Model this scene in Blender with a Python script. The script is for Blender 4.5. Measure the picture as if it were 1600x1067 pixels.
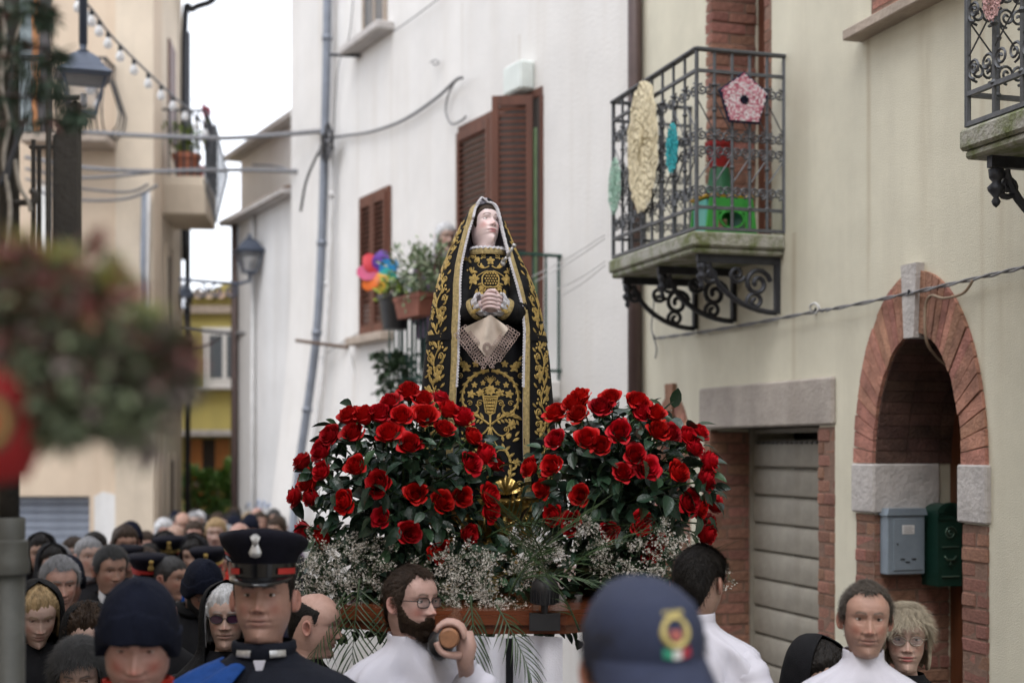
import bpy, bmesh, math, random
import numpy as np
from math import sin, cos, pi, sqrt, radians, atan2, exp
from mathutils import Vector, Matrix
random.seed(7); np.random.seed(7)
for o in list(bpy.data.objects): bpy.data.objects.remove(o)
SC = bpy.context.scene
COL = SC.collection
# ------------------------------------------------------------------ camera
F = 50.0 / 36.0 * 1600.0        # focal length in photograph pixels
ZC = 2.10                       # eye height of the photographer
HOR = 700.0                     # image row of the horizon
cam = bpy.data.cameras.new('camera'); cam.lens = 50; cam.sensor_width = 36
cam.shift_y = (HOR - 533.5) / 1600.0
cam.clip_start = 0.05; cam.clip_end = 500
cam.dof.use_dof = True; cam.dof.focus_distance = 5.15; cam.dof.aperture_fstop = 2.0
camo = bpy.data.objects.new('camera', cam); COL.objects.link(camo)
camo.location = (0, 0, ZC); camo.rotation_euler = (radians(90), 0, 0)
SC.camera = camo
# ------------------------------------------------------------------ sky, sun, exposure (overcast)
SUN_EL, SUN_AZ = radians(58), radians(200)
w = bpy.data.worlds.new('World'); SC.world = w; w.use_nodes = True
nt = w.node_tree; nt.nodes.clear()
sky = nt.nodes.new('ShaderNodeTexSky'); sky.sky_type = 'NISHITA'; sky.sun_disc = False
sky.sun_elevation = SUN_EL; sky.sun_rotation = SUN_AZ
mx = nt.nodes.new('ShaderNodeMixRGB'); mx.inputs[0].default_value = 0.86
mx.inputs[2].default_value = (9.6, 9.9, 10.6, 1)
bg = nt.nodes.new('ShaderNodeBackground'); bg.inputs[1].default_value = 0.12
wo = nt.nodes.new('ShaderNodeOutputWorld')
nt.links.new(sky.outputs[0], mx.inputs[1]); nt.links.new(mx.outputs[0], bg.inputs[0]); nt.links.new(bg.outputs[0], wo.inputs[0])
sl = bpy.data.lights.new('sun', 'SUN'); sl.energy = 0.9; sl.angle = radians(30); sl.color = (1, .97, .93)
so = bpy.data.objects.new('sun', sl); COL.objects.link(so)
so.rotation_euler = (Vector((sin(SUN_AZ)*cos(SUN_EL), cos(SUN_AZ)*cos(SUN_EL), sin(SUN_EL)))).to_track_quat('Z', 'Y').to_euler()
SC.view_settings.view_transform = 'Standard'; SC.view_settings.look = 'None'
SC.view_settings.exposure = 0.85; SC.view_settings.gamma = 1
SC.render.engine = 'CYCLES'
# ------------------------------------------------------------------ materials
MATS = {}
def pm(name, col, rough=.7, metal=0, var=.2, nscale=6, bump=0, bscale=80, col2=None, rnd=0, huev=.06, sss=0, attr=False, streak=False, spec=.5, sheen=0, stretch=None, thr=None, trans=0, fine=0):
    if name in MATS: return MATS[name]
    m = bpy.data.materials.new(name); m.use_nodes = True; t = m.node_tree; N = t.nodes; L = t.links
    b = N['Principled BSDF']
    b.inputs['Roughness'].default_value = rough; b.inputs['Metallic'].default_value = metal
    b.inputs['Specular IOR Level'].default_value = spec
    if sheen: b.inputs['Sheen Weight'].default_value = sheen
    if sss:
        b.inputs['Subsurface Weight'].default_value = sss; b.inputs['Subsurface Radius'].default_value = (.012, .004, .002); b.inputs['Subsurface Scale'].default_value = 1
    if trans: b.inputs['Transmission Weight'].default_value = trans
    tc = N.new('ShaderNodeTexCoord'); mp = N.new('ShaderNodeMapping'); L.new(tc.outputs['Object'], mp.inputs[0])
    if stretch: mp.inputs['Scale'].default_value = stretch
    n1 = N.new('ShaderNodeTexNoise'); n1.inputs['Scale'].default_value = nscale; n1.inputs['Detail'].default_value = 8; n1.inputs['Roughness'].default_value = .65
    L.new(mp.outputs[0], n1.inputs[0])
    c2 = col2 if col2 else tuple(max(0, c*(1-var)) for c in col); c1 = col if col2 else tuple(min(1, c*(1+var*.6)) for c in col)
    rp = N.new('ShaderNodeMapRange'); lo, hi = thr if thr else (.3, .7); rp.inputs[1].default_value = lo; rp.inputs[2].default_value = hi
    L.new(n1.outputs['Fac'], rp.inputs[0])
    mixc = N.new('ShaderNodeMixRGB'); mixc.inputs[1].default_value = (*c2, 1); mixc.inputs[2].default_value = (*c1, 1)
    L.new(rp.outputs[0], mixc.inputs[0]); out = mixc.outputs[0]
    if attr:
        a = N.new('ShaderNodeVertexColor'); a.layer_name = 'Col'
        mu = N.new('ShaderNodeMixRGB'); mu.blend_type = 'MULTIPLY'; mu.inputs[0].default_value = 1
        L.new(out, mu.inputs[1]); L.new(a.outputs[0], mu.inputs[2]); out = mu.outputs[0]
    if streak:          # rain streaks running down plaster
        mp2 = N.new('ShaderNodeMapping'); mp2.inputs['Scale'].default_value = (1.6, 1.6, .13); L.new(tc.outputs['Object'], mp2.inputs[0])
        n2 = N.new('ShaderNodeTexNoise'); n2.inputs['Scale'].default_value = 2.2; n2.inputs['Detail'].default_value = 7; n2.inputs['Roughness'].default_value = .7; L.new(mp2.outputs[0], n2.inputs[0])
        r2 = N.new('ShaderNodeMapRange'); r2.inputs[1].default_value = .48; r2.inputs[2].default_value = .8; r2.inputs[4].default_value = .6; L.new(n2.outputs['Fac'], r2.inputs[0])
        m2 = N.new('ShaderNodeMixRGB'); m2.inputs[2].default_value = (*streak, 1); L.new(r2.outputs[0], m2.inputs[0]); L.new(out, m2.inputs[1]); out = m2.outputs[0]
    if rnd:
        oi = N.new('ShaderNodeObjectInfo'); hs = N.new('ShaderNodeHueSaturation'); r3 = N.new('ShaderNodeMapRange')
        r3.inputs[3].default_value = 1-rnd; r3.inputs[4].default_value = 1+rnd; L.new(oi.outputs['Random'], r3.inputs[0]); L.new(r3.outputs[0], hs.inputs['Value'])
        r4 = N.new('ShaderNodeMapRange'); r4.inputs[3].default_value = .5-huev*rnd; r4.inputs[4].default_value = .5+huev*rnd
        mm = N.new('ShaderNodeMath'); mm.operation = 'FRACT'; mk = N.new('ShaderNodeMath'); mk.operation = 'MULTIPLY'; mk.inputs[1].default_value = 17.3
        L.new(oi.outputs['Random'], mk.inputs[0]); L.new(mk.outputs[0], mm.inputs[0]); L.new(mm.outputs[0], r4.inputs[0]); L.new(r4.outputs[0], hs.inputs['Hue'])
        L.new(out, hs.inputs['Color']); out = hs.outputs[0]
    L.new(out, b.inputs['Base Color'])
    if bump:
        n3 = N.new('ShaderNodeTexNoise'); n3.inputs['Scale'].default_value = bscale; n3.inputs['Detail'].default_value = 6; L.new(mp.outputs[0], n3.inputs[0])
        bp = N.new('ShaderNodeBump'); bp.inputs['Strength'].default_value = bump; bp.inputs['Distance'].default_value = .01
        L.new(n3.outputs['Fac'], bp.inputs['Height']); L.new(bp.outputs[0], b.inputs['Normal'])
        if fine:
            rr = N.new('ShaderNodeMapRange'); rr.inputs[3].default_value = max(0, rough-fine); rr.inputs[4].default_value = min(1, rough+fine); L.new(n1.outputs['Fac'], rr.inputs[0]); L.new(rr.outputs[0], b.inputs['Roughness'])
    MATS[name] = m; return m

M = dict(
 yellow=pm('yellow_plaster', (.66,.625,.50), .9, var=.13, nscale=1.6, bump=.4, bscale=150, streak=(.52,.48,.38)),
 white=pm('white_plaster', (.71,.69,.665), .9, var=.10, nscale=1.1, bump=.4, bscale=40, streak=(.60,.56,.51)),
 grey=pm('grey_plaster', (.70,.69,.68), .9, var=.14, nscale=.8, bump=.3, bscale=20, streak=(.45,.42,.38)),
 ochre=pm('ochre_plaster', (.61,.49,.37), .9, var=.14, nscale=.7, bump=.3, bscale=20, streak=(.48,.36,.26)),
 cream=pm('cream_plaster', (.66,.56,.44), .9, var=.16, nscale=.9, bump=.3, bscale=20, streak=(.45,.38,.30)),
 olive=pm('olive_plaster', (.47,.40,.13), .9, var=.16, nscale=.9, bump=.3, bscale=20, streak=(.34,.28,.11)),
 brick=pm('brick', (.39,.19,.135), .9, var=.5, nscale=9, bump=.9, bscale=60, rnd=.22),
 mortar=pm('mortar', (.22,.135,.10), .95, var=.3, nscale=30, bump=.6, bscale=90),
 stone=pm('limestone', (.50,.47,.45), .85, var=.25, nscale=9, bump=.7, bscale=45, streak=(.33,.29,.26)),
 stonebrown=pm('brown_stone', (.40,.33,.27), .85, var=.25, nscale=7, bump=.6, bscale=45),
 mossy=pm('mossy_stone', (.34,.33,.29), .9, nscale=9, bump=.9, bscale=60, col2=(.13,.15,.06), thr=(.38,.6)),
 iron=pm('wrought_iron', (.045,.047,.055), .5, .6, var=.3, nscale=20, bump=.25, bscale=60),
 irongrey=pm('painted_iron', (.10,.105,.115), .5, .3, var=.3, nscale=20, bump=.25, bscale=60),
 rooftile=pm('roof_tile', (.34,.24,.17), .9, var=.4, nscale=8, bump=.5, bscale=40, rnd=.25),
 shutterwood=pm('shutter_wood', (.115,.038,.020), .55, var=.4, nscale=12, bump=.3, bscale=40, stretch=(1,1,.15)),
 doorwood=pm('door_wood', (.13,.045,.020), .4, var=.35, nscale=10, bump=.2, bscale=40, stretch=(3,3,.2)),
 darkwood=pm('dark_wood', (.075,.025,.013), .35, var=.35, nscale=10, bump=.2, bscale=40, stretch=(.3,3,3)),
 orangewood=pm('orange_wood', (.50,.20,.06), .5, var=.3, nscale=10),
 steel=pm('shutter_steel', (.33,.305,.255), .55, .25, var=.22, nscale=7, bump=.25, bscale=25, streak=(.20,.17,.13)),
 bluesteel=pm('blue_shutter', (.26,.29,.35), .5, .2, var=.2, nscale=7),
 pipegrey=pm('grey_pipe', (.22,.24,.28), .45, .3, var=.2, nscale=8, bump=.1),
 pipebrown=pm('brown_pipe', (.085,.055,.05), .5, .2, var=.2, nscale=8),
 conduit=pm('white_conduit', (.62,.61,.60), .6, var=.15, nscale=8),
 cable=pm('cable', (.20,.20,.21), .6, var=.3, nscale=20),
 cabledark=pm('dark_cable', (.04,.04,.045), .6, var=.3, nscale=20),
 glass=pm('window_glass', (.10,.12,.14), .08, var=.1, spec=.8),
 frost=pm('lamp_glass', (.62,.63,.64), .3, var=.1),
 whitepaint=pm('white_paint', (.75,.74,.72), .45, var=.08, nscale=10),
 boxwhite=pm('meter_box', (.66,.71,.68), .5, var=.1, nscale=5),
 terracotta=pm('terracotta', (.42,.15,.085), .8, var=.25, nscale=10, bump=.2),
 blackplastic=pm('black_plastic', (.018,.018,.02), .4, var=.2, nscale=10),
 green_plastic=pm('green_plastic', (.06,.42,.07), .35, var=.08, nscale=10),
 darkgreen_plastic=pm('dark_green_plastic', (.03,.16,.07), .4, var=.1, nscale=10),
 red_plastic=pm('red_plastic', (.42,.02,.02), .4, var=.1, nscale=10),
 yellow_plastic=pm('yellow_plastic', (.75,.42,.03), .4, var=.1, nscale=10),
 asphalt=pm('street_stone', (.16,.15,.14), .85, var=.3, nscale=4, bump=.5, bscale=30),
)
def stains(m, items, col):
    """drip stains below sills and slabs: items = (x, half-width, z top, z bottom, strength) in the wall's own coordinates"""
    t = m.node_tree; N = t.nodes; L = t.links; b = N['Principled BSDF']; src = b.inputs['Base Color'].links[0].from_socket
    tc = N.new('ShaderNodeTexCoord'); sp = N.new('ShaderNodeSeparateXYZ'); L.new(tc.outputs['Object'], sp.inputs[0])
    mp = N.new('ShaderNodeMapping'); mp.inputs['Scale'].default_value = (14, 14, 1.2); L.new(tc.outputs['Object'], mp.inputs[0])
    nz = N.new('ShaderNodeTexNoise'); nz.inputs['Scale'].default_value = 1; nz.inputs['Detail'].default_value = 6; L.new(mp.outputs[0], nz.inputs[0])
    def mth(op, a, b_=None):
        n = N.new('ShaderNodeMath'); n.operation = op
        for i, v in enumerate((a, b_)):
            if v is None: continue
            if isinstance(v, (int, float)): n.inputs[i].default_value = v
            else: L.new(v, n.inputs[i])
        return n.outputs[0]
    def rng(v, a, b_, c, d):
        n = N.new('ShaderNodeMapRange'); n.interpolation_type = 'SMOOTHSTEP'; L.new(v, n.inputs[0])
        for i, q in enumerate((a, b_, c, d)): n.inputs[i+1].default_value = q
        return n.outputs[0]
    tot = None
    for x, hw, zt, zb, k in items:
        dx = mth('ABSOLUTE', mth('SUBTRACT', sp.outputs['X'], x)); a = rng(dx, 0, hw, 1, 0); v = mth('MULTIPLY', rng(sp.outputs['Z'], zb, zt, 0, 1), mth('LESS_THAN', sp.outputs['Z'], zt))
        q = mth('MULTIPLY', mth('MULTIPLY', a, v), mth('MULTIPLY', rng(nz.outputs['Fac'], .3, .65, .2, 1), k)); tot = q if tot is None else mth('MAXIMUM', tot, q)
    mx_ = N.new('ShaderNodeMixRGB'); mx_.inputs[2].default_value = (*col, 1); L.new(tot, mx_.inputs[0]); L.new(src, mx_.inputs[1]); L.new(mx_.outputs[0], b.inputs['Base Color'])
# ------------------------------------------------------------------ mesh building
WM = {}
def thing(name, label, cat, group=None, mat=None, kind=None):
    o = bpy.data.objects.new(name, None); COL.objects.link(o); o.empty_display_size = .1
    m = mat if mat is not None else Matrix.Identity(4)
    o.matrix_world = m; WM[o] = m.copy()
    if label: o['label'] = label
    if cat: o['category'] = cat
    if group: o['group'] = group
    if kind: o['kind'] = kind
    return o
def T(x, y, z, rz=0): return Matrix.Translation((x, y, z)) @ Matrix.Rotation(rz, 4, 'Z')
def link(name, me, parent=None, mat=None, label=None, cat=None, group=None, kind=None):
    """mat: matrix relative to the parent (or world)."""
    o = bpy.data.objects.new(name, me); COL.objects.link(o)
    m = mat if mat is not None else Matrix.Identity(4)
    if parent is not None: o.parent = parent
    o.matrix_local = m
    if label: o['label'] = label
    if cat: o['category'] = cat
    if group: o['group'] = group
    if kind: o['kind'] = kind
    return o
class MB:
    def __init__(s): s.v = []; s.f = []; s.mi = []; s.c = None
    def add(s, vs, fs, mi=0):
        o = len(s.v); s.v.extend([tuple(p) for p in vs]); s.f.extend([tuple(i+o for i in f) for f in fs]); s.mi.extend([mi]*len(fs)); return s
    def box(s, x0, x1, y0, y1, z0, z1, mi=0):
        return s.add([(x0,y0,z0),(x1,y0,z0),(x1,y1,z0),(x0,y1,z0),(x0,y0,z1),(x1,y0,z1),(x1,y1,z1),(x0,y1,z1)],
              [(0,3,2,1),(4,5,6,7),(0,1,5,4),(1,2,6,5),(2,3,7,6),(3,0,4,7)], mi)
    def bbox(s, x0, x1, y0, y1, z0, z1, b=.006, mi=0):
        """box with chamfered edges"""
        b = min(b, (x1-x0)*.45, (y1-y0)*.45, (z1-z0)*.45)
        vs = []; idx = {}
        cx = (x0, x1); cy = (y0, y1); cz = (z0, z1); sg = (1, -1)
        for i in (0,1):
            for j in (0,1):
                for k in (0,1):
                    for ax in range(3):
                        p = [cx[i]+sg[i]*b, cy[j]+sg[j]*b, cz[k]+sg[k]*b]; p[ax] = (cx,cy,cz)[ax][(i,j,k)[ax]]
                        idx[(i,j,k,ax)] = len(vs); vs.append(p)
        fs = []
        for k in (0,1):
            fs.append([idx[(0,0,k,2)],idx[(1,0,k,2)],idx[(1,1,k,2)],idx[(0,1,k,2)]])
            fs.append([idx[(k,0,0,0)],idx[(k,1,0,0)],idx[(k,1,1,0)],idx[(k,0,1,0)]])
            fs.append([idx[(0,k,0,1)],idx[(1,k,0,1)],idx[(1,k,1,1)],idx[(0,k,1,1)]])
        for i in (0,1):
            for j in (0,1):
                fs.append([idx[(i,j,0,0)],idx[(i,j,1,0)],idx[(i,j,1,1)],idx[(i,j,0,1)]])
                fs.append([idx[(i,0,j,0)],idx[(i,1,j,0)],idx[(i,1,j,2)],idx[(i,0,j,2)]])
                fs.append([idx[(0,i,j,1)],idx[(1,i,j,1)],idx[(1,i,j,2)],idx[(0,i,j,2)]])
        for i in (0,1):
            for j in (0,1):
                for k in (0,1): fs.append([idx[(i,j,k,0)],idx[(i,j,k,1)],idx[(i,j,k,2)]])
        return s.add(vs, fs, mi)
    def loft(s, rings, closed=True, cap=True, mi=0):
        n = len(rings[0]); o = []
        for r in rings: o += list(r)
        fs = []
        for i in range(len(rings)-1):
            for j in range(n if closed else n-1):
                a = i*n+j; b = i*n+(j+1) % n; fs.append((a, b, b+n, a+n))
        if cap and closed:
            fs.append(tuple(range(n-1, -1, -1))); fs.append(tuple((len(rings)-1)*n+j for j in range(n)))
        return s.add(o, fs, mi)
    def tube(s, pts, r, n=6, mi=0, cap=True, flat=1):
        pts = [Vector(p) for p in pts]; k = len(pts); rs = r if hasattr(r, '__len__') else [r]*k
        rings = []; up = None
        for i, p in enumerate(pts):
            t = (pts[min(i+1, k-1)]-pts[max(i-1, 0)])
            if t.length < 1e-9: t = Vector((0,0,1))
            t.normalize()
            if up is None:
                up = Vector((0,0,1)) if abs(t.z) < .9 else Vector((1,0,0))
            side = t.cross(up)
            if side.length < 1e-6: side = t.orthogonal()
            side.normalize(); up = side.cross(t)
            rings.append([p+(side*cos(a)+up*sin(a)*flat)*rs[i] for a in [2*pi*j/n for j in range(n)]])
        return s.loft(rings, True, cap, mi)
    def lathe(s, prof, n=16, mi=0, c=(0,0,0), sx=1, sy=1, cap=False, a0=0, a1=2*pi):
        full = abs(a1-a0-2*pi) < 1e-6
        rings = [[(c[0]+r*cos(a)*sx, c[1]+r*sin(a)*sy, c[2]+z) for a in [a0+(a1-a0)*j/(n if full else n-1) for j in range(n)]] for r, z in prof]
        return s.loft(rings, full, cap, mi)
    def prism(s, poly, y0, y1, mi=0):
        """polygon in x,z extruded along y"""
        n = len(poly); vs = [(x, y0, z) for x, z in poly]+[(x, y1, z) for x, z in poly]
        fs = [tuple(range(n)), tuple(range(2*n-1, n-1, -1))]+[(j, j+n, (j+1) % n+n, (j+1) % n) for j in range(n)]
        return s.add(vs, fs, mi)
    def mesh(s, mats, smooth=False, angle=None, cols=None):
        me = bpy.data.meshes.new('mesh'); me.from_pydata(s.v, [], s.f)
        for m in (mats if isinstance(mats, (list, tuple)) else [mats]): me.materials.append(m)
        if any(s.mi): me.polygons.foreach_set('material_index', s.mi)
        bm = bmesh.new(); bm.from_mesh(me); bmesh.ops.recalc_face_normals(bm, faces=bm.faces); bm.to_mesh(me); bm.free()
        if smooth:
            me.polygons.foreach_set('use_smooth', [True]*len(me.polygons))
            if angle: 
                try: me.set_sharp_from_angle(angle=radians(angle))
                except Exception: pass
        if cols is not None:
            ca = me.color_attributes.new('Col', 'FLOAT_COLOR', 'POINT'); ca.data.foreach_set('color', np.array([(*c[:3], 1) for c in cols], dtype=np.float32).ravel())
        me.update(); return me
    def build(s, name, mats, parent=None, smooth=False, mat=None, angle=None, cols=None, **k):
        return link(name, s.mesh(mats, smooth, angle, cols), parent, mat, **k)
def frame(C, e):
    """wall frame: x along the wall (to the right seen from the street), y into the wall, z up"""
    e = Vector((e[0], e[1], 0)).normalized(); y = Vector((-e.y, e.x, 0))
    return Matrix(((e.x, y.x, 0, C[0]), (e.y, y.y, 0, C[1]), (0, 0, 1, 0), (0, 0, 0, 1)))
class Fr:
    def __init__(s, C, e): s.m = frame(C, e); s.C = Vector((C[0], C[1])); s.e = Vector(e).normalized(); s.n = Vector((s.e.y, -s.e.x))   # n points to the street
    def a(s, px, b=0):
        u = (px-800)/F; C = s.C+s.n*b; return (u*C.y-C.x)/(s.e.x-u*s.e.y)
    def Y(s, px, b=0): C = s.C+s.n*b; return C.y+s.e.y*s.a(px, b)
    def z(s, px, py, b=0): return ZC+(HOR-py)*s.Y(px, b)/F
    def p(s, px, py, b=0): return Vector((s.a(px, b), -b, s.z(px, py, b)))
    def w(s, px, py, b=0): return s.m @ s.p(px, py, b)
def P(px, py, Y): return Vector(((px-800)/F*Y, Y, ZC+(HOR-py)*Y/F))
def ground(Y): return 0 if Y < 5 else max(-.75, -.03*(Y-5))
def boolean_cut(mb, cutters, mats):
    o = link('tmp', mb.mesh(mats)); cs = []
    for c in cutters:
        k = link('cut', c.mesh(mats)); cs.append(k); md = o.modifiers.new('b', 'BOOLEAN'); md.operation = 'DIFFERENCE'; md.object = k; md.solver = 'EXACT'
    dg = bpy.context.evaluated_depsgraph_get(); dg.update()
    me = bpy.data.meshes.new_from_object(o.evaluated_get(dg))
    for k in cs+[o]: bpy.data.objects.remove(k)
    return me
def curve(pts, n=8):
    """Catmull-Rom through points"""
    pts = [Vector(p) for p in pts]; out = []
    for i in range(len(pts)-1):
        a = pts[max(i-1, 0)]; b = pts[i]; c = pts[i+1]; d = pts[min(i+2, len(pts)-1)]
        for k in range(n):
            t = k/n; out.append(.5*((2*b)+(c-a)*t+(2*a-5*b+4*c-d)*t*t+(3*b-a-3*c+d)*t**3))
    out.append(pts[-1]); return out
def spiral(cx, cz, r0, a0, turns, shrink=.12, n=22, y=0):
    """scroll in the x,z plane starting at radius r0, angle a0"""
    return [Vector((cx+r0*(1-(1-shrink)*k/n)*cos(a0+turns*2*pi*k/n), y, cz+r0*(1-(1-shrink)*k/n)*sin(a0+turns*2*pi*k/n))) for k in range(n+1)]
def ss(a, b, x): 
    t = min(1, max(0, (x-a)/(b-a))); return t*t*(3-2*t)
# ------------------------------------------------------------------ street
def street():
    mb = MB(); ys = [-30, 0, 5, 10, 15, 20, 25, 30, 60, 300]
    rings = [[(-120, y, ground(y)), (120, y, ground(y))] for y in ys]
    mb.loft(rings, closed=False, cap=False); o = mb.build('street', M['asphalt']); o['kind'] = 'structure'
street()
# ------------------------------------------------------------------ bricks
def brick_meshes(n=4):
    out = []
    for k in range(n):
        mb = MB().bbox(-.5, .5, -.5, .5, -.5, .5, .07)
        mb.v = [(x+random.uniform(-.035, .035), y+random.uniform(-.03, .03), z+random.uniform(-.06, .06)) for x, y, z in mb.v]
        out.append(mb.mesh(M['brick']))
    return out
BRK = brick_meshes()
def bricks(parent, face, c0, c1, z0, z1, plane, L=.24, H=.06, J=.009, D=.09, skip=.0):
    """courses of bricks. face 'x': the wall's street face (long side along x), plane = y of the face
       face 'r': a reveal turned to +x, long side along y, plane = x of the face"""
    z = z0; i = 0
    bk = MB().box(c0+.003, c1-.003, plane+.004, plane+.06, z0, z1) if face == 'x' else MB().box(plane-.06, plane-.004, c0+.003, c1-.003, z0, z1)
    bk.build('mortar_bed', M['mortar'], parent)
    while z < z1-.02:
        h = min(H, z1-z); c = c0; off = 0 if i % 2 else L*.5
        first = True
        while c < c1-.01:
            l = L-(off if first else 0); first = False
            l = min(l, c1-c)
            if l > .03:
                j = random.uniform(-.004, .006)
                m = Matrix.Rotation(random.uniform(-.012, .012), 4, 'Y')
                if face == 'x': mat = Matrix.Translation((c+l/2, plane+D/2+j, z+h/2)) @ m @ Matrix.Diagonal((l, D, h, 1))
                else: mat = Matrix.Translation((plane-D/2+j, c+l/2, z+h/2)) @ m @ Matrix.Diagonal((D, l, h, 1))
                link('brick', random.choice(BRK), parent, mat)
            c += l+J
        z += h+J; i += 1
# ------------------------------------------------------------------ yellow house on the right
R = Fr((.927, 10.3), (.306, -1))
house = thing('yellow_house', 'pale yellow plastered house with brick arched doorway and garage beside it', 'house', mat=R.m)
gx0, gx1 = R.a(1110), R.a(1280); gz = 2.225
ax0, ax1 = R.a(1368), R.a(1507); aox0, aox1 = R.a(1339), R.a(1546); acx = (ax0+ax1)/2
zs = 2.02; zi = R.z(1433, 520); zo = R.z(1433, 424)
bx0, bx1 = R.a(1112), R.a(1196); slab_top = R.z(1075, 361, .6)
def arch_poly(cx, hw, z0, zsp, h, n=24): 
    return [(cx-hw, z0), (cx+hw, z0)]+[(cx+hw*cos(pi*k/n), zsp+h*sin(pi*k/n)) for k in range(n+1)]
SOFFIT_SHADE = pm('shaded_soffit_brick', (.10,.055,.042), .9, var=.5, nscale=9, bump=.9, bscale=60, rnd=.2)  # soffit bricks coloured darker to paint in the shade inside the arch
def yellow_wall():
    W = MB().box(-.02, 11, 0, .6, -.3, 8.5)
    cuts = [MB().box(gx0, gx1, -.2, .8, -.4, gz), MB().prism(arch_poly(acx, (ax1-ax0)/2, -.4, zs, zi-zs), -.2, .8),
            MB().box(bx0, bx1, -.2, .8, slab_top, slab_top+2.3)]
    wx0, wx1 = R.a(1372), R.a(1372)+1.05
    cuts.append(MB().box(wx0, wx1, -.2, .8, R.z(1356, 45), R.z(1356, 45)+1.5))
    sx0, sx1 = R.a(1036), R.a(1066)
    cuts.append(MB().prism(arch_poly((sx0+sx1)/2, (sx1-sx0)/2, -.4, 2.05, .3), -.2, .8))
    link('wall', boolean_cut(W, cuts, M['yellow']), house)
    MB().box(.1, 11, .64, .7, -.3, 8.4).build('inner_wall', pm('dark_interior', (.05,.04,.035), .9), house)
    # garage
    bricks(house, 'r', -.004, .31, 0, gz-.02, gx0+.006)
    bricks(house, 'x', gx1-.004, R.a(1305), 0, gz-.01, -.006, L=.12)
    bricks(house, 'x', R.a(1100), gx0+.005, 0, gz-.01, -.007, L=.11)
    lt = MB().bbox(R.a(1097), R.a(1306), -.025, .33, gz, gz+.262, .012); lt.build('lintel', pm('lintel_stone', (.40,.355,.315), .9, var=.25, nscale=5, bump=.7, bscale=60, streak=(.27,.23,.19)), house)
    sh = MB().box(gx0-.02, gx0+.03, .27, .34, 0, gz).box(gx1-.03, gx1+.02, .27, .34, 0, gz).box(gx0, gx1, .30, .36, gz-.03, gz+.02)
    shutter = sh.build('roller_shutter', M['steel'], house)
    z = .02; n = 0
    prof = [(-.000, 0), (-.016, .012), (-.020, .06), (-.016, .152), (-.008, .166), (.004, .172)]
    slat = MB().loft([[(x, .31+y, zz) for y, zz in prof] for x in (gx0+.01, gx1-.01)], closed=False, cap=False).mesh(M['steel'], True, 40)
    while z+.175 < gz+.02:
        link('slat', slat, shutter, Matrix.Translation((0, random.uniform(-.002, .002), z))); z += .178
    sg = MB()
    for k in range(24): sg.box(gx0+.08+k*.062, gx0+.115+k*.062, .286, .30, gz-.10, gz-.085); 
    sg.build('vent_slot', M['blackplastic'], shutter)
    # arched doorway
    hw0, hw1 = (ax1-ax0)/2, (aox1-aox0)/2; n = 34
    for k in range(n):
        t0, t1 = pi*(k+.05)/n, pi*(k+.95)/n
        if abs((t0+t1)/2-pi/2) < .13: continue
        h0, h1 = zi-zs, zo-zs
        poly = [(acx+hw0*cos(t0), zs+h0*sin(t0)), (acx+hw1*cos(t0), zs+h1*sin(t0)), (acx+hw1*cos(t1), zs+h1*sin(t1)), (acx+hw0*cos(t1), zs+h0*sin(t1))]
        MB().prism(poly, -.018+random.uniform(-.004, .004), .012+.0).build('brick', M['brick'], house)
    n2 = 30
    for k in range(n2):
        t0, t1 = pi*(k+.04)/n2, pi*(k+.96)/n2; h0 = zi-zs
        poly = [(acx+(hw0-.012)*cos(t0), zs+(h0-.012)*sin(t0)), (acx+(hw0+.01)*cos(t0), zs+(h0+.01)*sin(t0)), (acx+(hw0+.01)*cos(t1), zs+(h0+.01)*sin(t1)), (acx+(hw0-.012)*cos(t1), zs+(h0-.012)*sin(t1))]
        for (y0, y1) in ((.0, .17), (.18, .36), (.37, .46)): MB().prism(poly, y0, y1).build('brick', SOFFIT_SHADE, house)
    mr = MB(); rr = [[(acx+(hw0-.006)*cos(pi*k/40), y, zs+(zi-zs-.006)*sin(pi*k/40)) for k in range(41)] for y in (.004, .455)]; mr.loft(rr, False, False).build('mortar_bed', SOFFIT_SHADE, house)
    kw0, kw1 = .042, .068
    MB().prism([(acx-kw0-.01, zi-.025), (acx+kw0-.01, zi-.025), (acx+kw1-.01, zo+.035), (acx-kw1-.01, zo+.035)], -.045, .2).build('keystone', M['stone'], house)
    MB().bbox(aox0-.012, ax0+.03, -.03, .36, zs-.25, zs, .008).build('impost', M['stone'], house)
    MB().bbox(ax1-.02, aox1+.012, -.03, .30, zs-.26, zs+.005, .008).build('impost', M['stone'], house)
    bricks(house, 'r', .0, .43, 0, zs-.26, ax0+.008, H=.06)
    bricks(house, 'x', aox0+.004, ax0+.004, 0, zs-.26, -.012, L=.2, H=.06)
    bricks(house, 'x', ax1-.004, aox1-.002, 0, zs-.27, -.012, L=.2, H=.06)
    door = MB().box(ax0-.02, ax1+.02, .44, .49, 0, zi+.02)
    d = door.build('door', M['doorwood'], house)
    dp = MB()
    for z0, z1 in ((.15, .85), (.98, 1.62), (1.75, 2.15)): 
        dp.bbox(ax0+.42, ax1-.09, .425, .442, z0, z1, .02)
    dp.build('door_panel', M['doorwood'], d)
    # balcony door beyond the balcony
    bricks(house, 'r', -.004, .31, slab_top, slab_top+2.3, bx0+.006)
    bricks(house, 'x', bx1-.004, R.a(1206), slab_top, slab_top+2.3, -.006, L=.12)
    bd = MB().box(bx0-.03, bx1+.03, .33, .38, slab_top, slab_top+2.3)
    bd.build('balcony_door', M['shutterwood'], house)
    MB().box(bx1-.05, bx1+.004, .02, .3, slab_top, slab_top+2.28).build('shutter', M['shutterwood'], house)
    # upper window over the arch with stone sill
    sz = R.z(1356, 45)
    MB().bbox(R.a(1345), R.a(1345)+1.35, -.11, .1, sz-.055, sz, .006).build('window_sill', M['stonebrown'], house)
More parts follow.
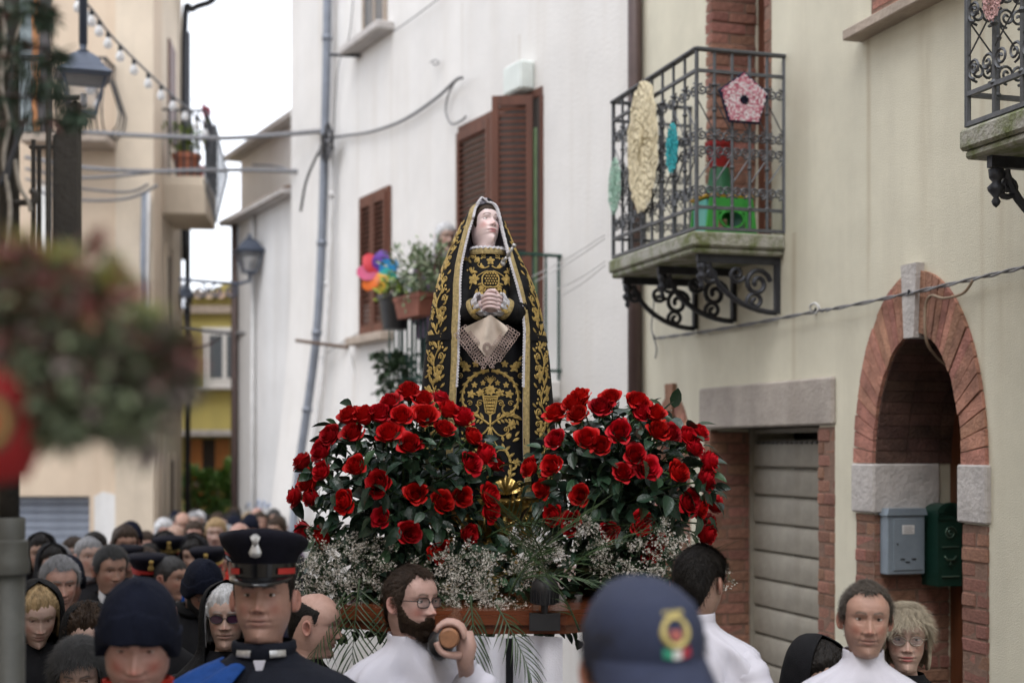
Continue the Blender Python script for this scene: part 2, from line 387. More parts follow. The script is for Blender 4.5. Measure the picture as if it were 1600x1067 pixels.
    bricks(house, 'x', R.a(1362), wx0+.22, sz+.004, sz+1.4, -.008, L=.22)
    bricks(house, 'x', wx1-.1, wx1+.12, sz+.004, sz+1.4, -.008, L=.22)
    MB().box(wx0-.02, wx1+.02, .16, .2, sz, sz+1.5).build('window', M['shutterwood'], house)
    # small arched brick doorway by the corner
    scx, shw = (sx0+sx1)/2, (sx1-sx0)/2; so0 = shw+.14
    for k in range(15):
        t0, t1 = pi*(k+.05)/15, pi*(k+.95)/15
        poly = [(scx+shw*cos(t0), 2.05+.3*sin(t0)), (scx+so0*cos(t0), 2.05+.42*sin(t0)), (scx+so0*cos(t1), 2.05+.42*sin(t1)), (scx+shw*cos(t1), 2.05+.3*sin(t1))]
        MB().prism(poly, -.012, .02).build('brick', M['brick'], house)
    bricks(house, 'r', 0, .2, 0, 2.3, scx-shw+.01)
    bricks(house, 'x', scx+shw, scx+so0, 0, 2.05, -.01, L=.2); bricks(house, 'x', scx-so0, scx-shw, 0, 2.05, -.01, L=.2)
    MB().prism([(scx-.05, 2.32), (scx+.05, 2.32), (scx+.07, 2.54), (scx-.07, 2.54)], -.03, .1).build('keystone', M['brick'], house)
    MB().box(scx-shw-.02, scx+shw+.02, .2, .25, 0, 2.5).build('door', M['darkwood'], house)
    # roof edge far above
    MB().box(-.1, 11, -.4, .6, 8.5, 8.6).build('eaves', M['stonebrown'], house)
    MB().box(.0, 11, .72, 7, -.3, 8.49).build('back_wall', M['yellow'], house)
yellow_wall()
szz = R.z(1356, 45)
stains(M['yellow'], [(R.a(1357), .035, szz-.05, .9, .8), (R.a(1357)+.5, .10, szz-.05, 2.6, .45), (R.a(1357)+1.1, .05, szz-.05, 1.5, .6), (R.a(1535), .03, 4.1, 1.2, .6), (R.a(1240), .05, slab_top, 1.5, .55), (R.a(1180), .06, slab_top-.1, 2.5, .35), (R.a(1575), .05, 3.9, 2.2, .4), (R.a(1060), .12, slab_top, 2.0, .4), (4.0, 6, .9, .0, .5)], (.42,.35,.24))
# dark brown downpipe at the corner
dp = thing('downpipe', 'dark brown downpipe at the corner of the yellow house', 'pipe', mat=R.m)
MB().tube([(.05, -.06, -.1), (.05, -.06, 8.4)], .052, 12).build('pipe', M['pipebrown'], dp, True)
for z in (1.2, 3.4, 5.6): MB().tube([(.05, -.06, z), (.05, -.06, z+.04)], .06, 12).tube([(.05, -.05, z+.02), (.05, .02, z+.02)], .012, 6).build('bracket', M['pipebrown'], dp, True)
# ------------------------------------------------------------------ iron balconies
def scroll_bay(w, h, r):
    """one bay of scrollwork between two bars, bay centred on x=0, z 0..h"""
    out = MB(); t = .0062
    for z, s in ((h*.86, 1), (h*.53, 1), (h*.41, -1), (h*.12, -1)):
        for sx in (-1, 1):
            c = w*.5-r*1.02
            sp = spiral(0, 0, r, (pi*.5*s), 1.7*s, .15, 20)
            pts = [Vector((sx*(c+p.x*-1)*1.0, 0, z+p.z)) for p in sp]
            out.tube(pts, t, 4)
    out.tube([(-w*.5, 0, h*.80), (w*.5, 0, h*.55)], t*.7, 4); out.tube([(w*.5, 0, h*.38), (-w*.5, 0, h*.18)], t*.7, 4)
    return out
def railing_side(parent, p0, p1, z0, z1, nb, mat=M['irongrey'], first=True):
    p0 = Vector((p0[0], p0[1], 0)); p1 = Vector((p1[0], p1[1], 0)); L = (p1-p0).length; a = atan2((p1-p0).y, (p1-p0).x)
    B = Matrix.Translation((p0.x, p0.y, z0)) @ Matrix.Rotation(a, 4, 'Z'); H = z1-z0
    MB().bbox(-.012, L+.012, -.022, .022, H-.018, H, .004).build('top_rail', mat, parent, mat=B)
    for f in (.865, .115, .0): MB().box(-.008, L+.008, -.010, .010, H*f, H*f+.018).build('rail', mat, parent, mat=B)
    bw = L/nb; hb = H*(.865-.115)
    bar = MB().tube([(0, 0, 0), (0, 0, H-.015)], .0095, 6)
    for z in (.13, .35, .52, .66, .8): bar.lathe([(.009, -.012), (.017, 0), (.009, .012)], 8, c=(0, 0, H*z))
    bar = bar.mesh(mat, True, 50); post = MB().tube([(0, 0, 0), (0, 0, H)], .013, 6).mesh(mat)
    sc = scroll_bay(bw, hb, min(bw*.3, .042)).mesh(mat, True, 60)
    for k in range(nb+1):
        if k == 0 and not first: continue
        link('post' if k in (0, nb) else 'bar', post if k in (0, nb) else bar, parent, B @ Matrix.Translation((bw*k, 0, 0)))
    for k in range(nb): link('scroll', sc, parent, B @ Matrix.Translation((bw*(k+.5), 0, H*.125)))
def bracket(parent, x, z, d, mat):
    B = Matrix.Translation((x, 0, z)) @ Matrix(((0, 1, 0, 0), (-1, 0, 0, 0), (0, 0, 1, 0), (0, 0, 0, 1)))   # local x -> out from the wall
    # local: x outwards, z up (top at 0)
    mb = MB(); w = .016
    mb.box(0, d, -w, w, -.045, 0).box(0, .03, -w, w, -d*.62, -.045)
    def sc(pts, r=.014): mb.tube([Vector((p[0], 0, p[1])) for p in pts], r, 6)
    q = [(d*.86-(d*.80)*sin(t*pi/2)*1.0, -.05-d*.55*(1-cos(t*pi/2))) for t in [k/10 for k in range(11)]]
    q = [(d*.82*cos(t*pi/2)**1.0+.02, -.05-d*.52*sin(t*pi/2)**1.3) for t in [k/12 for k in range(13)]]
    sc(q, .017)
    sp = spiral(d*.84, -.115, .055, pi/2, -1.5, .2, 18); sc([(p.x, p.z) for p in sp], .013)
    sp = spiral(d*.27, -.155, .085, pi*.95, -1.6, .18, 22); sc([(p.x, p.z) for p in sp], .015)
    sp = spiral(d*.30, -.05-d*.40, .055, -pi*.2, 1.4, .2, 18); sc([(p.x, p.z) for p in sp], .013)
    sp = spiral(d*.52, -.105, .05, pi*1.1, 1.4, .2, 18); sc([(p.x, p.z) for p in sp], .013)
    br = mb.build('bracket', mat, parent, True, mat=B, angle=50)
    MB().lathe([(0, -.16), (.012, -.15), (.018, -.135), (.010, -.12), (.030, -.095), (.034, -.08), (.014, -.06), (.026, -.045), (.03, -.01), (.0, -.01)], 12, c=(d-.03, 0, -.04)).build('finial', mat, br, True)
def balcony(label, x0, x1, d, z, nbf, nbs, iron, h=1.04, nbr=3):
    t = thing('balcony', label, 'balcony', mat=R.m)
    MB().bbox(x0, x1, -d, 0.0, z-.085, z, .012).build('slab', M['mossy'], t)
    MB().bbox(x0+.02, x1-.02, -d+.015, .0, z-.12, z-.086, .01).build('slab_moulding', M['mossy'], t)
    railing_side(t, (x0+.02, -d+.03), (x1-.02, -d+.03), z+.01, z+h, nbf, iron)
    railing_side(t, (x1-.02, -d+.03), (x1-.02, -.0), z+.01, z+h, nbs, iron, first=False)
    railing_side(t, (x0+.02, .0), (x0+.02, -d+.03), z+.01, z+h, nbs, iron, first=True)
    for k in range(nbr): bracket(t, x0+.12+(x1-x0-.2)*k/(nbr-1), z-.12, d*.9, M['iron'])
    return t
bD = .58
bA0, bA1 = R.a(950, bD), R.a(1228)
balcony('grey iron scrollwork balcony hung with crochet doilies above the garage', bA0, bA1, bD, slab_top, 8, 5, M['irongrey'])
rA0 = R.a(1497, bD); rz = R.z(1497, 204, bD)
balcony('iron scrollwork balcony with mossy slab above the arched doorway', rA0, rA0+1.9, bD, rz, 11, 4, M['irongrey'])
# ------------------------------------------------------------------ crochet doilies on the balcony railing
def doily(label, loc, rad, mat, lump, rot, seed, holes=False, sx=.6):
    rnd = random.Random(seed); nr, na = 18, 72; mb = MB(); vs = []; fs = []
    for i in range(nr+1):
        for j in range(na):
            a = 2*pi*j/na; rr = rad*i/nr*(1+.03*sin(a*16)*(i/nr)+(rnd.uniform(-.05, .05) if i == nr else 0))
            y = -.006-lump*rnd.random()*(1 if 0 < i < nr else .3)
            vs.append((rr*cos(a)*sx, y, rr*sin(a)))
    for i in range(nr):
        for j in range(na):
            if holes and i > 1 and i % 3 == 1 and j % 3 == 0: continue
            fs.append((i*na+j, i*na+(j+1) % na, (i+1)*na+(j+1) % na, (i+1)*na+j))
    mb.add(vs, fs); n = len(mb.v); mb.add([(x, y+.02+lump, z) for x, y, z in vs], [])
    o = mb.build('crochet_doily', mat, None, False, mat=R.m @ Matrix.Translation(loc) @ rot); o['label'] = label; o['category'] = 'doily'; o['group'] = 'crochet hangings on the balcony'
    return o
cw = lambda n, c: pm(n, c, .95, var=.25, nscale=60, bump=.6, bscale=200)
fy = bD-.03+.035
doily('large cream shaggy crochet disc hung on the balcony railing', R.p(1006, 228, fy), .40, cw('cream_wool', (.66,.58,.40)), .018, Matrix.Identity(4), 1)
doily('small turquoise crochet disc hung on the balcony railing', R.p(1052, 232, fy), .145, cw('teal_wool', (.04,.38,.42)), .012, Matrix.Identity(4), 2, True)
doily('pale mint crochet disc at the far end of the balcony railing', R.p(962, 291, fy), .18, cw('mint_wool', (.34,.52,.42)), .012, Matrix.Identity(4), 3, True)
def pentagon():
    S = Matrix.Translation((bA1-.02+.03, -bD*.47, R.z(1152, 158, .3))) @ Matrix.Rotation(pi/2, 4, 'Z')
    t = thing('crochet_pentagon', 'pink and white crochet pentagon with dark flower hung on the balcony', 'doily', 'crochet hangings on the balcony', mat=R.m @ S)
    rp = .155; pts = [(rp*sin(2*pi*k/5), rp*cos(2*pi*k/5)) for k in range(5)]
    edge = [(p[0]*1.05, p[1]*1.05) for p in pts]
    navy = cw('navy_wool', (.02,.02,.05))
    MB().prism(edge, -.004, .006).build('border', navy, t)
    cells = {'pink': MB(), 'white': MB(), 'rose': MB()}
    for i in range(-16, 17):
        for j in range(-16, 17):
            x, z = i*.0105, j*.0105; r = sqrt(x*x+z*z); a = atan2(x, z) % (2*pi/5); a = abs(a-pi/5)
            if r > .02 and r*cos(a) < .118+.0: pass
            if r*cos(abs((atan2(x, z) % (2*pi/5))-pi/5)) > .120: continue
            if r < .026: continue
            k = random.choice(['pink', 'white', 'white', 'rose'] if (i+2*j) % 5 else ['rose', 'pink'])
            cells[k].bbox(x-.0058, x+.0058, -.013-random.random()*.003, -.004, z-.0058, z+.0058, .003)
    for k, c in (('pink', (.66,.34,.40)), ('white', (.76,.70,.72)), ('rose', (.52,.16,.22))): cells[k].build('crochet_stitches', cw(k+'_wool', c), t)
    f = MB()
    for k in range(5): a = 2*pi*k/5; f.lathe([(0, -.006), (.011, -.003), (.012, 0), (0, .006)], 8, c=(.017*sin(a), -.012, .017*cos(a)))
    f.build('crochet_flower', navy, t)
pentagon()
d2 = doily('round pink and white crochet mat tied to the right balcony railing', R.p(1553, -8, fy), .10, cw('dusty_wool', (.55,.34,.33)), .008, Matrix.Identity(4), 5, True)
# ------------------------------------------------------------------ stool and pots on the balcony
def stool():
    loc = Vector((bA1-.27, -.27, slab_top))
    t = thing('folding_stool', 'bright green plastic folding stool with yellow top edge on the balcony', 'stool', mat=R.m @ Matrix.Translation(loc) @ Matrix.Rotation(pi/2, 4, 'Z'))
    g = M['green_plastic']
    def panel(y0, name, m, sgn):
        mb = MB(); w0, w1, h = .165, .135, .225
        for (a0, a1, b0, b1) in ((-1, -.55, 0, h), (.55, 1, 0, h), (-.55, .55, h*.62, h), (-.55, .55, 0, .03)):
            mb.prism([(a0*w0+(a0 > -.99 and a0 < .99)*0, b0), (a1*w0, b0), (a1*(w0+(w1-w0)*b1/h), b1), (a0*(w0+(w1-w0)*b1/h), b1)], y0-.012*sgn-.01, y0-.012*sgn+.01)
        mb.tube([(.075*cos(a), y0-sgn*.024, .10+.05*sin(a)) for a in [2*pi*k/16 for k in range(17)]], .008, 5)
        mb.build(name, m, t)
    panel(-.10, 'leg_panel', g, 1); panel(.10, 'leg_panel', g, -1)
    MB().bbox(-.15, -.11, -.09, .09, .02, .22, .01).build('side_panel', pm('mint_plastic', (.16,.55,.48), .4, var=.1), t)
    MB().bbox(.11, .15, -.09, .09, .02, .22, .01).build('side_panel', pm('mint_plastic', (.16,.55,.48), .4, var=.1), t)
    MB().bbox(-.155, .155, -.125, .125, .226, .246, .008).build('top', M['yellow_plastic'], t)
    pot = lambda r0, r1, h: [(0, 0), (r0, 0), (r0+(r1-r0)*.82, h*.82), (r1*1.02, h*.82), (r1*1.04, h), (r1*.94, h), (r0*.85, h*.1), (0, h*.1)]
    W = R.m @ Matrix.Translation(loc)
    o = MB().lathe([(r, .17-z) for r, z in pot(.055, .085, .17)], 24).build('flower_pot', M['darkgreen_plastic'], None, True, mat=W @ Matrix.Translation((0, -.02, .246)), angle=40); o['label'] = 'dark green plastic pot upside down on the green stool'; o['category'] = 'flower pot'
    o = MB().lathe(pot(.055, .085, .15), 24).build('flower_pot', M['red_plastic'], None, True, mat=W @ Matrix.Translation((0, -.02, .417)), angle=40); o['label'] = 'red plastic pot standing on an upturned green pot'; o['category'] = 'flower pot'
stool()
# ------------------------------------------------------------------ mailboxes in the doorway (on the far reveal, which faces the street)
RV = R.m @ Matrix.Translation((ax0+.008, 0, 0)) @ Matrix.Rotation(pi/2, 4, 'Z')     # local x into the doorway, y into the brick, z up
def mailboxes():
    g = pm('grey_mailbox', (.24,.29,.34), .4, .2, var=.12, nscale=12, bump=.1)
    t = thing('mailbox', 'grey-blue metal mailbox with paper label on the brick doorway', 'mailbox', mat=RV @ Matrix.Translation((.02, 0, 1.46)))
    MB().bbox(0, .215, -.075, -.0, 0, .30, .004).build('body', g, t)
    MB().prism([(-.01, .30), (.225, .30), (.215, .335), (.0, .335)], -.085, -.0).build('lid', g, t)
    MB().bbox(.03, .20, -.080, -.074, .02, .285, .003).build('door', g, t)
    s = MB()
    for x, z in ((.07, .075), (.10, .06), (.135, .075)): s.box(x, x+.024, -.083, -.079, z, z+.006)
    s.box(.05, .056, -.083, -.079, .15, .16).build('slot', M['blackplastic'], t)
    lb = MB().box(.08, .15, -.0815, -.0795, .205, .25).build('paper_label', M['whitepaint'], t)
    tx = MB()
    for k in range(4): tx.box(.085, .085+.05+.008*(k % 2), -.083, -.0812, .240-k*.009, .2425-k*.009)
    tx.build('print', pm('ink', (.25,.25,.28), .8), lb)
    dg = pm('green_mailbox', (.012,.05,.036), .35, .2, var=.2, nscale=12, bump=.15)
    t = thing('mailbox', 'dark green cast mailbox with rounded top and relief ornament', 'mailbox', mat=RV @ Matrix.Translation((.262, -.02, 1.40)))
    prof = [(0, 0), (.14, 0), (.14, .37)]+[(.07+.07*cos(a), .37+.05*sin(a)) for a in [pi*k/10 for k in range(1, 10)]]+[(0, .37)]
    MB().prism(prof, -.13, .02).build('body', dg, t)
    MB().prism([(p[0]*1.1-.007, p[1]*1.0+(.006 if p[1] > .3 else -.004)) for p in prof if p[1] > .3]+[(-.007, .34), (.147, .34)][::-1], -.137, -.128).build('lid', dg, t)
    e = M['iron']; sg = pm('bronze_green', (.10,.17,.13), .35, .6, var=.2)
    orn = MB().tube([Vector((.07+p.x, -.134, .27+p.z)) for p in spiral(0, 0, .035, 0, 2)], .005, 5); orn.build('relief_scroll', sg, t, True); orn = MB()
    MB().tube([(.02, -.134, .20), (.12, -.134, .20)], .004, 5).build('ledge', sg, t)
    orn.tube([(.035, -.134, .155), (.05, -.136, .135), (.09, -.136, .135), (.105, -.134, .155)], .006, 5).build('handle', sg, t, True)
    MB().tube([(.02, -.134, .05), (.12, -.134, .05)], .005, 5).build('ledge', sg, t)
    MB().lathe([(0, 0), (.012, 0), (.0, .02)], 8, c=(.07, -.134, .11)).build('lock', sg, t, True)
mailboxes()
# ------------------------------------------------------------------ white house behind the statue
WH = Fr((.927, 10.3), (.495, -1))
wh = thing('white_house', 'white plastered house with dark brown louvred shutters behind the statue', 'house', mat=WH.m)
def louvre(parent, name, x0, x1, z0, z1, y=0, B=None, mid=True):
    """shutter leaf: frame part with slat sub-parts, local plane y"""
    B = B if B is not None else Matrix.Identity(4); fw = .055; m = M['shutterwood']
    mb = MB().box(x0, x0+fw, y-.02, y+.02, z0, z1).box(x1-fw, x1, y-.02, y+.02, z0, z1).box(x0+fw, x1-fw, y-.02, y+.02, z0, z0+.09).box(x0+fw, x1-fw, y-.02, y+.02, z1-.08, z1)
    spans = [(z0+.09, z1-.08)]
    if mid: zm = z0+(z1-z0)*.42; mb.box(x0+fw, x1-fw, y-.02, y+.02, zm-.04, zm+.04); spans = [(z0+.09, zm-.04), (zm+.04, z1-.08)]
    p = mb.build(name, m, parent, mat=B)
    s = MB().box(x0+fw-.004, x1-fw+.004, -.024, .024, -.005, .005).mesh(m)
    for a, b in spans:
        z = a+.03
        while z < b-.01: link('slat', s, p, Matrix.Translation((0, y, z)) @ Matrix.Rotation(radians(40), 4, 'X')); z += .052
    return p
def white_house():
    left = -8.3
    # battered wall: the face flares out towards the street near its left end at the foot
    nx, nz = 40, 24; V = []; 
    def face(x, z):
        f = ss(-3.6, -7.6, x)*.40*max(0, (4.2-z)/4.2)**1.4
        return -f
    xs = [left+(-.0+8.3)*i/nx for i in range(nx+1)]; zs_ = [-.8+10.3*k/nz for k in range(nz+1)]
    g = [[(x-.22*ss(-6, -8.3, x)*max(0, (3.4-z)/3.4)**1.5, face(x, z), z) for x in xs] for z in zs_]
    mb = MB(); mb.loft(g, closed=False, cap=False)
    mb.loft([[(r[0][0], r[0][1], r[0][2]), (r[0][0]-.15, .5, r[0][2]), (r[0][0]-.2, 7, r[0][2])] for r in g], closed=False, cap=False)
    mb.build('wall', M['white'], wh, True, angle=50)
    MB().box(left, 0, .7, 7, -.5, 9.4).build('back_wall', M['white'], wh)
    MB().box(left-.3, .1, -.5, 7, 9.5, 9.65).build('eaves', M['stonebrown'], wh)
    # balcony door with shutters
    x0, xm, x1 = WH.a(720), WH.a(770), WH.a(845); zt = WH.z(720, 210); zb = zt-2.35
    MB().box(x0-.04, x1+.04, -.012, .03, zt, zt+.07).box(x0-.05, x0-.0, -.012, .03, zb, zt).box(x1, x1+.05, -.012, .03, zb, zt).build('door_frame', M['shutterwood'], wh)
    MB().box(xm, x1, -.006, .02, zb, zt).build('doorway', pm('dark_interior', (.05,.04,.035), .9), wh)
    louvre(wh, 'shutter', x0, xm, zb, zt, -.03)
    MB().box(xm+.02, xm+.16, -.05, -.01, zb, zt).build('door_leaf', M['shutterwood'], wh)
    # open leaf swung out from the right jamb
    B = Matrix.Translation((x1-.10, -.02, 0)) @ Matrix.Rotation(radians(56), 4, 'Z')
    louvre(wh, 'shutter', -.34, 0, zb, zt+.02, -.02, B)
    MB().box(x1-.13, x1-.06, -.02, -.0, zb, zt-.25).build('green_curtain', pm('green_cloth', (.20,.30,.16), .9), wh)
    # lower window with closed shutters and stone sill
    a0, a1 = WH.a(568), WH.a(609); z1 = WH.z(588, 308); z0 = WH.z(588, 520)
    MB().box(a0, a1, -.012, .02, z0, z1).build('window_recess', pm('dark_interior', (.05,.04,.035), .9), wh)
    MB().box(a0-.05, a0, -.035, .02, z0, z1+.05).box(a1, a1+.05, -.035, .02, z0, z1+.05).box(a0, a1, -.035, .02, z1, z1+.05).build('window_frame', M['shutterwood'], wh)
    am = (a0+a1)/2
    louvre(wh, 'shutter', a0, am-.005, z0, z1, -.035, mid=False); louvre(wh, 'shutter', am+.005, a1, z0, z1, -.035, mid=False)
    MB().bbox(a0-.16, a1+.12, -.16, .0, z0-.11, z0-.02, .012).build('window_sill', M['stonebrown'], wh)
    # upper window and sill
    a0, a1 = WH.a(572), WH.a(602); z0 = WH.z(585, 52)
    MB().bbox(WH.a(556), WH.a(616), -.20, .0, z0-.12, z0-.03, .015).build('window_sill', M['stone'], wh)
    MB().box(a0, a1, -.01, .02, z0-.02, z0+1.4).build('window', M['glass'], wh)
    MB().box(a0-.06, a0, -.03, .02, z0-.02, z0+1.4).box(a1, a1+.06, -.03, .02, z0-.02, z0+1.4).box((a0+a1)/2-.03, (a0+a1)/2+.03, -.02, .02, z0-.02, z0+1.4).build('window_frame', M['stonebrown'], wh)
    # meter box
    m0 = WH.p(808, 155); m1 = WH.p(836, 95)
    b = MB().bbox(m0.x, m1.x, -.14, .0, m0.z, m1.z, .02).build('meter_box', M['boxwhite'], wh)
    MB().lathe([(0, 0), (.045, .0), (.05, .04), (.03, .07), (0, .07)], 10, c=(m0.x+.1, -.06, m0.z-.06)).build('siren', M['blackplastic'], b, True)
white_house()
uz = WH.z(585, 52)
stains(M['white'], [(WH.a(559), .05, uz-.1, 2.6, .7), (WH.a(612), .06, uz-.1, 3.0, .7), (WH.a(585), .16, uz-.1, 4.2, .4), (WH.a(560), .05, 3.1, 1.2, .6), (WH.a(606), .06, 3.1, 1.4, .6), (WH.a(720)-.1, .05, 5.0, 3.2, .5), (WH.a(722), .04, 6.2, 4.4, .5), (WH.a(812), .05, 5.6, 4.6, .5), (WH.a(900), .3, 9, 1, .25), (WH.a(500), .15, 8, 0, .45), (-4, 8, 1.3, .1, .6)], (.50,.45,.39))
# balcony of the white house (green railing)
def green_balcony():
    gm = pm('green_iron', (.02,.065,.05), .5, .3, var=.2); d = .62
    x0, x1 = WH.a(603, d), WH.a(878, 0); zf = WH.z(720, 210)-2.35; h = 1.0
    t = thing('balcony', 'balcony with thin dark green bars on the white house behind the statue', 'balcony', mat=WH.m)
    MB().bbox(x0, x1, -d, 0, zf-.16, zf, .02).build('slab', M['white'], t)
    bar = MB().tube([(0, 0, 0), (0, 0, h)], .011, 6).mesh(gm)
    pts = []; n = int((x1-x0)/.105)
    for k in range(n+1): pts.append((x0+.02+(x1-x0-.04)*k/n, -d+.03))
    for k in range(1, 6): pts.append((x1-.02, -d+.03+(d-.05)*k/5)); pts.append((x0+.02, -d+.03+(d-.05)*k/5))
    for x, y in pts: link('bar', bar, t, Matrix.Translation((x, y, zf)))
    for z in (h-.02, .06):
        MB().box(x0, x1, -d+.012, -d+.048, zf+z, zf+z+.022).box(x1-.04, x1, -d+.048, 0, zf+z, zf+z+.022).box(x0, x0+.04, -d+.048, 0, zf+z, zf+z+.022).build('rail', gm, t)
    return x0, x1, d, zf, zf+h
gb = green_balcony()
# ------------------------------------------------------------------ leaf tools
def leaf_mesh(L, Wd, mat, fold=.25, droop=.2, n=5, serr=0):
    """a leaf along +y, upper side +z"""
    mb = MB(); rows = []
    for i in range(n+1):
        t = i/n; w_ = Wd*.5*sin(pi*min(1, t*.93+.05))**.75*(1-.25*t)+(serr*(i % 2) if 0 < i < n else 0)
        if i in (0, n): w_ = .0008
        y = L*t; z = -droop*L*t*t
        rows.append([(-w_, y, z+fold*w_), (-w_*.5, y, z+fold*w_*.35), (0, y, z), (w_*.5, y, z+fold*w_*.35), (w_, y, z+fold*w_)])
    mb.loft(rows, closed=False, cap=False); return mb.mesh(mat, True)
def orient(d, roll=0):
    """matrix turning +y to direction d with +z as up as possible"""
    d = Vector(d).normalized(); x = d.cross(Vector((0, 0, 1)))
    if x.length < 1e-4: x = Vector((1, 0, 0))
    x.normalize(); z = x.cross(d)
    m = Matrix((x, d, z)).transposed().to_4x4(); return m @ Matrix.Rotation(roll, 4, 'Y')
def scatter(mb_mesh_list, mats, placements):
    """join many small copies into one mesh: placements = list of (mesh index, matrix)"""
    V = []; Fc = []; MI = []; off = 0; cache = []
    for me in mb_mesh_list:
        v = np.empty(len(me.vertices)*3); me.vertices.foreach_get('co', v); cache.append((v.reshape(-1, 3), [tuple(p.vertices) for p in me.polygons]))
    for k, m in placements:
        v, fs = cache[k]; A = np.array(m); w_ = v @ A[:3, :3].T+A[:3, 3]; V.append(w_); Fc += [tuple(i+off for i in f) for f in fs]; MI += [k]*len(fs); off += len(v)
    me = bpy.data.meshes.new('mesh'); me.from_pydata(np.concatenate(V).tolist(), [], Fc)
    for m in mats: me.materials.append(m)
    me.polygons.foreach_set('material_index', [min(i, len(mats)-1) for i in MI]); me.polygons.foreach_set('use_smooth', [True]*len(MI)); return me
# ------------------------------------------------------------------ plaster-repaired ochre house on the left
L0 = P(240, 700, 19.0); LF = Fr((L0.x, L0.y), (1, .02)); LS = Fr((L0.x, L0.y), (-.115, 1))
lh = thing('ochre_house', 'ochre plastered corner house with grey roller shutter and two balconies', 'house', mat=LF.m)
LSm = LF.m.inverted() @ LS.m        # side wall frame relative to the house
def ochre_house():
    gx0_, gx1_ = LF.a(-40), LF.a(140); gt = LF.z(100, 775)
    dx0, dx1 = LF.a(10), LF.a(62); dz0, dz1 = LF.z(60, 205), LF.z(60, -80)
    W = MB().box(-9, 0, 0, .5, -1, 10.4)
    link('wall', boolean_cut(W, [MB().box(gx0_, gx1_, -.2, .3, -1.2, gt), MB().box(dx0, dx1, -.2, .3, dz0, dz1)], M['ochre']), lh)
    sh = MB().box(gx0_, gx0_+.05, .16, .28, -1, gt).box(gx1_-.05, gx1_, .16, .28, -1, gt).build('roller_shutter', M['bluesteel'], lh)
    s = MB().loft([[(x, .22+y, z) for y, z in ((0, 0), (-.02, .012), (-.022, .09), (0, .105))] for x in (gx0_+.03, gx1_-.03)], closed=False, cap=False).mesh(M['bluesteel'], True, 40)
    z = -.6
    while z < gt-.05: link('slat', s, sh, Matrix.Translation((0, 0, z))); z += .108
    MB().box(dx0, dx1, .2, .26, dz0, dz1).build('glass_door', pm('pale_glass', (.22,.27,.28), .15), lh)
    MB().box(dx1-.10, dx1, .02, .1, dz0, dz1).build('door_shutter', M['orangewood'], lh)
    MB().box(dx1, LF.a(80), -.05, -.0, dz0, dz1).build('door_shutter', pm('dark_shutter', (.06,.05,.05), .6), lh)
    # pale window further down behind the posts
    MB().box(LF.a(57), LF.a(78), -.01, .02, LF.z(60, 420), LF.z(60, 290)).build('window', M['whitepaint'], lh)
    # repaired plaster patch with torn edges
    rnd = random.Random(3)
    pts = [LF.p(px, py, .02) for px, py in ((147, 850), (147, 775), (160, 768), (178, 772), (195, 800), (206, 830), (208, 850))]
    MB().prism([(p.x, p.z) for p in pts], -.012, .01).build('plaster_patch', M['grey'], lh)
    pts = [LF.p(px, py, .03) for px, py in ((186, 715), (200, 706), (209, 708), (208, 760), (207, 840), (200, 800), (190, 770), (184, 740))]
    MB().prism([(p.x, p.z) for p in pts], -.016, .008).build('bare_stone', pm('torn_stone', (.50,.46,.42), .95, var=.5, nscale=14, bump=1, bscale=20), lh)
    # side wall running back along the lane
    le = LS.a(284)
    MB().box(0, le, -.0, .5, -1, 10.2).build('wall', M['cream'], lh, mat=LSm)
    for px0, px1, y0, y1 in ((262, 272, 60, 215),):
        MB().box(LS.a(px0), LS.a(px1), -.03, .05, LS.z(px0, y1), LS.z(px0, y0)).build('shutter', M['shutterwood'], lh, mat=LSm)
    for px0, px1, y0, y1 in ((258, 266, 395, 520), (234+9, 250, 690, 870), (262, 270, 720, 870)):
        a, b = LS.a(px0), LS.a(px1); MB().box(a, b, -.012, .05, LS.z(px0, y1), LS.z(px0, y0)).build('doorway', pm('dim_door', (.16,.12,.09), .8), lh, mat=LSm)
        MB().box(a-.12, a, -.04, .05, LS.z(px0, y1), LS.z(px0, y0)+.12).box(b, b+.12, -.04, .05, LS.z(px0, y1), LS.z(px0, y0)+.12).build('door_surround', M['cream'], lh, mat=LSm)
    # eaves and gutter
    zt = LS.z(262, -10)
    e = MB().box(-9.3, .5, -.5, .6, 10.4, 10.55); e.build('eaves', M['stonebrown'], lh)
    MB().box(-.5, le+.3, -.62, .4, LS.z(300, 18), LS.z(300, 18)+.1).build('eaves', M['stonebrown'], lh, mat=LSm)
    z0 = LS.z(300, 18)
    MB().tube([(-.5, -.66, z0+.02), (le+.3, -.66, z0+.02)], .075, 8).build('gutter', M['iron'], lh, True, mat=LSm)
    MB().tube(curve([(le-.3, -.64, z0-.05), (le-.3, -.5, z0-.35), (le-.3, -.2, z0-.5), (le-.3, -.08, z0-.8), (le-.3, -.08, 5)]), .05, 8).build('downpipe', M['iron'], lh, True, mat=LSm)
    MB().tube([(le-.1, -.10, z0-.8), (le-.1, -.10, -.8)], .045, 8).build('downpipe', pm('black_pipe', (.03,.03,.035), .5), lh, True, mat=LSm)
    MB().tube([LF.p(226, 300, .08), LF.p(224, 420, .08), LF.p(222, 520, .08)], .045, 8).build('cable_duct', M['pipegrey'], lh, True)
    MB().tube([LF.p(232, 300, .08), LF.p(230, 420, .08), LF.p(229, 560, .08)], .025, 8).build('cable_duct', M['conduit'], lh, True)
    MB().box(-9, -3.2, .5, 7, -1, 10.3).build('back_wall', M['ochre'], lh)
ochre_house()
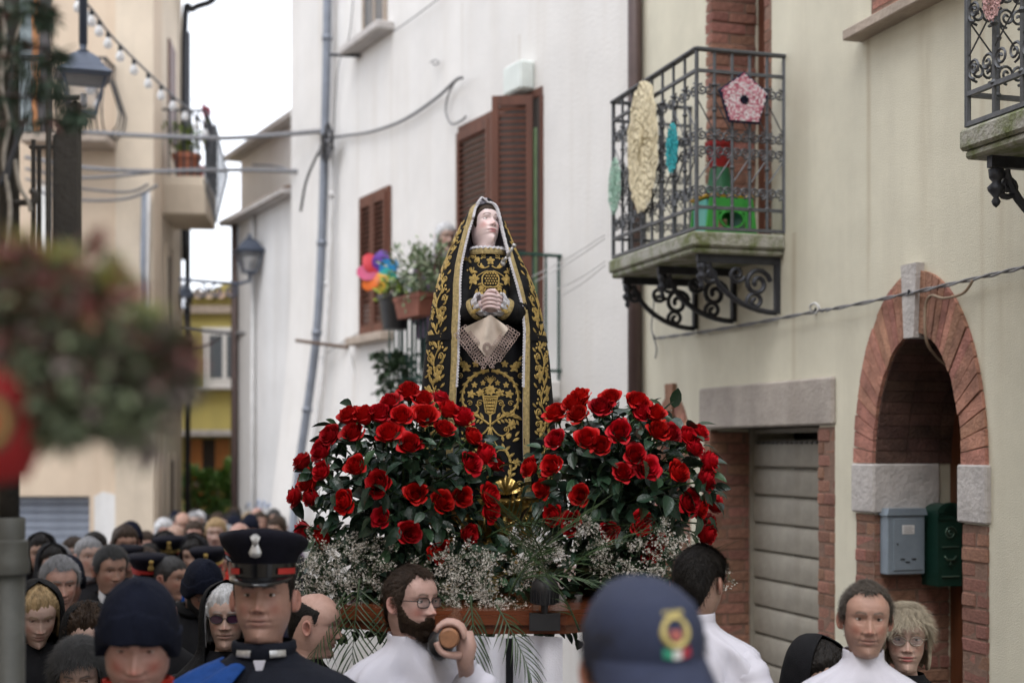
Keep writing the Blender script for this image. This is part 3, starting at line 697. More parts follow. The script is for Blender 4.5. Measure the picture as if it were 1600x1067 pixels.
def belly_balcony():
    d = .55; t = thing('balcony', 'bow-fronted iron balcony on the ochre house behind the lantern', 'balcony', mat=LF.m)
    x0, x1 = LF.a(30, d), LF.a(166, d); z = LF.z(100, 207, d); h = .98
    MB().bbox(x0, x1, -d, 0, z-.12, z, .02).build('slab', M['stonebrown'], t)
    bar = MB().tube([(0, -.02, 0), (0, -.13, .14), (0, -.16, .3), (0, -.08, .55), (0, 0, .8), (0, 0, h)], .012, 5).mesh(M['iron'], True)
    n = 13
    for k in range(n+1): link('bar', bar, t, Matrix.Translation((x0+.03+(x1-x0-.06)*k/n, -d+.04, z)))
    for k in range(1, 4): link('bar', bar, t, Matrix.Translation((x1-.03, -d+.04+k*.15, z)) @ Matrix.Rotation(pi/2, 4, 'Z'))
    for zz in (h, .02): MB().box(x0, x1, -d+.025, -d+.055, z+zz-.02, z+zz+.01).box(x1-.04, x1-.01, -d+.055, 0, z+zz-.02, z+zz+.01).build('rail', M['iron'], t)
belly_balcony()
def side_balcony():
    d = .62; t = thing('balcony', 'small balcony with flower pots and red cloth over the lane', 'balcony', mat=LS.m)
    x0 = LS.a(250); x1 = x0+1.7; z = LS.z(247, 270)
    MB().prism([(x0, z), (x1, z), (x1, z-.12), (x1-.1, z-.5), (x0+.1, z-.5), (x0, z-.12)], -d*.98, 0).build('slab', M['cream'], t)
    bar = MB().tube([(0, 0, 0), (0, 0, .92)], .014, 5).mesh(M['iron'])
    n = 10
    for k in range(n+1): link('bar', bar, t, Matrix.Translation((x0+.02+(x1-x0-.04)*k/n, -d, z)))
    for k in range(1, 6): link('bar', bar, t, Matrix.Translation((x0+.02, -d+k*.1, z)))
    for zz in (.9, .05): MB().box(x0, x1, -d-.015, -d+.015, z+zz, z+zz+.03).box(x0, x0+.03, -d+.015, 0, z+zz, z+zz+.03).build('rail', M['iron'], t)
    W = LS.m
    def pot(x, y, r, h, m, lab):
        o = MB().lathe([(0, 0), (r*.72, 0), (r*.95, h*.8), (r*1.05, h*.8), (r*1.05, h), (r*.9, h), (r*.6, h*.2), (0, h*.2)], 16).build('flower_pot', m, None, True, mat=W @ Matrix.Translation((x, y, z+.02)), angle=40); o['label'] = lab; o['category'] = 'flower pot'
    pot(x0+.22, -.34, .2, .32, M['terracotta'], 'wide terracotta pot on the small balcony over the lane')
    pot(x0+.75, -.4, .14, .26, pm('orange_clay', (.55,.10,.05), .7), 'orange clay pot behind the terracotta one on the lane balcony')
    lf = [leaf_mesh(.12, .035, pm('yucca_leaf', (.16,.22,.03), .6, var=.3))]
    pl = []
    for k in range(260):
        a = random.uniform(0, 2*pi); el = random.uniform(.2, 1.5)
        pl.append((0, Matrix.Translation((random.gauss(0, .12), random.gauss(0, .12), random.uniform(.0, .42))) @ orient((cos(a)*cos(el), sin(a)*cos(el), sin(el)))))
    o = link('potted_shrub', scatter(lf, [lf[0].materials[0]], pl), None, W @ Matrix.Translation((x0+.22, -.34, z+.3)), 'yellow-green shrub growing in the terracotta pot on the lane balcony', 'plant')
    cl = MB(); g = []
    for i in range(9): 
        for_row = [(x0+.35+.09*j+.02*sin(i), -d+.05+.05*sin(j*2+i), z+1.12-.07*i-.03*sin(j)) for j in range(8)]; g.append(for_row)
    cl.loft(g, closed=False, cap=False); o = cl.build('hanging_cloth', pm('crimson_cloth', (.30,.01,.04), .9, var=.3), None, True, mat=W); o['label'] = 'crimson cloth hung over the rail of the lane balcony'; o['category'] = 'cloth'
    # wicker star ornament tied to the front of the railing
    st = MB(); c = Vector((x0+.1, -d-.12, z+.0)); tips = [(.0, .75), (.30, .05), (.02, -.62), (-.26, -.08)]
    P3 = [Vector((c.x+.35*a, c.y-.9*a*.6, c.z+b)) for a, b in tips]
    for i in range(4): st.tube([P3[i], P3[(i+1) % 4]], .015, 5)
    for k in range(1, 12):
        f = k/12; a = P3[0].lerp(P3[1], f) if f < 2 else 0; b = P3[3].lerp(P3[2], f); st.tube([a, b], .006, 4); st.tube([P3[1].lerp(P3[2], f), P3[0].lerp(P3[3], f)], .006, 4)
    o = st.build('wire_ornament', M['irongrey'], None, mat=W); o['label'] = 'diamond-shaped wire ornament tied to the lane balcony'; o['category'] = 'ornament'
side_balcony()
# ------------------------------------------------------------------ pale buildings down the lane
B0 = P(372, 700, 20.3); BF = Fr((B0.x, B0.y), (.495, -1))
gh = thing('grey_house', 'pale grey house with faded blue scrawl on its foot down the lane', 'house', mat=BF.m)
def grey_house():
    zt = BF.z(372, 352)
    MB().box(0, 2.75, 0, 6, -1, zt).build('wall', M['grey'], gh)
    z2 = ZC+(HOR-250)*23/F
    MB().box(-2.63, 2.4, .77, 5, -1, z2).build('upper_wall', M['white'], gh)
    MB().box(-.2, 2.8, -.22, .0, zt, zt+.06).box(-.2, 2.8, 0, 6, zt+.002, zt+.1).build('eaves', M['stone'], gh)
    MB().box(-2.85, 2.4, .55, 5, z2, z2+.08).build('eaves', M['stone'], gh)
    tl = MB().lathe([(.09, 0), (.075, .5)], 8, a0=0, a1=pi).mesh(M['rooftile'], True)
    for k in range(16): link('roof_tile', tl, gh, Matrix.Translation((-.15+k*.19, -.23, zt+.07)) @ Matrix.Rotation(radians(-72), 4, 'X'))
    for k in range(28): link('roof_tile', tl, gh, Matrix.Translation((-2.8+k*.19, .54, z2+.08)) @ Matrix.Rotation(radians(-72), 4, 'X'))
    MB().tube([(.03, -.06, -1), (.03, -.06, zt)], .05, 8).build('downpipe', M['pipebrown'], gh, True)
    MB().tube([(.9, -.05, -1), (.92, -.05, zt)], .03, 8).build('conduit', M['conduit'], gh, True)
    # sprayed scrawl
    ink = pm('blue_spray', (.30,.37,.52), .8)
    pts = [BF.p(384+i*4, 790+(-7 if i % 2 else 5)+3*sin(i*2.3), .008) for i in range(11)]
    MB().tube(curve(pts, 5), .010, 4, flat=1).build('scrawl', ink, gh)
grey_house()
YF = Fr((P(262, 700, 27).x, 27), (1, -.03))
yh = thing('olive_house', 'mustard-olive house closing the end of the lane with white casement window', 'house', mat=YF.m)
def olive_house():
    zt = YF.z(330, 462)
    MB().box(-4, 6, 0, 6, -1.2, zt).build('wall', M['olive'], yh)
    MB().prism([(YF.a(300), zt), (YF.a(400), zt), (YF.a(385), YF.z(330, 425))], .2, 5).build('gable', M['olive'], yh)
    MB().box(-4, 6, -.12, .02, YF.z(330, 490), YF.z(330, 478)).build('string_course', M['stonebrown'], yh)
    tl = MB().lathe([(.10, 0), (.085, .5)], 8, a0=0, a1=pi).mesh(M['rooftile'], True)
    for k in range(46): link('roof_tile', tl, yh, Matrix.Translation((-4+k*.22, -.2, zt+.02)) @ Matrix.Rotation(radians(-70), 4, 'X'))
    x0, x1, z0, z1 = YF.a(324), YF.a(380), YF.z(340, 596), YF.z(340, 520)
    MB().box(x0-.1, x1+.1, -.04, .02, z0-.1, z1+.1).build('window_surround', M['whitepaint'], yh)
    wf = MB().box(x0, x1, -.055, -.035, z0, z1).build('window', M['whitepaint'], yh)
    xm = (x0+x1)/2
    for a, b in ((x0+.05, xm-.04), (xm+.04, x1-.05)): MB().box(a, b, -.062, -.05, z0+.06, z1-.05).build('pane', M['glass'], wf)
    MB().bbox(x0-.2, x1+.2, -.2, 0, z0-.16, z0-.1, .01).build('window_sill', M['stone'], yh)
    MB().bbox(-4, 6, -.4, .0, YF.z(330, 682), YF.z(330, 672), .01).build('ledge', M['stone'], yh)
    z0, z1 = YF.z(330, 745), YF.z(330, 686)
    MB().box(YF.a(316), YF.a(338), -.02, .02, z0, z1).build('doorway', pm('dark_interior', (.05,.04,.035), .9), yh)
    for a, b in ((297, 317), (337, 359)):
        p = MB().box(YF.a(a), YF.a(b), -.05, -.01, z0, z1).build('shutter', M['orangewood'], yh)
        s = MB().box(YF.a(a)+.03, YF.a(b)-.03, -.065, -.05, -.02, .02).mesh(M['orangewood'])
        for k in range(9): link('slat', s, p, Matrix.Translation((0, 0, z0+.06+k*.075)))
olive_house()
def lane_garden():
    lf = [leaf_mesh(.16, .07, pm('garden_leaf_a', (.07,.16,.03), .5, var=.4)), leaf_mesh(.14, .08, pm('garden_leaf_b', (.16,.26,.06), .5, var=.4)), leaf_mesh(.09, .09, pm('garden_flower', (.55,.12,.03), .6, var=.3))]
    for i, (px, py, r, lab) in enumerate(((306, 758, .30, 'bushy plant with orange flowers before the olive house'), (340, 770, .36, 'leafy green bush before the olive house'), (364, 752, .32, 'pale green shrub by the grey house corner'), (322, 795, .34, 'low dark green shrub under the flowering plant'))):
        c = P(px, py, 25.6+.2*i); pl = []
        for k in range(420):
            d = Vector((random.gauss(0, 1), random.gauss(0, 1), random.gauss(0, 1))); d.normalize()
            p = d*r*random.uniform(.35, 1)*(1+.25*sin(5*d.x+3*d.z)); kx = 2 if (i == 0 and random.random() < .12) else (1 if random.random() < (.7 if i == 2 else .35) else 0)
            pl.append((kx, Matrix.Translation(p) @ orient(d+Vector((0, 0, .3)), random.uniform(-1, 1))))
        t = thing('garden_shrub', lab, 'shrub', 'plants at the end of the lane', mat=Matrix.Translation(c))
        link('foliage', scatter(lf, [m.materials[0] for m in lf], pl), t)
        MB().tube([(0, 0, -(c.z-ground(26))), (.03, 0, -.2), (0, .02, .1)], [.05, .04, .02], 6).build('stem', M['darkwood'], t, True)
lane_garden()
# ------------------------------------------------------------------ lamps
def lantern(label, loc, s, post=None, glassmat=M['frost'], metal=None):
    t = thing('street_lantern', label, 'lantern', mat=Matrix.Translation(loc)); m = metal or pm('lamp_paint', (.07,.085,.12), .45, .3, var=.2)
    # square lantern, origin at the foot of the glass body, height 1 -> s
    q = lambda r, z: [(r*a, r*b, z) for a, b in ((-1, -1), (1, -1), (1, 1), (-1, 1))]
    R45 = Matrix.Rotation(radians(20), 4, 'Z') @ Matrix.Scale(s, 4)
    MB().loft([q(.20, .0), q(.355, .62)], cap=False).build('glass', pm('lantern_pane', (.75,.76,.78), .05, var=.05, trans=.9), t, mat=R45)
    fr = MB()
    for a, b in ((-1, -1), (1, -1), (1, 1), (-1, 1)): fr.tube([(.2*a, .2*b, 0), (.36*a, .36*b, .62)], .024, 4)
    fr.loft([q(.22, -.04), q(.22, .02)]).loft([q(.42, .60), q(.44, .67)]).build('frame', m, t, mat=R45)
    MB().loft([q(.47, .67), q(.33, .80), q(.24, .96), q(.12, 1.06), q(.05, 1.08)]).build('roof', m, t, mat=R45)
    MB().lathe([(0, -.2), (.05, -.19), (.07, -.13), (.03, -.08), (.12, -.04)], 10).build('finial', m, t, True, mat=R45)
    MB().lathe([(.05, 1.06), (.11, 1.10), (.05, 1.13), (.07, 1.18), (.04, 1.24), (0, 1.24)], 12).build('cap', m, t, True, mat=R45)
    MB().tube([(0, 0, .1), (0, 0, .35)], .06, 8).build('bulb', glassmat, t, True, mat=R45)
    return t, m
lp = P(130, 178, 11.5)
t, m = lantern('blue-grey square lantern hanging from a pole before the ochre house', lp, .46)
MB().tube([(0, 0, .56), (0, 0, 2.4), (-.2, 0, 2.8), (-1.2, 0, 3.0)], .034, 10).build('pole', m, t, True)
lp = P(390, 425, 19.2); t, m = lantern('small square lantern on a scrolled arm at the grey house corner', lp, .42)
arm = MB().tube([(0, 0, 0), (0, 0, -.12), (-.15, .0, -.16), (-.95, 0, -.1)], .025, 6)
arm.build('arm', m, t, True)
for k in range(4): MB().tube([Vector((-.25-.2*k+p.x, 0, -.26+p.z)) for p in spiral(0, 0, .1, pi/2, 1.6*(1 if k % 2 else -1), .2)], .014, 5).build('scroll', m, t, True)
lp = P(289, 482, 22.0); t, m = lantern('small dim lantern fixed low on the lane side of the ochre house', lp, .3)
MB().tube([(0, 0, -.0), (0, 0, -.3), (-.25, 0, -.35)], .02, 6).build('arm', m, t, True)
# ------------------------------------------------------------------ close objects at the left edge
def near_posts():
    dm = pm('old_brown_iron', (.045,.04,.034), .6, .3, var=.3, nscale=14, bump=.3)
    gm = pm('old_grey_post', (.085,.085,.075), .6, .2, var=.3, nscale=8, bump=.3, bscale=30)
    Y = 3.3; c = P(14, 0, Y); t = thing('iron_post', 'old grey iron post with collar and tied cables beside the hanging planter', 'post', mat=T(c.x, Y, 0))
    MB().tube([(0, 0, 0), (0, 0, ZC+(HOR-845)*Y/F)], .036, 16).build('lower_pipe', gm, t, True)
    zc = ZC+(HOR-845)*Y/F
    MB().lathe([(.034, -.03), (.046, -.025), (.048, .0), (.044, .012), (.044, .05), (.034, .055)], 18, c=(0, 0, zc-.05)).build('collar', gm, t, True, angle=40)
    MB().lathe([(.036, 0), (.037, .05), (.033, .055)], 18, c=(0, 0, zc)).build('sleeve', gm, t, True, angle=40)
    MB().tube([(0, 0, zc), (.0, 0, 4.4)], .024, 12).build('upper_pipe', dm, t, True)
    zb = ZC+(HOR-320)*Y/F
    MB().tube(curve([(0, -.02, zb), (.05, -.03, zb), (.068, -.03, zb+.002), (.072, -.03, zb+.02), (.06, -.03, zb+.028)]), .008, 6).build('hook', dm, t, True)
    MB().tube([(-.04, -.025, ZC+(HOR-205)*Y/F), (.03, -.025, ZC+(HOR-205)*Y/F)], .009, 6).build('hook', dm, t, True)
    rope = pm('old_rope', (.28,.25,.21), .9, var=.4, nscale=30)
    for k, (pts, r) in enumerate(((((0, 0), (8, 60), (2, 130), (14, 190), (6, 250), (16, 330), (4, 420)), .006), (((4, 40), (20, 90), (12, 160), (24, 215), (8, 300)), .004), (((36, 20), (22, 70), (10, 110)), .003), (((24, 250), (30, 290), (44, 315), (48, 330)), .005), (((0, 290), (22, 235), (36, 190)), .007), (((2, 640), (6, 560), (0, 470)), .005))):
        q = [P(px, py, Y-.045)-Vector((c.x, Y, 0)) for px, py in pts]; MB().tube(curve(q, 6), r, 6).build('cable', rope if k in (0, 2, 3, 5) else M['cabledark'], t, True)
    # slanted steel channel with frame bars, a little farther back
    Y = 3.6; sc = P(106, 0, Y); t = thing('steel_channel', 'dark steel channel with slanted top beside the iron post', 'steel channel', mat=T(sc.x, Y, 0))
    H = lambda py: ZC+(HOR-py)*Y/F; X = lambda px: (px-106)/F*Y
    MB().prism([(X(86), H(600)), (X(124), H(600)), (X(124), H(160)), (X(118), H(160)), (X(90), H(212)), (X(86), H(215))], -.02, .02).build('channel', dm, t)
    MB().tube([(X(82), -.03, H(600)), (X(82), -.03, H(157))], .0075, 6).build('bar', dm, t); MB().tube([(X(76), -.03, H(157)), (X(130), -.03, H(157))], .007, 6).build('bar', dm, t)
    for px, py in ((55, 225), (46, 215)): MB().tube([(X(px), .03, H(600)), (X(px), .03, H(py))], .006, 6).build('bar', dm, t)
    for py in (470, 560): MB().box(X(0), X(122), .02, .03, H(py), H(py-14)).build('cross_bar', dm, t)
    MB().tube([(X(40), .03, H(226)), (X(84), .03, H(226))], .005, 6).build('bar', dm, t)
near_posts()
def hanging_planter():
    Y = 1.25; t = thing('hanging_planter', 'blurred hanging planter of grey-green and reddish trailing leaves in a red pot', 'planter', mat=T(0, 0, 0))
    mats = [pm('sedum_a', (.14,.17,.10), .7, var=.4, nscale=30), pm('sedum_b', (.26,.31,.18), .7, var=.4, nscale=30), pm('sedum_red', (.36,.14,.13), .7, var=.4, nscale=30), pm('sedum_lime', (.42,.42,.14), .7, var=.3, nscale=30), pm('sedum_mauve', (.26,.21,.19), .7, var=.3, nscale=30)]
    lf = [leaf_mesh(.022, .0135, m, .3, .2) for m in mats]; pl = []
    blobs = [(30, 500, 95, 420, (0, 0, 1, 2, 4)), (120, 540, 80, 460, (0, 1, 4, 4, 2)), (190, 590, 75, 420, (0, 1, 4, 0)), (250, 560, 40, 260, (0, 4, 2, 0)), (100, 620, 70, 300, (0, 0, 1)), (40, 430, 48, 120, (3, 2, 2, 0)), (110, 440, 44, 110, (3, 1, 2)), (175, 470, 38, 90, (1, 3, 2)), (230, 520, 22, 40, (3, 3, 1)), (150, 420, 20, 20, (1, 2)), (155, 395, 10, 10, (2, 1)), (170, 445, 10, 12, (2,)), (215, 680, 30, 70, (0, 1, 4)), (270, 600, 25, 90, (0, 4)), (20, 600, 60, 200, (0, 0, 1)), (-60, 520, 110, 400, (0, 1, 2, 4)), (65, 560, 70, 260, (0, 1, 2))]
    for px, py, r, n, ks in blobs:
        c = P(px, py, Y); R_ = r/F*Y
        for k in range(n):
            d = Vector((random.gauss(0, 1), random.gauss(0, 1), random.gauss(0, 1))).normalized()
            p = c+d*R_*random.random()**.4; pl.append((random.choice(ks), Matrix.Translation(p) @ orient(d+Vector((0, 0, random.uniform(-.3, .6))), random.uniform(-1, 1))))
    o = link('foliage', scatter(lf, mats, pl), t); o['kind'] = 'stuff'
    c = P(-18, 668, Y)
    red = pm('red_felt_pot', (.34,.015,.016), .85, var=.2, nscale=30, bump=.3); rr = 100/F*Y
    MB().lathe([(0, -.05), (rr*.6, -.045), (rr*.85, -.01), (rr, .03), (rr*.96, .05), (rr*.9, .05), (0, .03)], 24, c=c).build('pot', red, t, True)
    f = c+Vector((.016, -rr*.97, .004))
    for k, (r0, r1, cc) in enumerate(((0, .015, (.30, .01, .012)), (.015, .021, (.32, .22, .06)), (.021, .026, (.05, .06, .03)))):
        mb = MB(); mb.loft([[(f.x+r*cos(a), f.y-.002*k*0-.001*(3-k), f.z+r*sin(a)) for a in [2*pi*j/28 for j in range(28)]] for r in (max(r0, .0005), r1)], cap=False); mb.build('painted_ring', pm('ring_%d' % k, cc, .8), t)
    MB().tube([c+Vector((0, 0, .04)), c+Vector((-.02, 0, .5)), c+Vector((-.04, 0, 1.2))], .003, 5).build('hanger', M['iron'], t)
    # conifer-like twigs higher up
    Y2 = 2.3; t2 = thing('climbing_plant', 'dark green feathery climber sprigs hanging beside the iron post', 'plant')
    mats = [pm('climber_leaf', (.03,.055,.03), .7, var=.4, nscale=30), pm('climber_red', (.10,.03,.025), .7, var=.3)]
    lf = [leaf_mesh(.028, .008, m, .3, .3) for m in mats]; pl = []
    for pts in (((-20, 60), (40, 70), (100, 90)), ((-20, 95), (30, 90), (75, 100), (95, 80)), ((-10, 150), (50, 150), (90, 150), (125, 180)), ((0, 20), (40, 20), (75, 35)), ((0, 195), (60, 190), (110, 190), (132, 178)), ((10, 120), (70, 125), (95, 140)), ((40, 0), (70, 10), (80, 40))):
        q = curve([P(px, py, Y2+random.uniform(-.1, .1)) for px, py in pts], 10)
        MB().tube(q, .0018, 4).build('stem', M['darkwood'], t2)
        for p in q:
            for k in range(3):
                d = Vector((random.gauss(0, 1), random.gauss(0, .7), random.gauss(-.2, .7))); pl.append((1 if random.random() < .1 else 0, Matrix.Translation(p) @ orient(d, random.uniform(-1, 1))))
    o = link('foliage', scatter(lf, mats, pl), t2); o['kind'] = 'stuff'
hanging_planter()
# ------------------------------------------------------------------ people toolkit (a figure faces -y; x to the right of the picture)
def prof(pts, z): return np.interp(z, [p[0] for p in pts], [p[1] for p in pts])
FR_ = [(-.115,.046),(-.06,.044),(-.035,.046),(-.02,.060),(-.010,.080),(0,.0915),(.012,.0955),(.024,.0925),(.034,.0885),(.046,.0925),(.053,.0925),(.061,.0945),(.072,.0920),(.085,.0915),(.10,.0905),(.115,.088),(.127,.0865),(.14,.0925),(.155,.0945),(.172,.0905),(.19,.0805),(.205,.067),(.218,.050),(.228,.030),(.2345,.006)]
BK_ = [(-.115,.072),(-.08,.066),(-.05,.064),(-.02,.068),(0,.073),(.03,.082),(.06,.091),(.10,.100),(.14,.105),(.17,.103),(.19,.093),(.205,.078),(.218,.059),(.228,.036),(.2345,.006)]
WD_ = [(-.115,.062),(-.07,.053),(-.03,.0485),(-.01,.0475),(0,.0475),(.015,.0505),(.03,.0570),(.05,.0645),(.08,.0705),(.11,.0735),(.14,.0765),(.165,.076),(.185,.070),(.20,.060),(.215,.045),(.226,.029),(.2345,.005)]
def smooth1(a, k=2):
    for _ in range(k): a = np.concatenate([a[:1], (a[:-2]+2*a[1:-1]+a[2:])/4, a[-1:]])
    return a
class Head:
    def __init__(s, hi=True, wide=1., jaw=1., nose=1., chin=1., age=.3, fat=0., cheek=1., brow=1., pnose=.0, lips=1., neck=.42):
        s.hi = hi; N = 84 if hi else 36; nz = 116 if hi else 46
        z = np.concatenate([np.linspace(-.115, -.02, max(6, nz//9)), np.linspace(-.016, .165, int(nz*.66)), np.linspace(.169, .2345, nz//4)])
        # round the crown
        z = np.where(z > .169, .169+(.2345-.169)*np.sin((z-.169)/(.2345-.169)*pi/2), z)
        s.z = z; s.n = N; sg = np.linspace(-pi, pi, N, endpoint=False); th = sg-.58*np.sin(sg); s.th = th
        f = smooth1(prof(FR_, z)); b = smooth1(prof(BK_, z)); w = smooth1(prof(WD_, z))
        w = w*wide*np.where(z < .06, 1+(jaw-1)*ss_v(.07, .0, z), 1)
        w = w+fat*.012*ss_v(.09, .03, z)*ss_v(-.09, .0, z)+fat*.010*ss_v(.0, -.05, z); f = f+fat*.016*np.exp(-((z+.02)/.016)**2)
        c = np.cos(th)[None, :]; sn = np.sin(th)[None, :]; Z = z[:, None]
        front = c > 0
        # jaw narrows to the chin at the front
        pj = .86+.95*ss_v(.075, .0, Z)*ss_v(-.045, -.004, Z)*(2-jaw)
        p = np.where(front, pj, .9)
        X = w[:, None]*np.sign(sn)*np.abs(sn)**p
        Y = np.where(front, -f[:, None]*np.abs(c)**.92, b[:, None]*np.abs(c)**.95)
        ax = np.abs(X); fm = np.clip(c, 0, 1)**.5
        def G(u, m, sd): return np.exp(-((u-m)/sd)**2)
        nz_ = np.interp(z, [.070,.076,.081,.087,.093,.105,.118,.132,.142], [0,.004,.017,.0255,.0250,.0185,.0125,.006,.0]); nz_ = smooth1(nz_, 1)
        sx = np.interp(z, [.075,.085,.10,.13], [.0122,.0122,.0095,.0082])
        D = -nose*nz_[:, None]*(.68*np.exp(-(X/sx[:, None])**2)+.32*np.exp(-(X/(2.1*sx[:, None]))**2))-nose*.0045*G(X, 0, .0085)*G(Z, .0875, .006)
        D += -nose*.0100*G(ax, .0145, .0055)*G(Z, .0835, .0058)          # wings
        D += .0105*G(ax, .0315, .0165)*G(Z, .1265, .0105)               # sockets
        D += .004*G(ax, .014, .006)*G(Z, .128, .010)                     # inner corner
        D += -.0035*brow*G(ax, .028, .020)*G(Z, .1445, .006)
        D += -.0045*cheek*G(ax, .046, .015)*G(Z, .098, .016)
        D += .004*G(ax, .05, .014)*G(Z, .06, .018)*(1-fat)
        D += -.0035*lips*G(X, 0, .018)*G(Z, .0465, .0042)-.0030*lips*G(X, 0, .020)*G(Z, .0595, .0042)
        D += .0055*G(X, 0, .021)*G(Z, .0532, .0021)
        D += .0030*G(ax, .026, .004)*G(Z, .0525, .005)
        D += .0030*G(X, 0, .020)*G(Z, .034, .005)-.004*chin*G(X, 0, .018)*G(Z, .013, .010)
        D += .0012*G(X, 0, .003)*G(Z, .068, .006)
        # smile folds and bags
        t = np.clip((.088-Z)/.05, 0, 1); xl = .0185+.016*t
        D += .0035*age*G(ax, xl, .0035)*ss_v(.04, .05, Z)*ss_v(.095, .085, Z)
        D += .0022*age*G(ax, .030, .014)*G(Z, .1105, .0022)
        for k, zz in enumerate((.163, .172, .181)): D += .0008*age*np.sin(zz*0+1)*G(Z, zz+.002*np.cos(X*60), .0018)*G(X, 0, .04)
        D += .0012*age*G(ax, .006, .0025)*G(Z, .143, .008)
        Y = Y+D*fm
        s.X, s.Y, s.Zg = X, Y, np.repeat(np.where(Z < 0, Z*neck, Z), N, 1)
    def surf(s, x, z):
        i = int(np.argmin(np.abs(s.z-z))); m = np.cos(s.th) > 0; k = np.where(m)[0]; j = k[np.argmin(np.abs(s.X[i, k]-x))]; return s.Y[i, j]
def ss_v(a, b, x):
    t = np.clip((x-a)/(b-a), 0, 1); return t*t*(3-2*t)
def grid_faces(nr, n, mask=None, wrap=True):
    fs = []
    for i in range(nr-1):
        for j in range(n if wrap else n-1):
            a, b = i*n+j, i*n+(j+1) % n
            if mask is None or (mask[a] or mask[b] or mask[a+n] or mask[b+n]): fs.append((a, b, b+n, a+n))
    return fs
class Pose:
    """turns the head about the neck; weight blends from 0 at the neck root to 1 above the jaw"""
    def __init__(s, yaw=0, pitch=0, roll=0, lo=-.065, hi=-.008):
        s.lo, s.hi = lo, hi; s.R = np.array(Matrix.Rotation(yaw, 3, 'Z') @ Matrix.Rotation(pitch, 3, 'X') @ Matrix.Rotation(roll, 3, 'Y')); s.piv = np.array((0, .012, -.035))
    def __call__(s, V, rigid=False):
        V = np.asarray(V, float); w = 1 if rigid else ss_v(s.lo, s.hi, V[:, 2])[:, None]
        return V+w*((V-s.piv) @ s.R.T+s.piv-V)
SKIN = pm('skin', (1,.97,.95), .46, var=.16, nscale=45, bump=.22, bscale=300, attr=True, sss=.06, spec=.4)
EYE = pm('eye', (1,1,1), .18, var=0, attr=True, spec=.5)
def hair_mat(n, c): return pm('hair_'+n, c, .55, var=.5, nscale=60, bump=.4, bscale=160, stretch=(1, 1, .25), spec=.2)
HAIR = dict(dark=hair_mat('dark', (.012,.0095,.008)), brown=hair_mat('brown', (.042,.026,.017)), greybrown=hair_mat('greybrown', (.085,.07,.058)), grey=hair_mat('grey', (.25,.25,.26)), white=hair_mat('white', (.55,.55,.56)), blond=hair_mat('blond', (.36,.25,.13)), ash=hair_mat('ash', (.42,.36,.27)), darkgrey=hair_mat('darkgrey', (.045,.044,.044)))
def body_rings(s_leg):
    # z, half-width, front, back below the neck
    return [(-.13,.085,.062,.082),(-.148,.128,.078,.092),(-.165,.170,.090,.100),(-.19,.196,.100,.106),(-.23,.202,.112,.112),(-.30,.190,.122,.112),(-.40,.172,.118,.105),(-.50,.160,.112,.100),(-.60,.165,.112,.110),(-.70,.176,.114,.122),(-.78,.172,.105,.115),(-.84,.12,.07,.08)]
def ell_ring(z, w, f, b, n, th, p=.9, cx=0, cy=0):
    c, s_ = np.cos(th), np.sin(th)
    return np.stack([cx+w*np.sign(s_)*np.abs(s_)**p, cy+np.where(c > 0, -f*np.abs(c)**p, b*np.abs(c)**p), np.full(len(th), z)], 1)
def head_colors(h, skin, lip=(.40,.17,.14), brow=None, blush=.5, stub=0, stubc=(.25,.2,.18), browz=.1465):
    X, Z = h.X.ravel(), h.Zg.ravel(); n = len(X); C = np.tile(np.array(skin), (n, 1)); fr = np.tile(np.cos(h.th) > .05, len(h.z)); ax = np.abs(X)
    def mixin(m, col, k): nonlocal C; m = (m*k*fr)[:, None]; C = C*(1-m)+np.array(col)*m
    red = np.array(skin)*np.array((1.02, .62, .58))
    mixin(np.exp(-((ax-.043)/.017)**2-((Z-.088)/.018)**2), red, blush); mixin(np.exp(-(X/.012)**2-((Z-.088)/.010)**2), red, blush*.9)
    mixin(np.exp(-((ax-.031)/.016)**2-((Z-.118)/.006)**2), np.array(skin)*np.array((.78,.62,.62)), .35)
    if stub: mixin(ss_v(.085, .055, Z)*ss_v(-.04, -.01, Z)*(1-np.exp(-(X/.012)**2-((Z-.09)/.02)**2)), np.array(skin)*.55+np.array(stubc)*.2, stub)
    mixin(np.exp(-(X/.0205)**4-((Z-.0465)/.0050)**4)+np.exp(-(X/.0225)**4-((Z-.0590)/.0042)**4), lip, .8)
    mixin(np.exp(-(X/.0225)**4-((Z-.0532)/.0014)**2), (.07,.02,.02), .85)
    mixin(np.exp(-((ax-.0075)/.0034)**2-((Z-.0785)/.0024)**2), (.05,.015,.012), .9)
    if brow is not None:
        zb = browz+.004*np.sin(np.clip((ax-.012)/.04, 0, 1)*pi*.8)-.006*np.clip((ax-.036)/.014, 0, 1)
        mixin(ss_v(.008, .014, ax)*ss_v(.050, .043, ax)*np.exp(-((Z-zb)/.0044)**2), brow, .9)
    return C
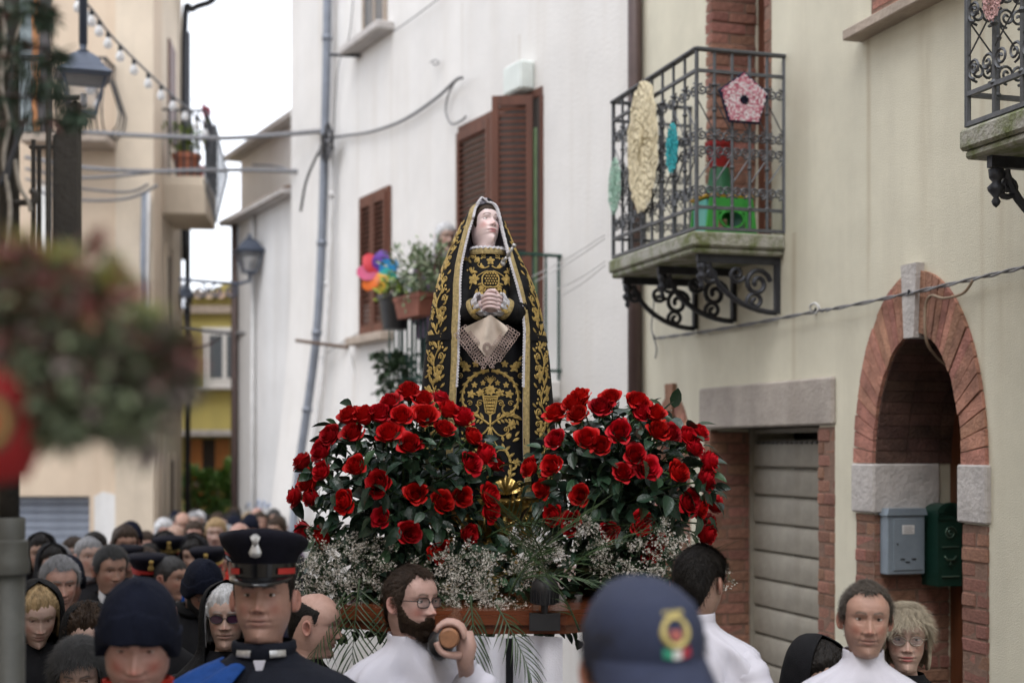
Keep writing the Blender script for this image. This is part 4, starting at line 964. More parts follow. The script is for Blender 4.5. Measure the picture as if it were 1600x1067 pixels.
def eye_mesh(skin, iris=(.06,.035,.02), gaze=(0, 0), up=24, lo=-26, side=1):
    n, m = 36, 28; V = []; C = []; r = .0134
    for i in range(m+1):
        el = -pi/2+pi*i/m
        for j in range(n):
            az = -pi+2*pi*j/n; d = np.array((sin(az)*cos(el), -cos(az)*cos(el), sin(el)))
            a_n = az/radians(62); lim = max(0, 1-a_n*a_n) if abs(a_n) < 1 else 0
            eld = math.degrees(el); openq = abs(a_n) < 1 and lo*lim < eld < up*lim
            g = np.array((sin(gaze[0])*cos(gaze[1]), -cos(gaze[0])*cos(gaze[1]), sin(gaze[1]))); ang = math.acos(max(-1, min(1, float(d @ g))))
            if openq:
                c = (.006,.006,.006) if ang < .20 else (iris if ang < .47 else (.62,.57,.55)); rr = r
                if up*lim-eld < 3.5: c = tuple(q*.35 for q in c)
            else:
                edge = abs(a_n) < 1.05 and (abs(eld-up*lim) < 8 or abs(eld-lo*lim) < 6) ; c = tuple(q*(.62 if edge and eld > 0 else .85) for q in skin); rr = r+(.0011 if eld > 0 else .0007)
            V.append(d*rr); C.append(c)
    mb = MB(); mb.add(V, grid_faces(m+1, n)); return mb.mesh(EYE, True, None, C)
def ear_verts(side):
    """c-shaped ear as a bent disc"""
    V = []; n = 18; rows = [(.0, .0), (.35, -.004), (.62, .001), (.82, .008), (1., .006), (1.03, -.002)]
    for rr, out in rows:
        for j in range(n):
            a = 2*pi*j/n; y = .0165*rr*cos(a)*(1.0+.12*sin(a)); z = .031*rr*sin(a)*(1 if sin(a) > 0 else .95)
            V.append((side*(.005+out*1.3+.011*max(0, cos(a))*rr), y+.006*rr*sin(a), z))
    return np.array(V), grid_faces(len(rows), n)
def strands(h, mask, pose, length, width, count, seed, comb=(0, .6, -.5), lift=.35, off=.003):
    """short hair as thin tapered blades on the scalp, all in one mesh"""
    rnd = np.random.RandomState(seed); idx = np.where(mask)[0]
    if len(idx) == 0: return None
    V = np.stack([h.X.ravel(), h.Y.ravel(), h.Zg.ravel()], 1); ctr = np.array((0, .005, .10)); vs = []; fs = []
    pick = rnd.choice(idx, count)
    for q, i in enumerate(pick):
        p = V[i]+rnd.normal(0, .0028, 3); nrm = p-ctr; nrm = nrm/np.linalg.norm(nrm); p = p+nrm*off*.3
        d = np.array(comb)+rnd.normal(0, .35, 3); d = d-nrm*(d @ nrm); d = d/(np.linalg.norm(d)+1e-6); L = length*rnd.uniform(.6, 1.2)
        sd = np.cross(d, nrm)*width
        a = p+nrm*off; m1 = p+d*L*.55+nrm*(off+L*lift*.8); e = p+d*L+nrm*(off+L*lift*.7); o = len(vs)
        vs += [a-sd, a+sd, m1-sd*.8, m1+sd*.8, e]; fs += [(o, o+1, o+3, o+2), (o+2, o+3, o+4)]
    mb = MB(); mb.add(pose(np.array(vs), True), fs); return mb
def shell(h, maskf, offf, pose, rnd_amp=.0, seed=0, rigid=True):
    """a layer over the head grid where maskf > 0; offset fades with the mask"""
    X, Y, Z = h.X.ravel(), h.Y.ravel(), h.Zg.ravel(); th = np.tile(h.th, len(h.z)); m = maskf(X, Y, Z, th); o = offf(X, Y, Z, th)*np.clip(m, 0, 1)
    V = np.stack([X, Y, Z], 1); ctr = np.array((0, .005, .10)); N = V-ctr; N /= np.linalg.norm(N, axis=1)[:, None]
    rs = np.random.RandomState(seed)
    if rnd_amp: o = o+rs.normal(0, rnd_amp, len(o))*np.clip(m, 0, 1)
    W = V+N*(o-.0015*(m <= 0))[:, None]; mb = MB(); W = pose(W, rigid); mb.add(W, grid_faces(len(h.z), h.n, m > 0.02))
    # top cap
    k = len(h.z)-1; mb.f.append(tuple(k*h.n+j for j in range(h.n))); mb.mi.append(0)
    used = sorted(set(i for f in mb.f for i in f)); mp = {a: b for b, a in enumerate(used)}; mb.v = [mb.v[i] for i in used]; mb.f = [tuple(mp[i] for i in f) for f in mb.f]
    return mb
def scalp(line=.180, temple=.148, nape=.03, recede=0, side=.10, asym=0., rag=.004):
    """scalp mask: hairline height in front, temples, ears and nape"""
    def f(X, Y, Z, th):
        a = np.abs(th); lim = np.interp(a, [0, .5, .85, 1.1, 1.22, 1.36, 1.46, 1.6, 1.85, 2.1, 2.4, 3.15], [line, line+recede, line-.012+recede, temple+recede*.3, temple-.03, side-.005, side+.01, side+.036, side+.03, side-.02, (side+nape)/2-.02, nape])
        lim = lim+rag*(np.sin(11*th+1)+.7*np.sin(23*th+2)+.6*np.sin(37*th))*(a < 1.3)+asym*np.sin(th*1.3+.5)*(a < 1.2)
        return ss_v(0, .026, Z-lim)
    return f
def finger(mb, pts, r0, r1, n=8): mb.tube(curve(pts, 4), [r0+(r1-r0)*k/(len(curve(pts, 4))-1) for k in range(len(curve(pts, 4)))], n)
def hand_mesh(mirror=1, curl=.5):
    """relaxed hand hanging down (-z), palm towards +x*mirror side of body; wrist at origin"""
    mb = MB(); m = mirror
    rings = [[(m*.0+.5*0+ .013*cos(a)*(1+.0*k)*sx, .032*sy*sin(a), z) for a in [2*pi*j/12 for j in range(12)]] for k, (z, sx, sy) in enumerate(((.03,1.4,.75),(0,1.3,.75),(-.03,1.15,1.05),(-.07,1.1,1.25),(-.095,.9,1.2),(-.102,.5,.9)))]
    mb.loft(rings)
    for i, (y, L) in enumerate(((.029, .068), (.010, .078), (-.010, .073), (-.028, .058))):
        c = curl*(.8+.1*i); finger(mb, [(0, y, -.088), (-m*.01*c, y*1.05, -.09-L*.45), (-m*(.01+.030*c), y*1.05, -.09-L*.8), (-m*(.02+.045*c), y, -.09-L*.98)], .0088, .0065)
    finger(mb, [(0, .028, -.03), (-m*.012, .045, -.055), (-m*.02, .05, -.085), (-m*.028, .046, -.108)], .0105, .0078)
    return mb
def cloth(n, c, r=.85, **k): return pm(n, c, r, var=k.pop('var', .25), nscale=k.pop('nscale', 20), bump=k.pop('bump', .35), bscale=k.pop('bscale', 220), spec=k.pop('spec', .15), **k)
CL = dict(alb=cloth('white_alb', (.60,.59,.66), .8, var=.05, nscale=4, bump=.08), black=cloth('black_wool', (.012,.012,.014)), navy=cloth('navy_wool', (.012,.016,.032)), charcoal=cloth('charcoal_cloth', (.03,.03,.034)), cape=cloth('dark_cape', (.012,.014,.022)), blue=cloth('blue_cape', (.015,.065,.26), .75), red=cloth('red_cloth', (.42,.03,.02)), brown=cloth('brown_coat', (.06,.035,.022)), purple=cloth('purple_knit', (.20,.14,.22)), grey=cloth('grey_coat', (.10,.10,.11)), trousers=cloth('dark_trousers', (.02,.02,.024)), leather=pm('shoe_leather', (.015,.013,.012), .35, var=.2))
NAVYCAP = pm('navy_cap_cloth', (.022,.030,.068), .8, var=.15, nscale=30, bump=.4, bscale=300)
GOLD = pm('gilt_badge', (.62,.45,.16), .35, .8, var=.25, nscale=40, bump=.2)
SILVER = pm('silver_braid', (.55,.55,.55), .4, .7, var=.25, nscale=60, bump=.3)
REDBAND = pm('red_band', (.40,.02,.015), .7)
PATENT = pm('patent_black', (.008,.008,.009), .15, var=.1)
def interp_rows(rows, step=.02):
    rows = sorted(rows, key=lambda r: -r[0]); z = np.arange(rows[0][0], rows[-1][0]-1e-6, -step); zz = [r[0] for r in rows][::-1]
    cols = [np.interp(z, zz, [r[k] for r in rows][::-1]) for k in range(1, len(rows[0]))]
    return z, [smooth1(c, 2) for c in cols]
def garment(rows, seed, fold=.004, vfold=.0, n=64, step=.018, cy=0):
    rs = np.random.RandomState(seed); z, (w, f, b) = interp_rows(rows, step); th = np.linspace(-pi, pi, n, endpoint=False); rings = []
    ph = rs.uniform(0, 6.28, 12); zt = z[0]
    for k, zz in enumerate(z):
        d = zt-zz; a = ss(.02, .16, d)
        dis = fold*a*(np.sin(3*th+ph[0]+9*zz)+.8*np.sin(5*th+ph[1]-17*zz)+.7*np.sin(8*th+ph[2]+26*zz)+.5*np.sin(13*th+ph[3]+6*zz)+.55*np.sin(17*th+ph[6]+34*zz+2*np.sin(5*th))+.45*np.sin(23*th+ph[7]-41*zz))+vfold*ss(.3, 1., d)*np.sin(11*th+ph[4]+1.5*np.sin(3*th+ph[5]))
        R_ = ell_ring(zz, 1, 1, 1, n, th, .88); R_[:, 0] *= (w[k]+dis); R_[:, 1] = np.where(R_[:, 1] < 0, R_[:, 1]*(f[k]+dis), R_[:, 1]*(b[k]+dis))+cy; rings.append(R_.tolist())
    mb = MB(); mb.loft(rings, True, False); return mb
def sleeve(pts, radii, seed, n=16, fold=.004):
    rs = np.random.RandomState(seed); P_ = curve(pts, 10); k = len(P_); r = np.interp(np.linspace(0, 1, k), np.linspace(0, 1, len(radii)), radii); ph = rs.uniform(0, 6.28, 6)
    r = r+fold*(np.sin(np.arange(k)*1.7+ph[0])+.6*np.sin(np.arange(k)*.9+ph[1])); mb = MB(); mb.tube(P_, list(r), n); o = []
    for i, v in enumerate(mb.v): o.append((v[0]+fold*.5*sin(v[2]*60+v[1]*40+ph[2]), v[1]+fold*.5*sin(v[2]*70+ph[3]), v[2]))
    mb.v = o; return mb
TOP = {'coat': [(-.085,.068,.066,.076),(-.11,.075,.070,.086),(-.135,.118,.082,.1),(-.16,.172,.1,.112),(-.185,.206,.112,.118),(-.24,.220,.13,.126),(-.32,.212,.142,.13),(-.45,.20,.14,.125),(-.6,.205,.142,.135),(-.75,.222,.15,.15),(-.95,.23,.16,.16)],
       'alb': [(-.062,.064,.064,.074),(-.10,.066,.066,.078),(-.115,.086,.074,.088),(-.14,.130,.086,.104),(-.165,.178,.1,.112),(-.19,.206,.11,.118),(-.24,.218,.13,.126),(-.32,.215,.145,.135),(-.45,.212,.15,.14),(-.65,.22,.16,.155),(-1.0,.25,.19,.19),(-1.42,.27,.22,.22)]}
def drape(levels, n=72, step=.012, th_fold=0, seed=0):
    """open mantle round the body. levels: z, cx, w, front, back, cy, openL, openR (angles from the front)"""
    rs = np.random.RandomState(seed); ph = rs.uniform(0, 6.28, 6); z, c = interp_rows(levels, step); cx, w, f, b, cy, oL, oR = c; rings = []
    for k, zz in enumerate(z):
        t = np.linspace(0, 1, n); th = -(oL[k])*(1-t)+(-(2*pi-oR[k]))*t
        cs, sn = np.cos(th), np.sin(th); d = 1+th_fold*ss(0, .5, z[0]-zz)*(np.sin(7*th+ph[0])+.6*np.sin(12*th+ph[1]+3*zz))
        rings.append(np.stack([cx[k]+w[k]*sn*d, cy[k]+np.where(cs > 0, -f[k]*cs, -b[k]*cs)*d, np.full(n, zz)], 1).tolist())
    return rings, z
def two_sided(rings, off, ctr=(0, 0)):
    """thickened open sheet"""
    inner = [[(ctr[0]+(x-ctr[0])*(1-off), ctr[1]+(y-ctr[1])*(1-off), z-off*.02) for x, y, z in r] for r in rings]; mb = MB(); n = len(rings[0]); m = len(rings)
    mb.loft(rings, False, False); mb.loft(inner, False, False)
    k = m*n
    for i in range(m-1): mb.f += [(i*n, (i+1)*n, (i+1)*n+k, i*n+k), (i*n+n-1, (i+1)*n+n-1, (i+1)*n+n-1+k, i*n+n-1+k)]; mb.mi += [0, 0]
    for j in range(n-1): mb.f += [(j, j+1, j+1+k, j+k), ((m-1)*n+j, (m-1)*n+j+1, (m-1)*n+j+1+k, (m-1)*n+j+k)]; mb.mi += [0, 0]
    return mb
def head_part(pose, s=1): return lambda mb: setattr(mb, 'v', [tuple(v) for v in pose(np.array(mb.v), True)]) or mb
SH = .066; SHM = Matrix.Translation((0, .012, SH))
def glasses(pose, root, B, mat, shape='rect', tint=None, y=-.097, w=.024, h=.017):
    hp = head_part(pose); fr = MB()
    for sx in (-1, 1):
        pw = 3.2 if shape == 'rect' else 2; pts = [(sx*.032+w*np.sign(cos(a))*abs(cos(a))**(2/pw), y+.010*((sx*(w*cos(a))+.032)/.06)**2, .122+h*np.sign(sin(a))*abs(sin(a))**(2/pw)) for a in [2*pi*k/20 for k in range(21)]]
        fr.tube(pts, .0019, 5); fr.tube([(sx*.056, y+.012, .127), (sx*.074, y+.035, .127), (sx*.078, -.0, .124), (sx*.077, .012, .110)], .0019, 5)
        ln = MB(); ln.add(pts[:-1], [tuple(range(20))]); hp(ln).build('lens', tint or LENS, root, mat=B)
    fr.tube([(-.009, y, .124), (0, y-.003, .127), (.009, y, .124)], .0017, 5); hp(fr).build('glasses', mat, root, True, mat=B)
LENS = pm('lens_glass', (.85,.87,.9), .05, var=0, trans=.95)
SHADES = pm('sunglass_lens', (.05,.02,.04), .08, var=0)
BLACKFRAME = pm('black_frame', (.012,.011,.011), .3, var=.1)
def keep_largest(mb):
    par = list(range(len(mb.v)))
    def find(i):
        while par[i] != i: par[i] = par[par[i]]; i = par[i]
        return i
    for f in mb.f:
        for i in f[1:]: par[find(i)] = find(f[0])
    cnt = {}
    for f in mb.f: r = find(f[0]); cnt[r] = cnt.get(r, 0)+1
    best = max(cnt, key=cnt.get); mb.f = [f for f in mb.f if find(f[0]) == best]; used = sorted(set(i for f in mb.f for i in f)); mp = {a: b for b, a in enumerate(used)}
    mb.v = [mb.v[i] for i in used]; mb.f = [tuple(mp[i] for i in f) for f in mb.f]; mb.mi = [0]*len(mb.f)
def person(label, px, ptop, Y, yaw=0, head=(0, 0, 0), s=1., skin=(.50,.30,.22), outfit='coat', color='black', hair='dark', style='short', hat=None, hi=True, hk={}, group=None, seed=1, lip=(.37,.18,.15), stub=0, beard=None, eye={}, arms=None, blush=.5, glass=None, browc=None, dx=0, body_w=1., lean=0, topcorr=0, X=None, scarf=None, hl={}, baseZ=None, eyesize=1, hthick=None):
    g = ground(Y) if baseZ is None else baseZ; pos = P(px, ptop, Y)
    root = thing('person', label, 'person', group, T(pos.x, Y, g, yaw)); ztop = pos.z-g; hd = [radians(a) for a in head]
    zc = ztop-.242*s-topcorr; B = Matrix.Translation((0, 0, zc)) @ Matrix.Scale(s, 4); leg = zc/s
    BG = B @ SHM
    if lean: B = B @ Matrix.Rotation(radians(lean), 4, 'X')
    h = Head(hi=hi, **hk); pose = Pose(*hd); n = h.n
    C = head_colors(h, skin, lip, browc if browc is not None else tuple(c*.9 for c in HAIRC.get(hair, (.05,.04,.03))), blush, stub)
    br = body_rings(1)[::-1]; V = np.concatenate([ell_ring(z+SH, w*body_w*.76, f*body_w*.68, b*body_w*.68, n, h.th, cy=.012) for z, w, f, b in br]); Vh = np.stack([h.X.ravel(), h.Y.ravel(), h.Zg.ravel()], 1)
    V = pose(np.concatenate([V, Vh])); nr = len(br)+len(h.z); mb = MB(); mb.add(V, grid_faces(nr, n)); mb.f += [tuple(range(n)), tuple((nr-1)*n+j for j in range(n))]; mb.mi += [0, 0]
    cols = [skin]*(len(br)*n)+[tuple(c) for c in C]
    for side in (-1, 1):
        if hat in ('beanie', 'hood', 'veil'): continue
        ev, ef = ear_verts(side); ev = ev+np.array((side*.0725*hk.get('wide', 1), .008, .105)); mb.add(pose(ev, True), ef); ec = [tuple(np.array(skin)*(np.array((1, .82, .8)) if q > 36 else np.array((.72, .5, .46)))) for q in range(len(ev))]; cols += ec
    for side in (-1, 1):
        o = len(mb.v); mb.tube([(side*.09, 0, -.76), (side*.10, -.01, -1.05), (side*.10, .01, -leg+.07)], [.085, .06, .042], 10); cols += [skin]*(len(mb.v)-o)
    mb.build('body', SKIN, root, True, mat=B, cols=cols)
    e = dict(gaze=(0, 0), up=22, lo=-24); e.update(eye); em = eye_mesh(skin, **e)
    for side in (-1, 1):
        y = h.surf(side*.0315, .1265); m = Matrix(np.vstack([np.hstack([pose.R, (pose(np.array([[side*.0315, y+.0085, .1265]]), True)[0])[:, None]]), [0, 0, 0, 1]]).tolist())
        link('eye', em, root, B @ m)
    # hair
    hm = HAIR[hair]; sc = scalp(**hl)
    if style in ('short', 'balding', 'long', 'bob', 'curly'):
        if style == 'balding': 
            base = scalp(**hl); sc = lambda X, Y, Z, th: base(X, Y, Z, th)*ss_v(.185, .165, Z+.02*np.cos(th))
        amp = dict(short=.0012, balding=.0008, long=.0016, bob=.002, curly=.006)[style]; th0 = dict(short=.008, balding=.003, long=.012, bob=.014, curly=.024)[style]
        if hthick: th0 = hthick
        sb = shell(h, sc, lambda X, Y, Z, th: th0*(1+.25*np.sin(9*th+20*Z)*.4)+0*X, pose, amp if hi else amp*1.5, seed); hr = sb.build('hair', hm, root, True, mat=B)
        if hi and hat is None:
            msk = sc(h.X.ravel(), h.Y.ravel(), h.Zg.ravel(), np.tile(h.th, len(h.z))) > .03
            st = strands(h, msk, pose, dict(balding=.012, bob=.06, long=.06).get(style, .030), .0007, 9000 if style != 'balding' else 2600, seed, comb=(0, .25, -1) if style in ('bob', 'long') else (0, .6, -.45), lift=.04 if style in ('bob', 'long') else .14, off=th0*.75)
            if st: o = st.build('hair_strands', hm, hr, False); o['kind'] = 'stuff'
        if style in ('long', 'bob'):
            low = -.16 if style == 'long' else -.0; op = radians(62)
            lv = [(.17, 0, .088, .085, .112, 0, op*.9, op*.9), (.10, 0, .094, .085, .118, 0, op*1.15, op*1.15), (.03, 0, .096, .08, .112, .005, op*1.2, op*1.2), (low, 0, .09 if style == 'bob' else .11, .07, .10, .01, op*1.25, op*1.25)]
            rg, zz = drape(lv, 40, .012, .05, seed); jr = np.random.RandomState(seed); jit = [jr.uniform(-.012, .018) for _ in range(40)]; rg = [[(x, y, z+jit[j]*(i/(len(rg)-1))**3) for j, (x, y, z) in enumerate(r)] for i, r in enumerate(rg)]; mb = two_sided(rg, .12); mb.v = [tuple(v) for v in pose(np.array(mb.v))]; mb.build('hair_lengths', hm, root, True, mat=B)
    if beard:
        bm = lambda X, Y, Z, th: ss_v(.105, .045, Z+.05*np.clip(1.25-np.abs(th), 0, .55)*0+np.where(np.abs(th) < .9, .032*np.cos(np.abs(th)/.9*pi/2), 0)*(Z > .0))*ss_v(-.055, -.015, Z)*ss_v(1.75, 1.35, np.abs(th))*(1-.95*np.exp(-(X/.02)**4-((Z-.053)/.006)**4))
        def bm(X, Y, Z, th):
            a = np.abs(th); up = np.interp(a, [0, .22, .32, .6, 1.0, 1.3, 1.5], [.072, .072, .060, .052, .070, .105, .12]); lo = np.interp(a, [0, .6, 1.3], [-.010, -.010, .012])
            return ss_v(0, .008, up-Z)*ss_v(0, .012, Z-lo)*ss_v(1.55, 1.35, a)*(1-.92*np.exp(-(X/.021)**4-((Z-.0525)/.0075)**4))
        bs = shell(h, bm, lambda X, Y, Z, th: .003+.0035*ss_v(.05, .0, Z)+0*X, pose, .0010, seed); bs.f.pop(); bs.mi.pop(); keep_largest(bs); bo = bs.build('beard', HAIR[beard], root, True, mat=B)
        msk = bm(h.X.ravel(), h.Y.ravel(), h.Zg.ravel(), np.tile(h.th, len(h.z))) > .2; st = strands(h, msk, pose, .009, .0007, 4500, seed+5, comb=(0, -.3, -1), lift=.3, off=.004); o = st.build('beard_strands', HAIR[beard], bo); o['kind'] = 'stuff'
    if style == 'bun': pass
    hp = head_part(pose)
    if hat == 'beanie':
        cm = cloth('beanie_knit', (.008,.010,.020), .95, bump=.6, bscale=120, stretch=(1, 1, .2))
        def bmask(X, Y, Z, th): return ss_v(0, .004, Z-np.interp(np.abs(th), [0, .7, 1.3, 3.15], [.150, .138, .088, .05]))
        def boff(X, Y, Z, th): ln = np.interp(np.abs(th), [0, .7, 1.3, 3.15], [.150, .138, .088, .05]); return .014+.008*(Z-ln < .055)+.02*ss_v(.16, .235, Z)+.0012*np.sin(th*60)
        shell(h, bmask, boff, pose, .0004, seed).build('beanie', cm, root, True, mat=B)
    if hat == 'peaked': peaked_cap(hp, root, B, seed, not hi)
    if hat in ('hood', 'veil'):
        lv = [(.262, 0, .004, .004, .004, .02, 1.2, 1.2), (.258, 0, .03, .035, .05, .015, 1.15, 1.15), (.245, 0, .062, .062, .085, .01, 1.1, 1.1), (.22, 0, .088, .082, .115, .008, 1.05, 1.05), (.17, 0, .106, .092, .135, .008, .95, .95), (.10, 0, .112, .092, .14, .008, .9, .9), (.02, 0, .112, .09, .135, .01, .8, .8), (-.03, 0, .12, .09, .13, .012, .72, .72), (-.07, 0, .15, .11, .14, .012, .5, .5), (-.12, 0, .20, .135, .155, .012, .35, .35), (-.21, 0, .235, .15, .165, .012, .3, .3), (-.31, 0, .245, .165, .175, .012, .3, .3)]
        rg, zz = drape(lv, 56, .012, .035, seed); mb = two_sided(rg, .05); mb.v = [tuple(v) for v in pose(np.array(mb.v))]
        mb.build('hood' if hat == 'hood' else 'veil', CL['black'] if hat == 'hood' else cloth('black_lace', (.010,.010,.011), .8, bump=.8, bscale=90), root, True, mat=B)
    if glass: glasses(pose, root, B, BLACKFRAME if glass != 'thin' else pm('thin_frame', (.35,.3,.25), .3, .6), 'rect' if glass == 'rect' else 'round', SHADES if glass == 'shades' else None)
    # clothes
    rows = [(z, w*body_w, f*body_w if z < -.12 else f, b*body_w if z < -.12 else b) for z, w, f, b in TOP['alb' if outfit == 'alb' else 'coat']]
    bot = -leg+.05-SH if outfit == 'alb' else -min(.98, leg-.35)
    rows = [r for r in rows if r[0] > bot]+[(bot, *rows[-1][1:])]
    cm = CL['alb'] if outfit == 'alb' else CL[color]
    ga = garment(rows, seed, (.0105 if outfit == 'alb' else .007) if hi else .004, .012 if outfit == 'alb' else .004, n=64 if hi else 36, step=.016 if hi else .03)
    go = ga.build('alb' if outfit == 'alb' else 'coat', cm, root, True, mat=BG)
    if outfit == 'alb':
        co = MB(); th = np.linspace(.10, 2*pi-.10, 40)
        rr = [[(x*k, -.066*cos(t)*k+.002 if cos(t) > 0 else .078*-cos(t)*k, z-.006*(cos(t) > .6)) for t, x in zip(th, .0665*np.sin(th))] for z, k in ((-.115, 1.06), (-.088, 1.05), (-.060, 1.03), (-.056, 1.0), (-.062, .97))]
        co.loft(rr, False, False).build('collar', cm, go, True)
    for side in (-1, 1):
        ap = (arms or {}).get(side) or [(side*.120*body_w, .0, -.215), (side*.195*body_w, .005, -.265), (side*.235*body_w, .03, -.46), (side*.235*body_w, -.02, -.62), (side*.225*body_w, -.07, -.72)]
        slv = sleeve(ap, [.050, .068, .062, .058, .056] if outfit == 'alb' else [.052, .070, .062, .055, .05], seed+side, fold=.004); slv.build('sleeve', cm, go, True)
        if not (arms and side in arms and arms.get('nohand') == side) and hi is not False:
            e_ = Vector(ap[-1]); d = (Vector(ap[-1])-Vector(ap[-2])).normalized(); q = Vector((0, 0, -1)).rotation_difference(d).to_matrix().to_4x4()
            hb = hand_mesh(side); hb.build('hand', SKIN, root, True, mat=BG @ Matrix.Translation(e_) @ q, cols=[skin]*len(hb.v))
    if scarf == 'shirt':
        for q in (-1, 1): MB().add([(q*.004, -.078, -.175), (q*.010, -.074, -.10), (q*.048, -.060, -.066), (q*.052, -.064, -.105), (q*.03, -.098, -.15)], [(0, 1, 2, 3, 4)]).build('shirt_collar', SHIRT, go)
        MB().prism([(-.012, -.115), (.012, -.115), (.016, -.13), (.02, -.20), (-.02, -.20), (-.016, -.13)], -.112, -.092).build('tie', CL['navy'], go)
    elif scarf:
        sc_ = MB(); n_ = 28; rr_ = []
        for k in range(9):
            a2 = 2*pi*k/9; rr_.append([((.074+.024*cos(a2))*sin(a)*(1+.05*sin(5*a+seed)), -(.080+.024*cos(a2))*cos(a)+.004, -.072+.026*sin(a2)+.008*sin(3*a+seed)-.012*cos(a)) for a in [2*pi*j/n_ for j in range(n_)]])
        rr_.append(rr_[0]); sc_.loft(rr_, True, False); sc_.build('scarf', cloth('scarf_'+scarf, SCARF[scarf], .95), go, True)
    for side in (-1, 1):
        if outfit != 'alb': MB().tube([(side*.095, 0, bot+.1), (side*.10, 0, (bot-leg)/2), (side*.10, .01, -leg+.04)], [.10, .085, .075], 14).build('trouser_leg', CL['trousers'], root, True, mat=B)
        MB().loft([[(side*.10+.045*sx*sin(a), y, -leg+.0+max(0, hh*cos(a))) for a in [-pi*.5+pi*j/8 for j in range(9)]] for y, sx, hh in ((.08, .6, .05), (.05, .8, .085), (0, .85, .085), (-.08, 1, .06), (-.15, .9, .045), (-.19, .4, .02))], True, True).build('shoe', CL['leather'], root, True, mat=B)
    return root, h, pose, B
SHIRT = cloth('white_shirt', (.62,.62,.64), .8)
SCARF = dict(grey=(.16,.16,.17), maroon=(.13,.02,.03), tan=(.28,.20,.13), blue=(.04,.07,.17), black=(.012,.012,.013), cream=(.45,.41,.35))
HAIRC = dict(dark=(.03,.022,.018), brown=(.06,.038,.024), greybrown=(.10,.08,.065), grey=(.2,.19,.18), white=(.36,.34,.33), blond=(.22,.15,.08), ash=(.22,.17,.12), darkgrey=(.06,.055,.05))
def peaked_cap(hp, root, B, seed, simple=False, cw=.90):
    n = 48; rnd = random.Random(seed)
    UP = .027
    def ring(rx, rf, rb, z, tilt): return [(rx*sin(a), (-rf*cos(a) if cos(a) > 0 else -rb*cos(a))+.004, z+UP+tilt*cos(a)) for a in [2*pi*k/n for k in range(n)]]
    band = [ring(.086, .104, .112, .150, -.004), ring(.088, .106, .114, .188, -.002)]
    mb = MB(); mb.loft(band, True, False); c = hp(mb).build('cap_band', PATENT, root, True, mat=B)
    mb = MB(); mb.loft([ring(.0885, .1065, .1145, .186, -.002), ring(.104*cw, .120, .122, .203, .004), ring(.124*cw, .134, .130, .222, .012), ring(.134*cw, .144, .136, .238, .018), ring(.134*cw, .144, .136, .248, .020), ring(.122*cw, .134, .124, .258, .021), ring(.07, .08, .08, .263, .018), ring(.01, .01, .01, .264, .016)], True, False)
    hp(mb).build('cap_crown', cloth('cap_felt', (.008,.008,.014), .9), c, True)
    mb = MB(); mb.loft([[(.089*sin(a)*k, -.107*cos(a)*k-d*max(0, cos(a))**.6, .151+UP-.004*cos(a)-dz*max(0, cos(a))) for a in [-1.25+2.5*j/24 for j in range(25)]] for k, d, dz in ((1, 0, 0), (1.02, .02, .005), (1.03, .036, .014), (1.03, .044, .022), (1.02, .042, .024))], False, False); hp(mb).build('visor', PATENT, c, True)
    mb = MB()
    for sx in (-1, 1): mb.loft([[(sx*.091*sin(a), -.109*cos(a), z) for a in [.62+.75*k/10 for k in range(11)]] for z in (.156+UP, .172+UP)], False, False)
    hp(mb).build('red_piping', REDBAND, c)
    bd = MB(); y = -.146
    bd.lathe([(0, -.021), (.014, -.017), (.018, -.006), (.013, .006), (.009, .014), (.004, .03), (0, .04)], 14, c=(0, y, .222+UP), sy=.35)
    for k in range(7): a = pi*.5+(k-3)*.22; bd.tube([(0, y, .232+UP), (.03*cos(a)*.7, y-.003, .232+UP+.034*sin(a))], [.005, .0015], 5)
    hp(bd).build('flame_badge', GOLD if simple else SILVER, c, True)
# ------------------------------------------------------------------ the processional statue
SY = 5.5; SS = F/SY; SX0, SPY = 762.0, 775.0
sb_ = P(SX0, SPY, SY)
statue = thing('madonna_statue', 'statue of a sorrowful veiled woman in black mantle embroidered with gold, hands clasped', 'statue', mat=T(sb_.x, sb_.y, sb_.z))
def sx_(px): return (px-SX0)/SS
def sz_(py): return (SPY-py)/SS
BLK = pm('black_velvet', (.0055,.0055,.007), .7, var=.25, nscale=14, bump=.2, bscale=260, spec=.22)
GTH = pm('gold_thread', (.62,.44,.15), .34, .65, var=.35, nscale=60, bump=.6, bscale=420)
GTP = pm('pale_gold_braid', (.56,.43,.20), .45, .5, var=.45, nscale=90, bump=.9, bscale=300)
LACE = pm('white_lace', (.74,.72,.76), .85, var=.25, nscale=90, bump=.9, bscale=240)
LIN = pm('lavender_lining', (.46,.44,.52), .7, var=.1, nscale=10)
ML = [(775,761,111,50,60),(700,760.5,108,50,57),(640,760,104,46,57),(560,760,97,42,58),(520,759,91,41,60),(480,758,84,38,57),(450,757.5,76,37.5,50),(420,756,64.5,34,43),(390,754.5,51,27,37),(365,754.5,41,21.5,31),(340,756,29.5,16,24.5),(328,757,23.5,15,20.5),(320,758,17,11.5,14.5),(314,758,8,5.5,6.5),(312,758,1.5,1,1)]
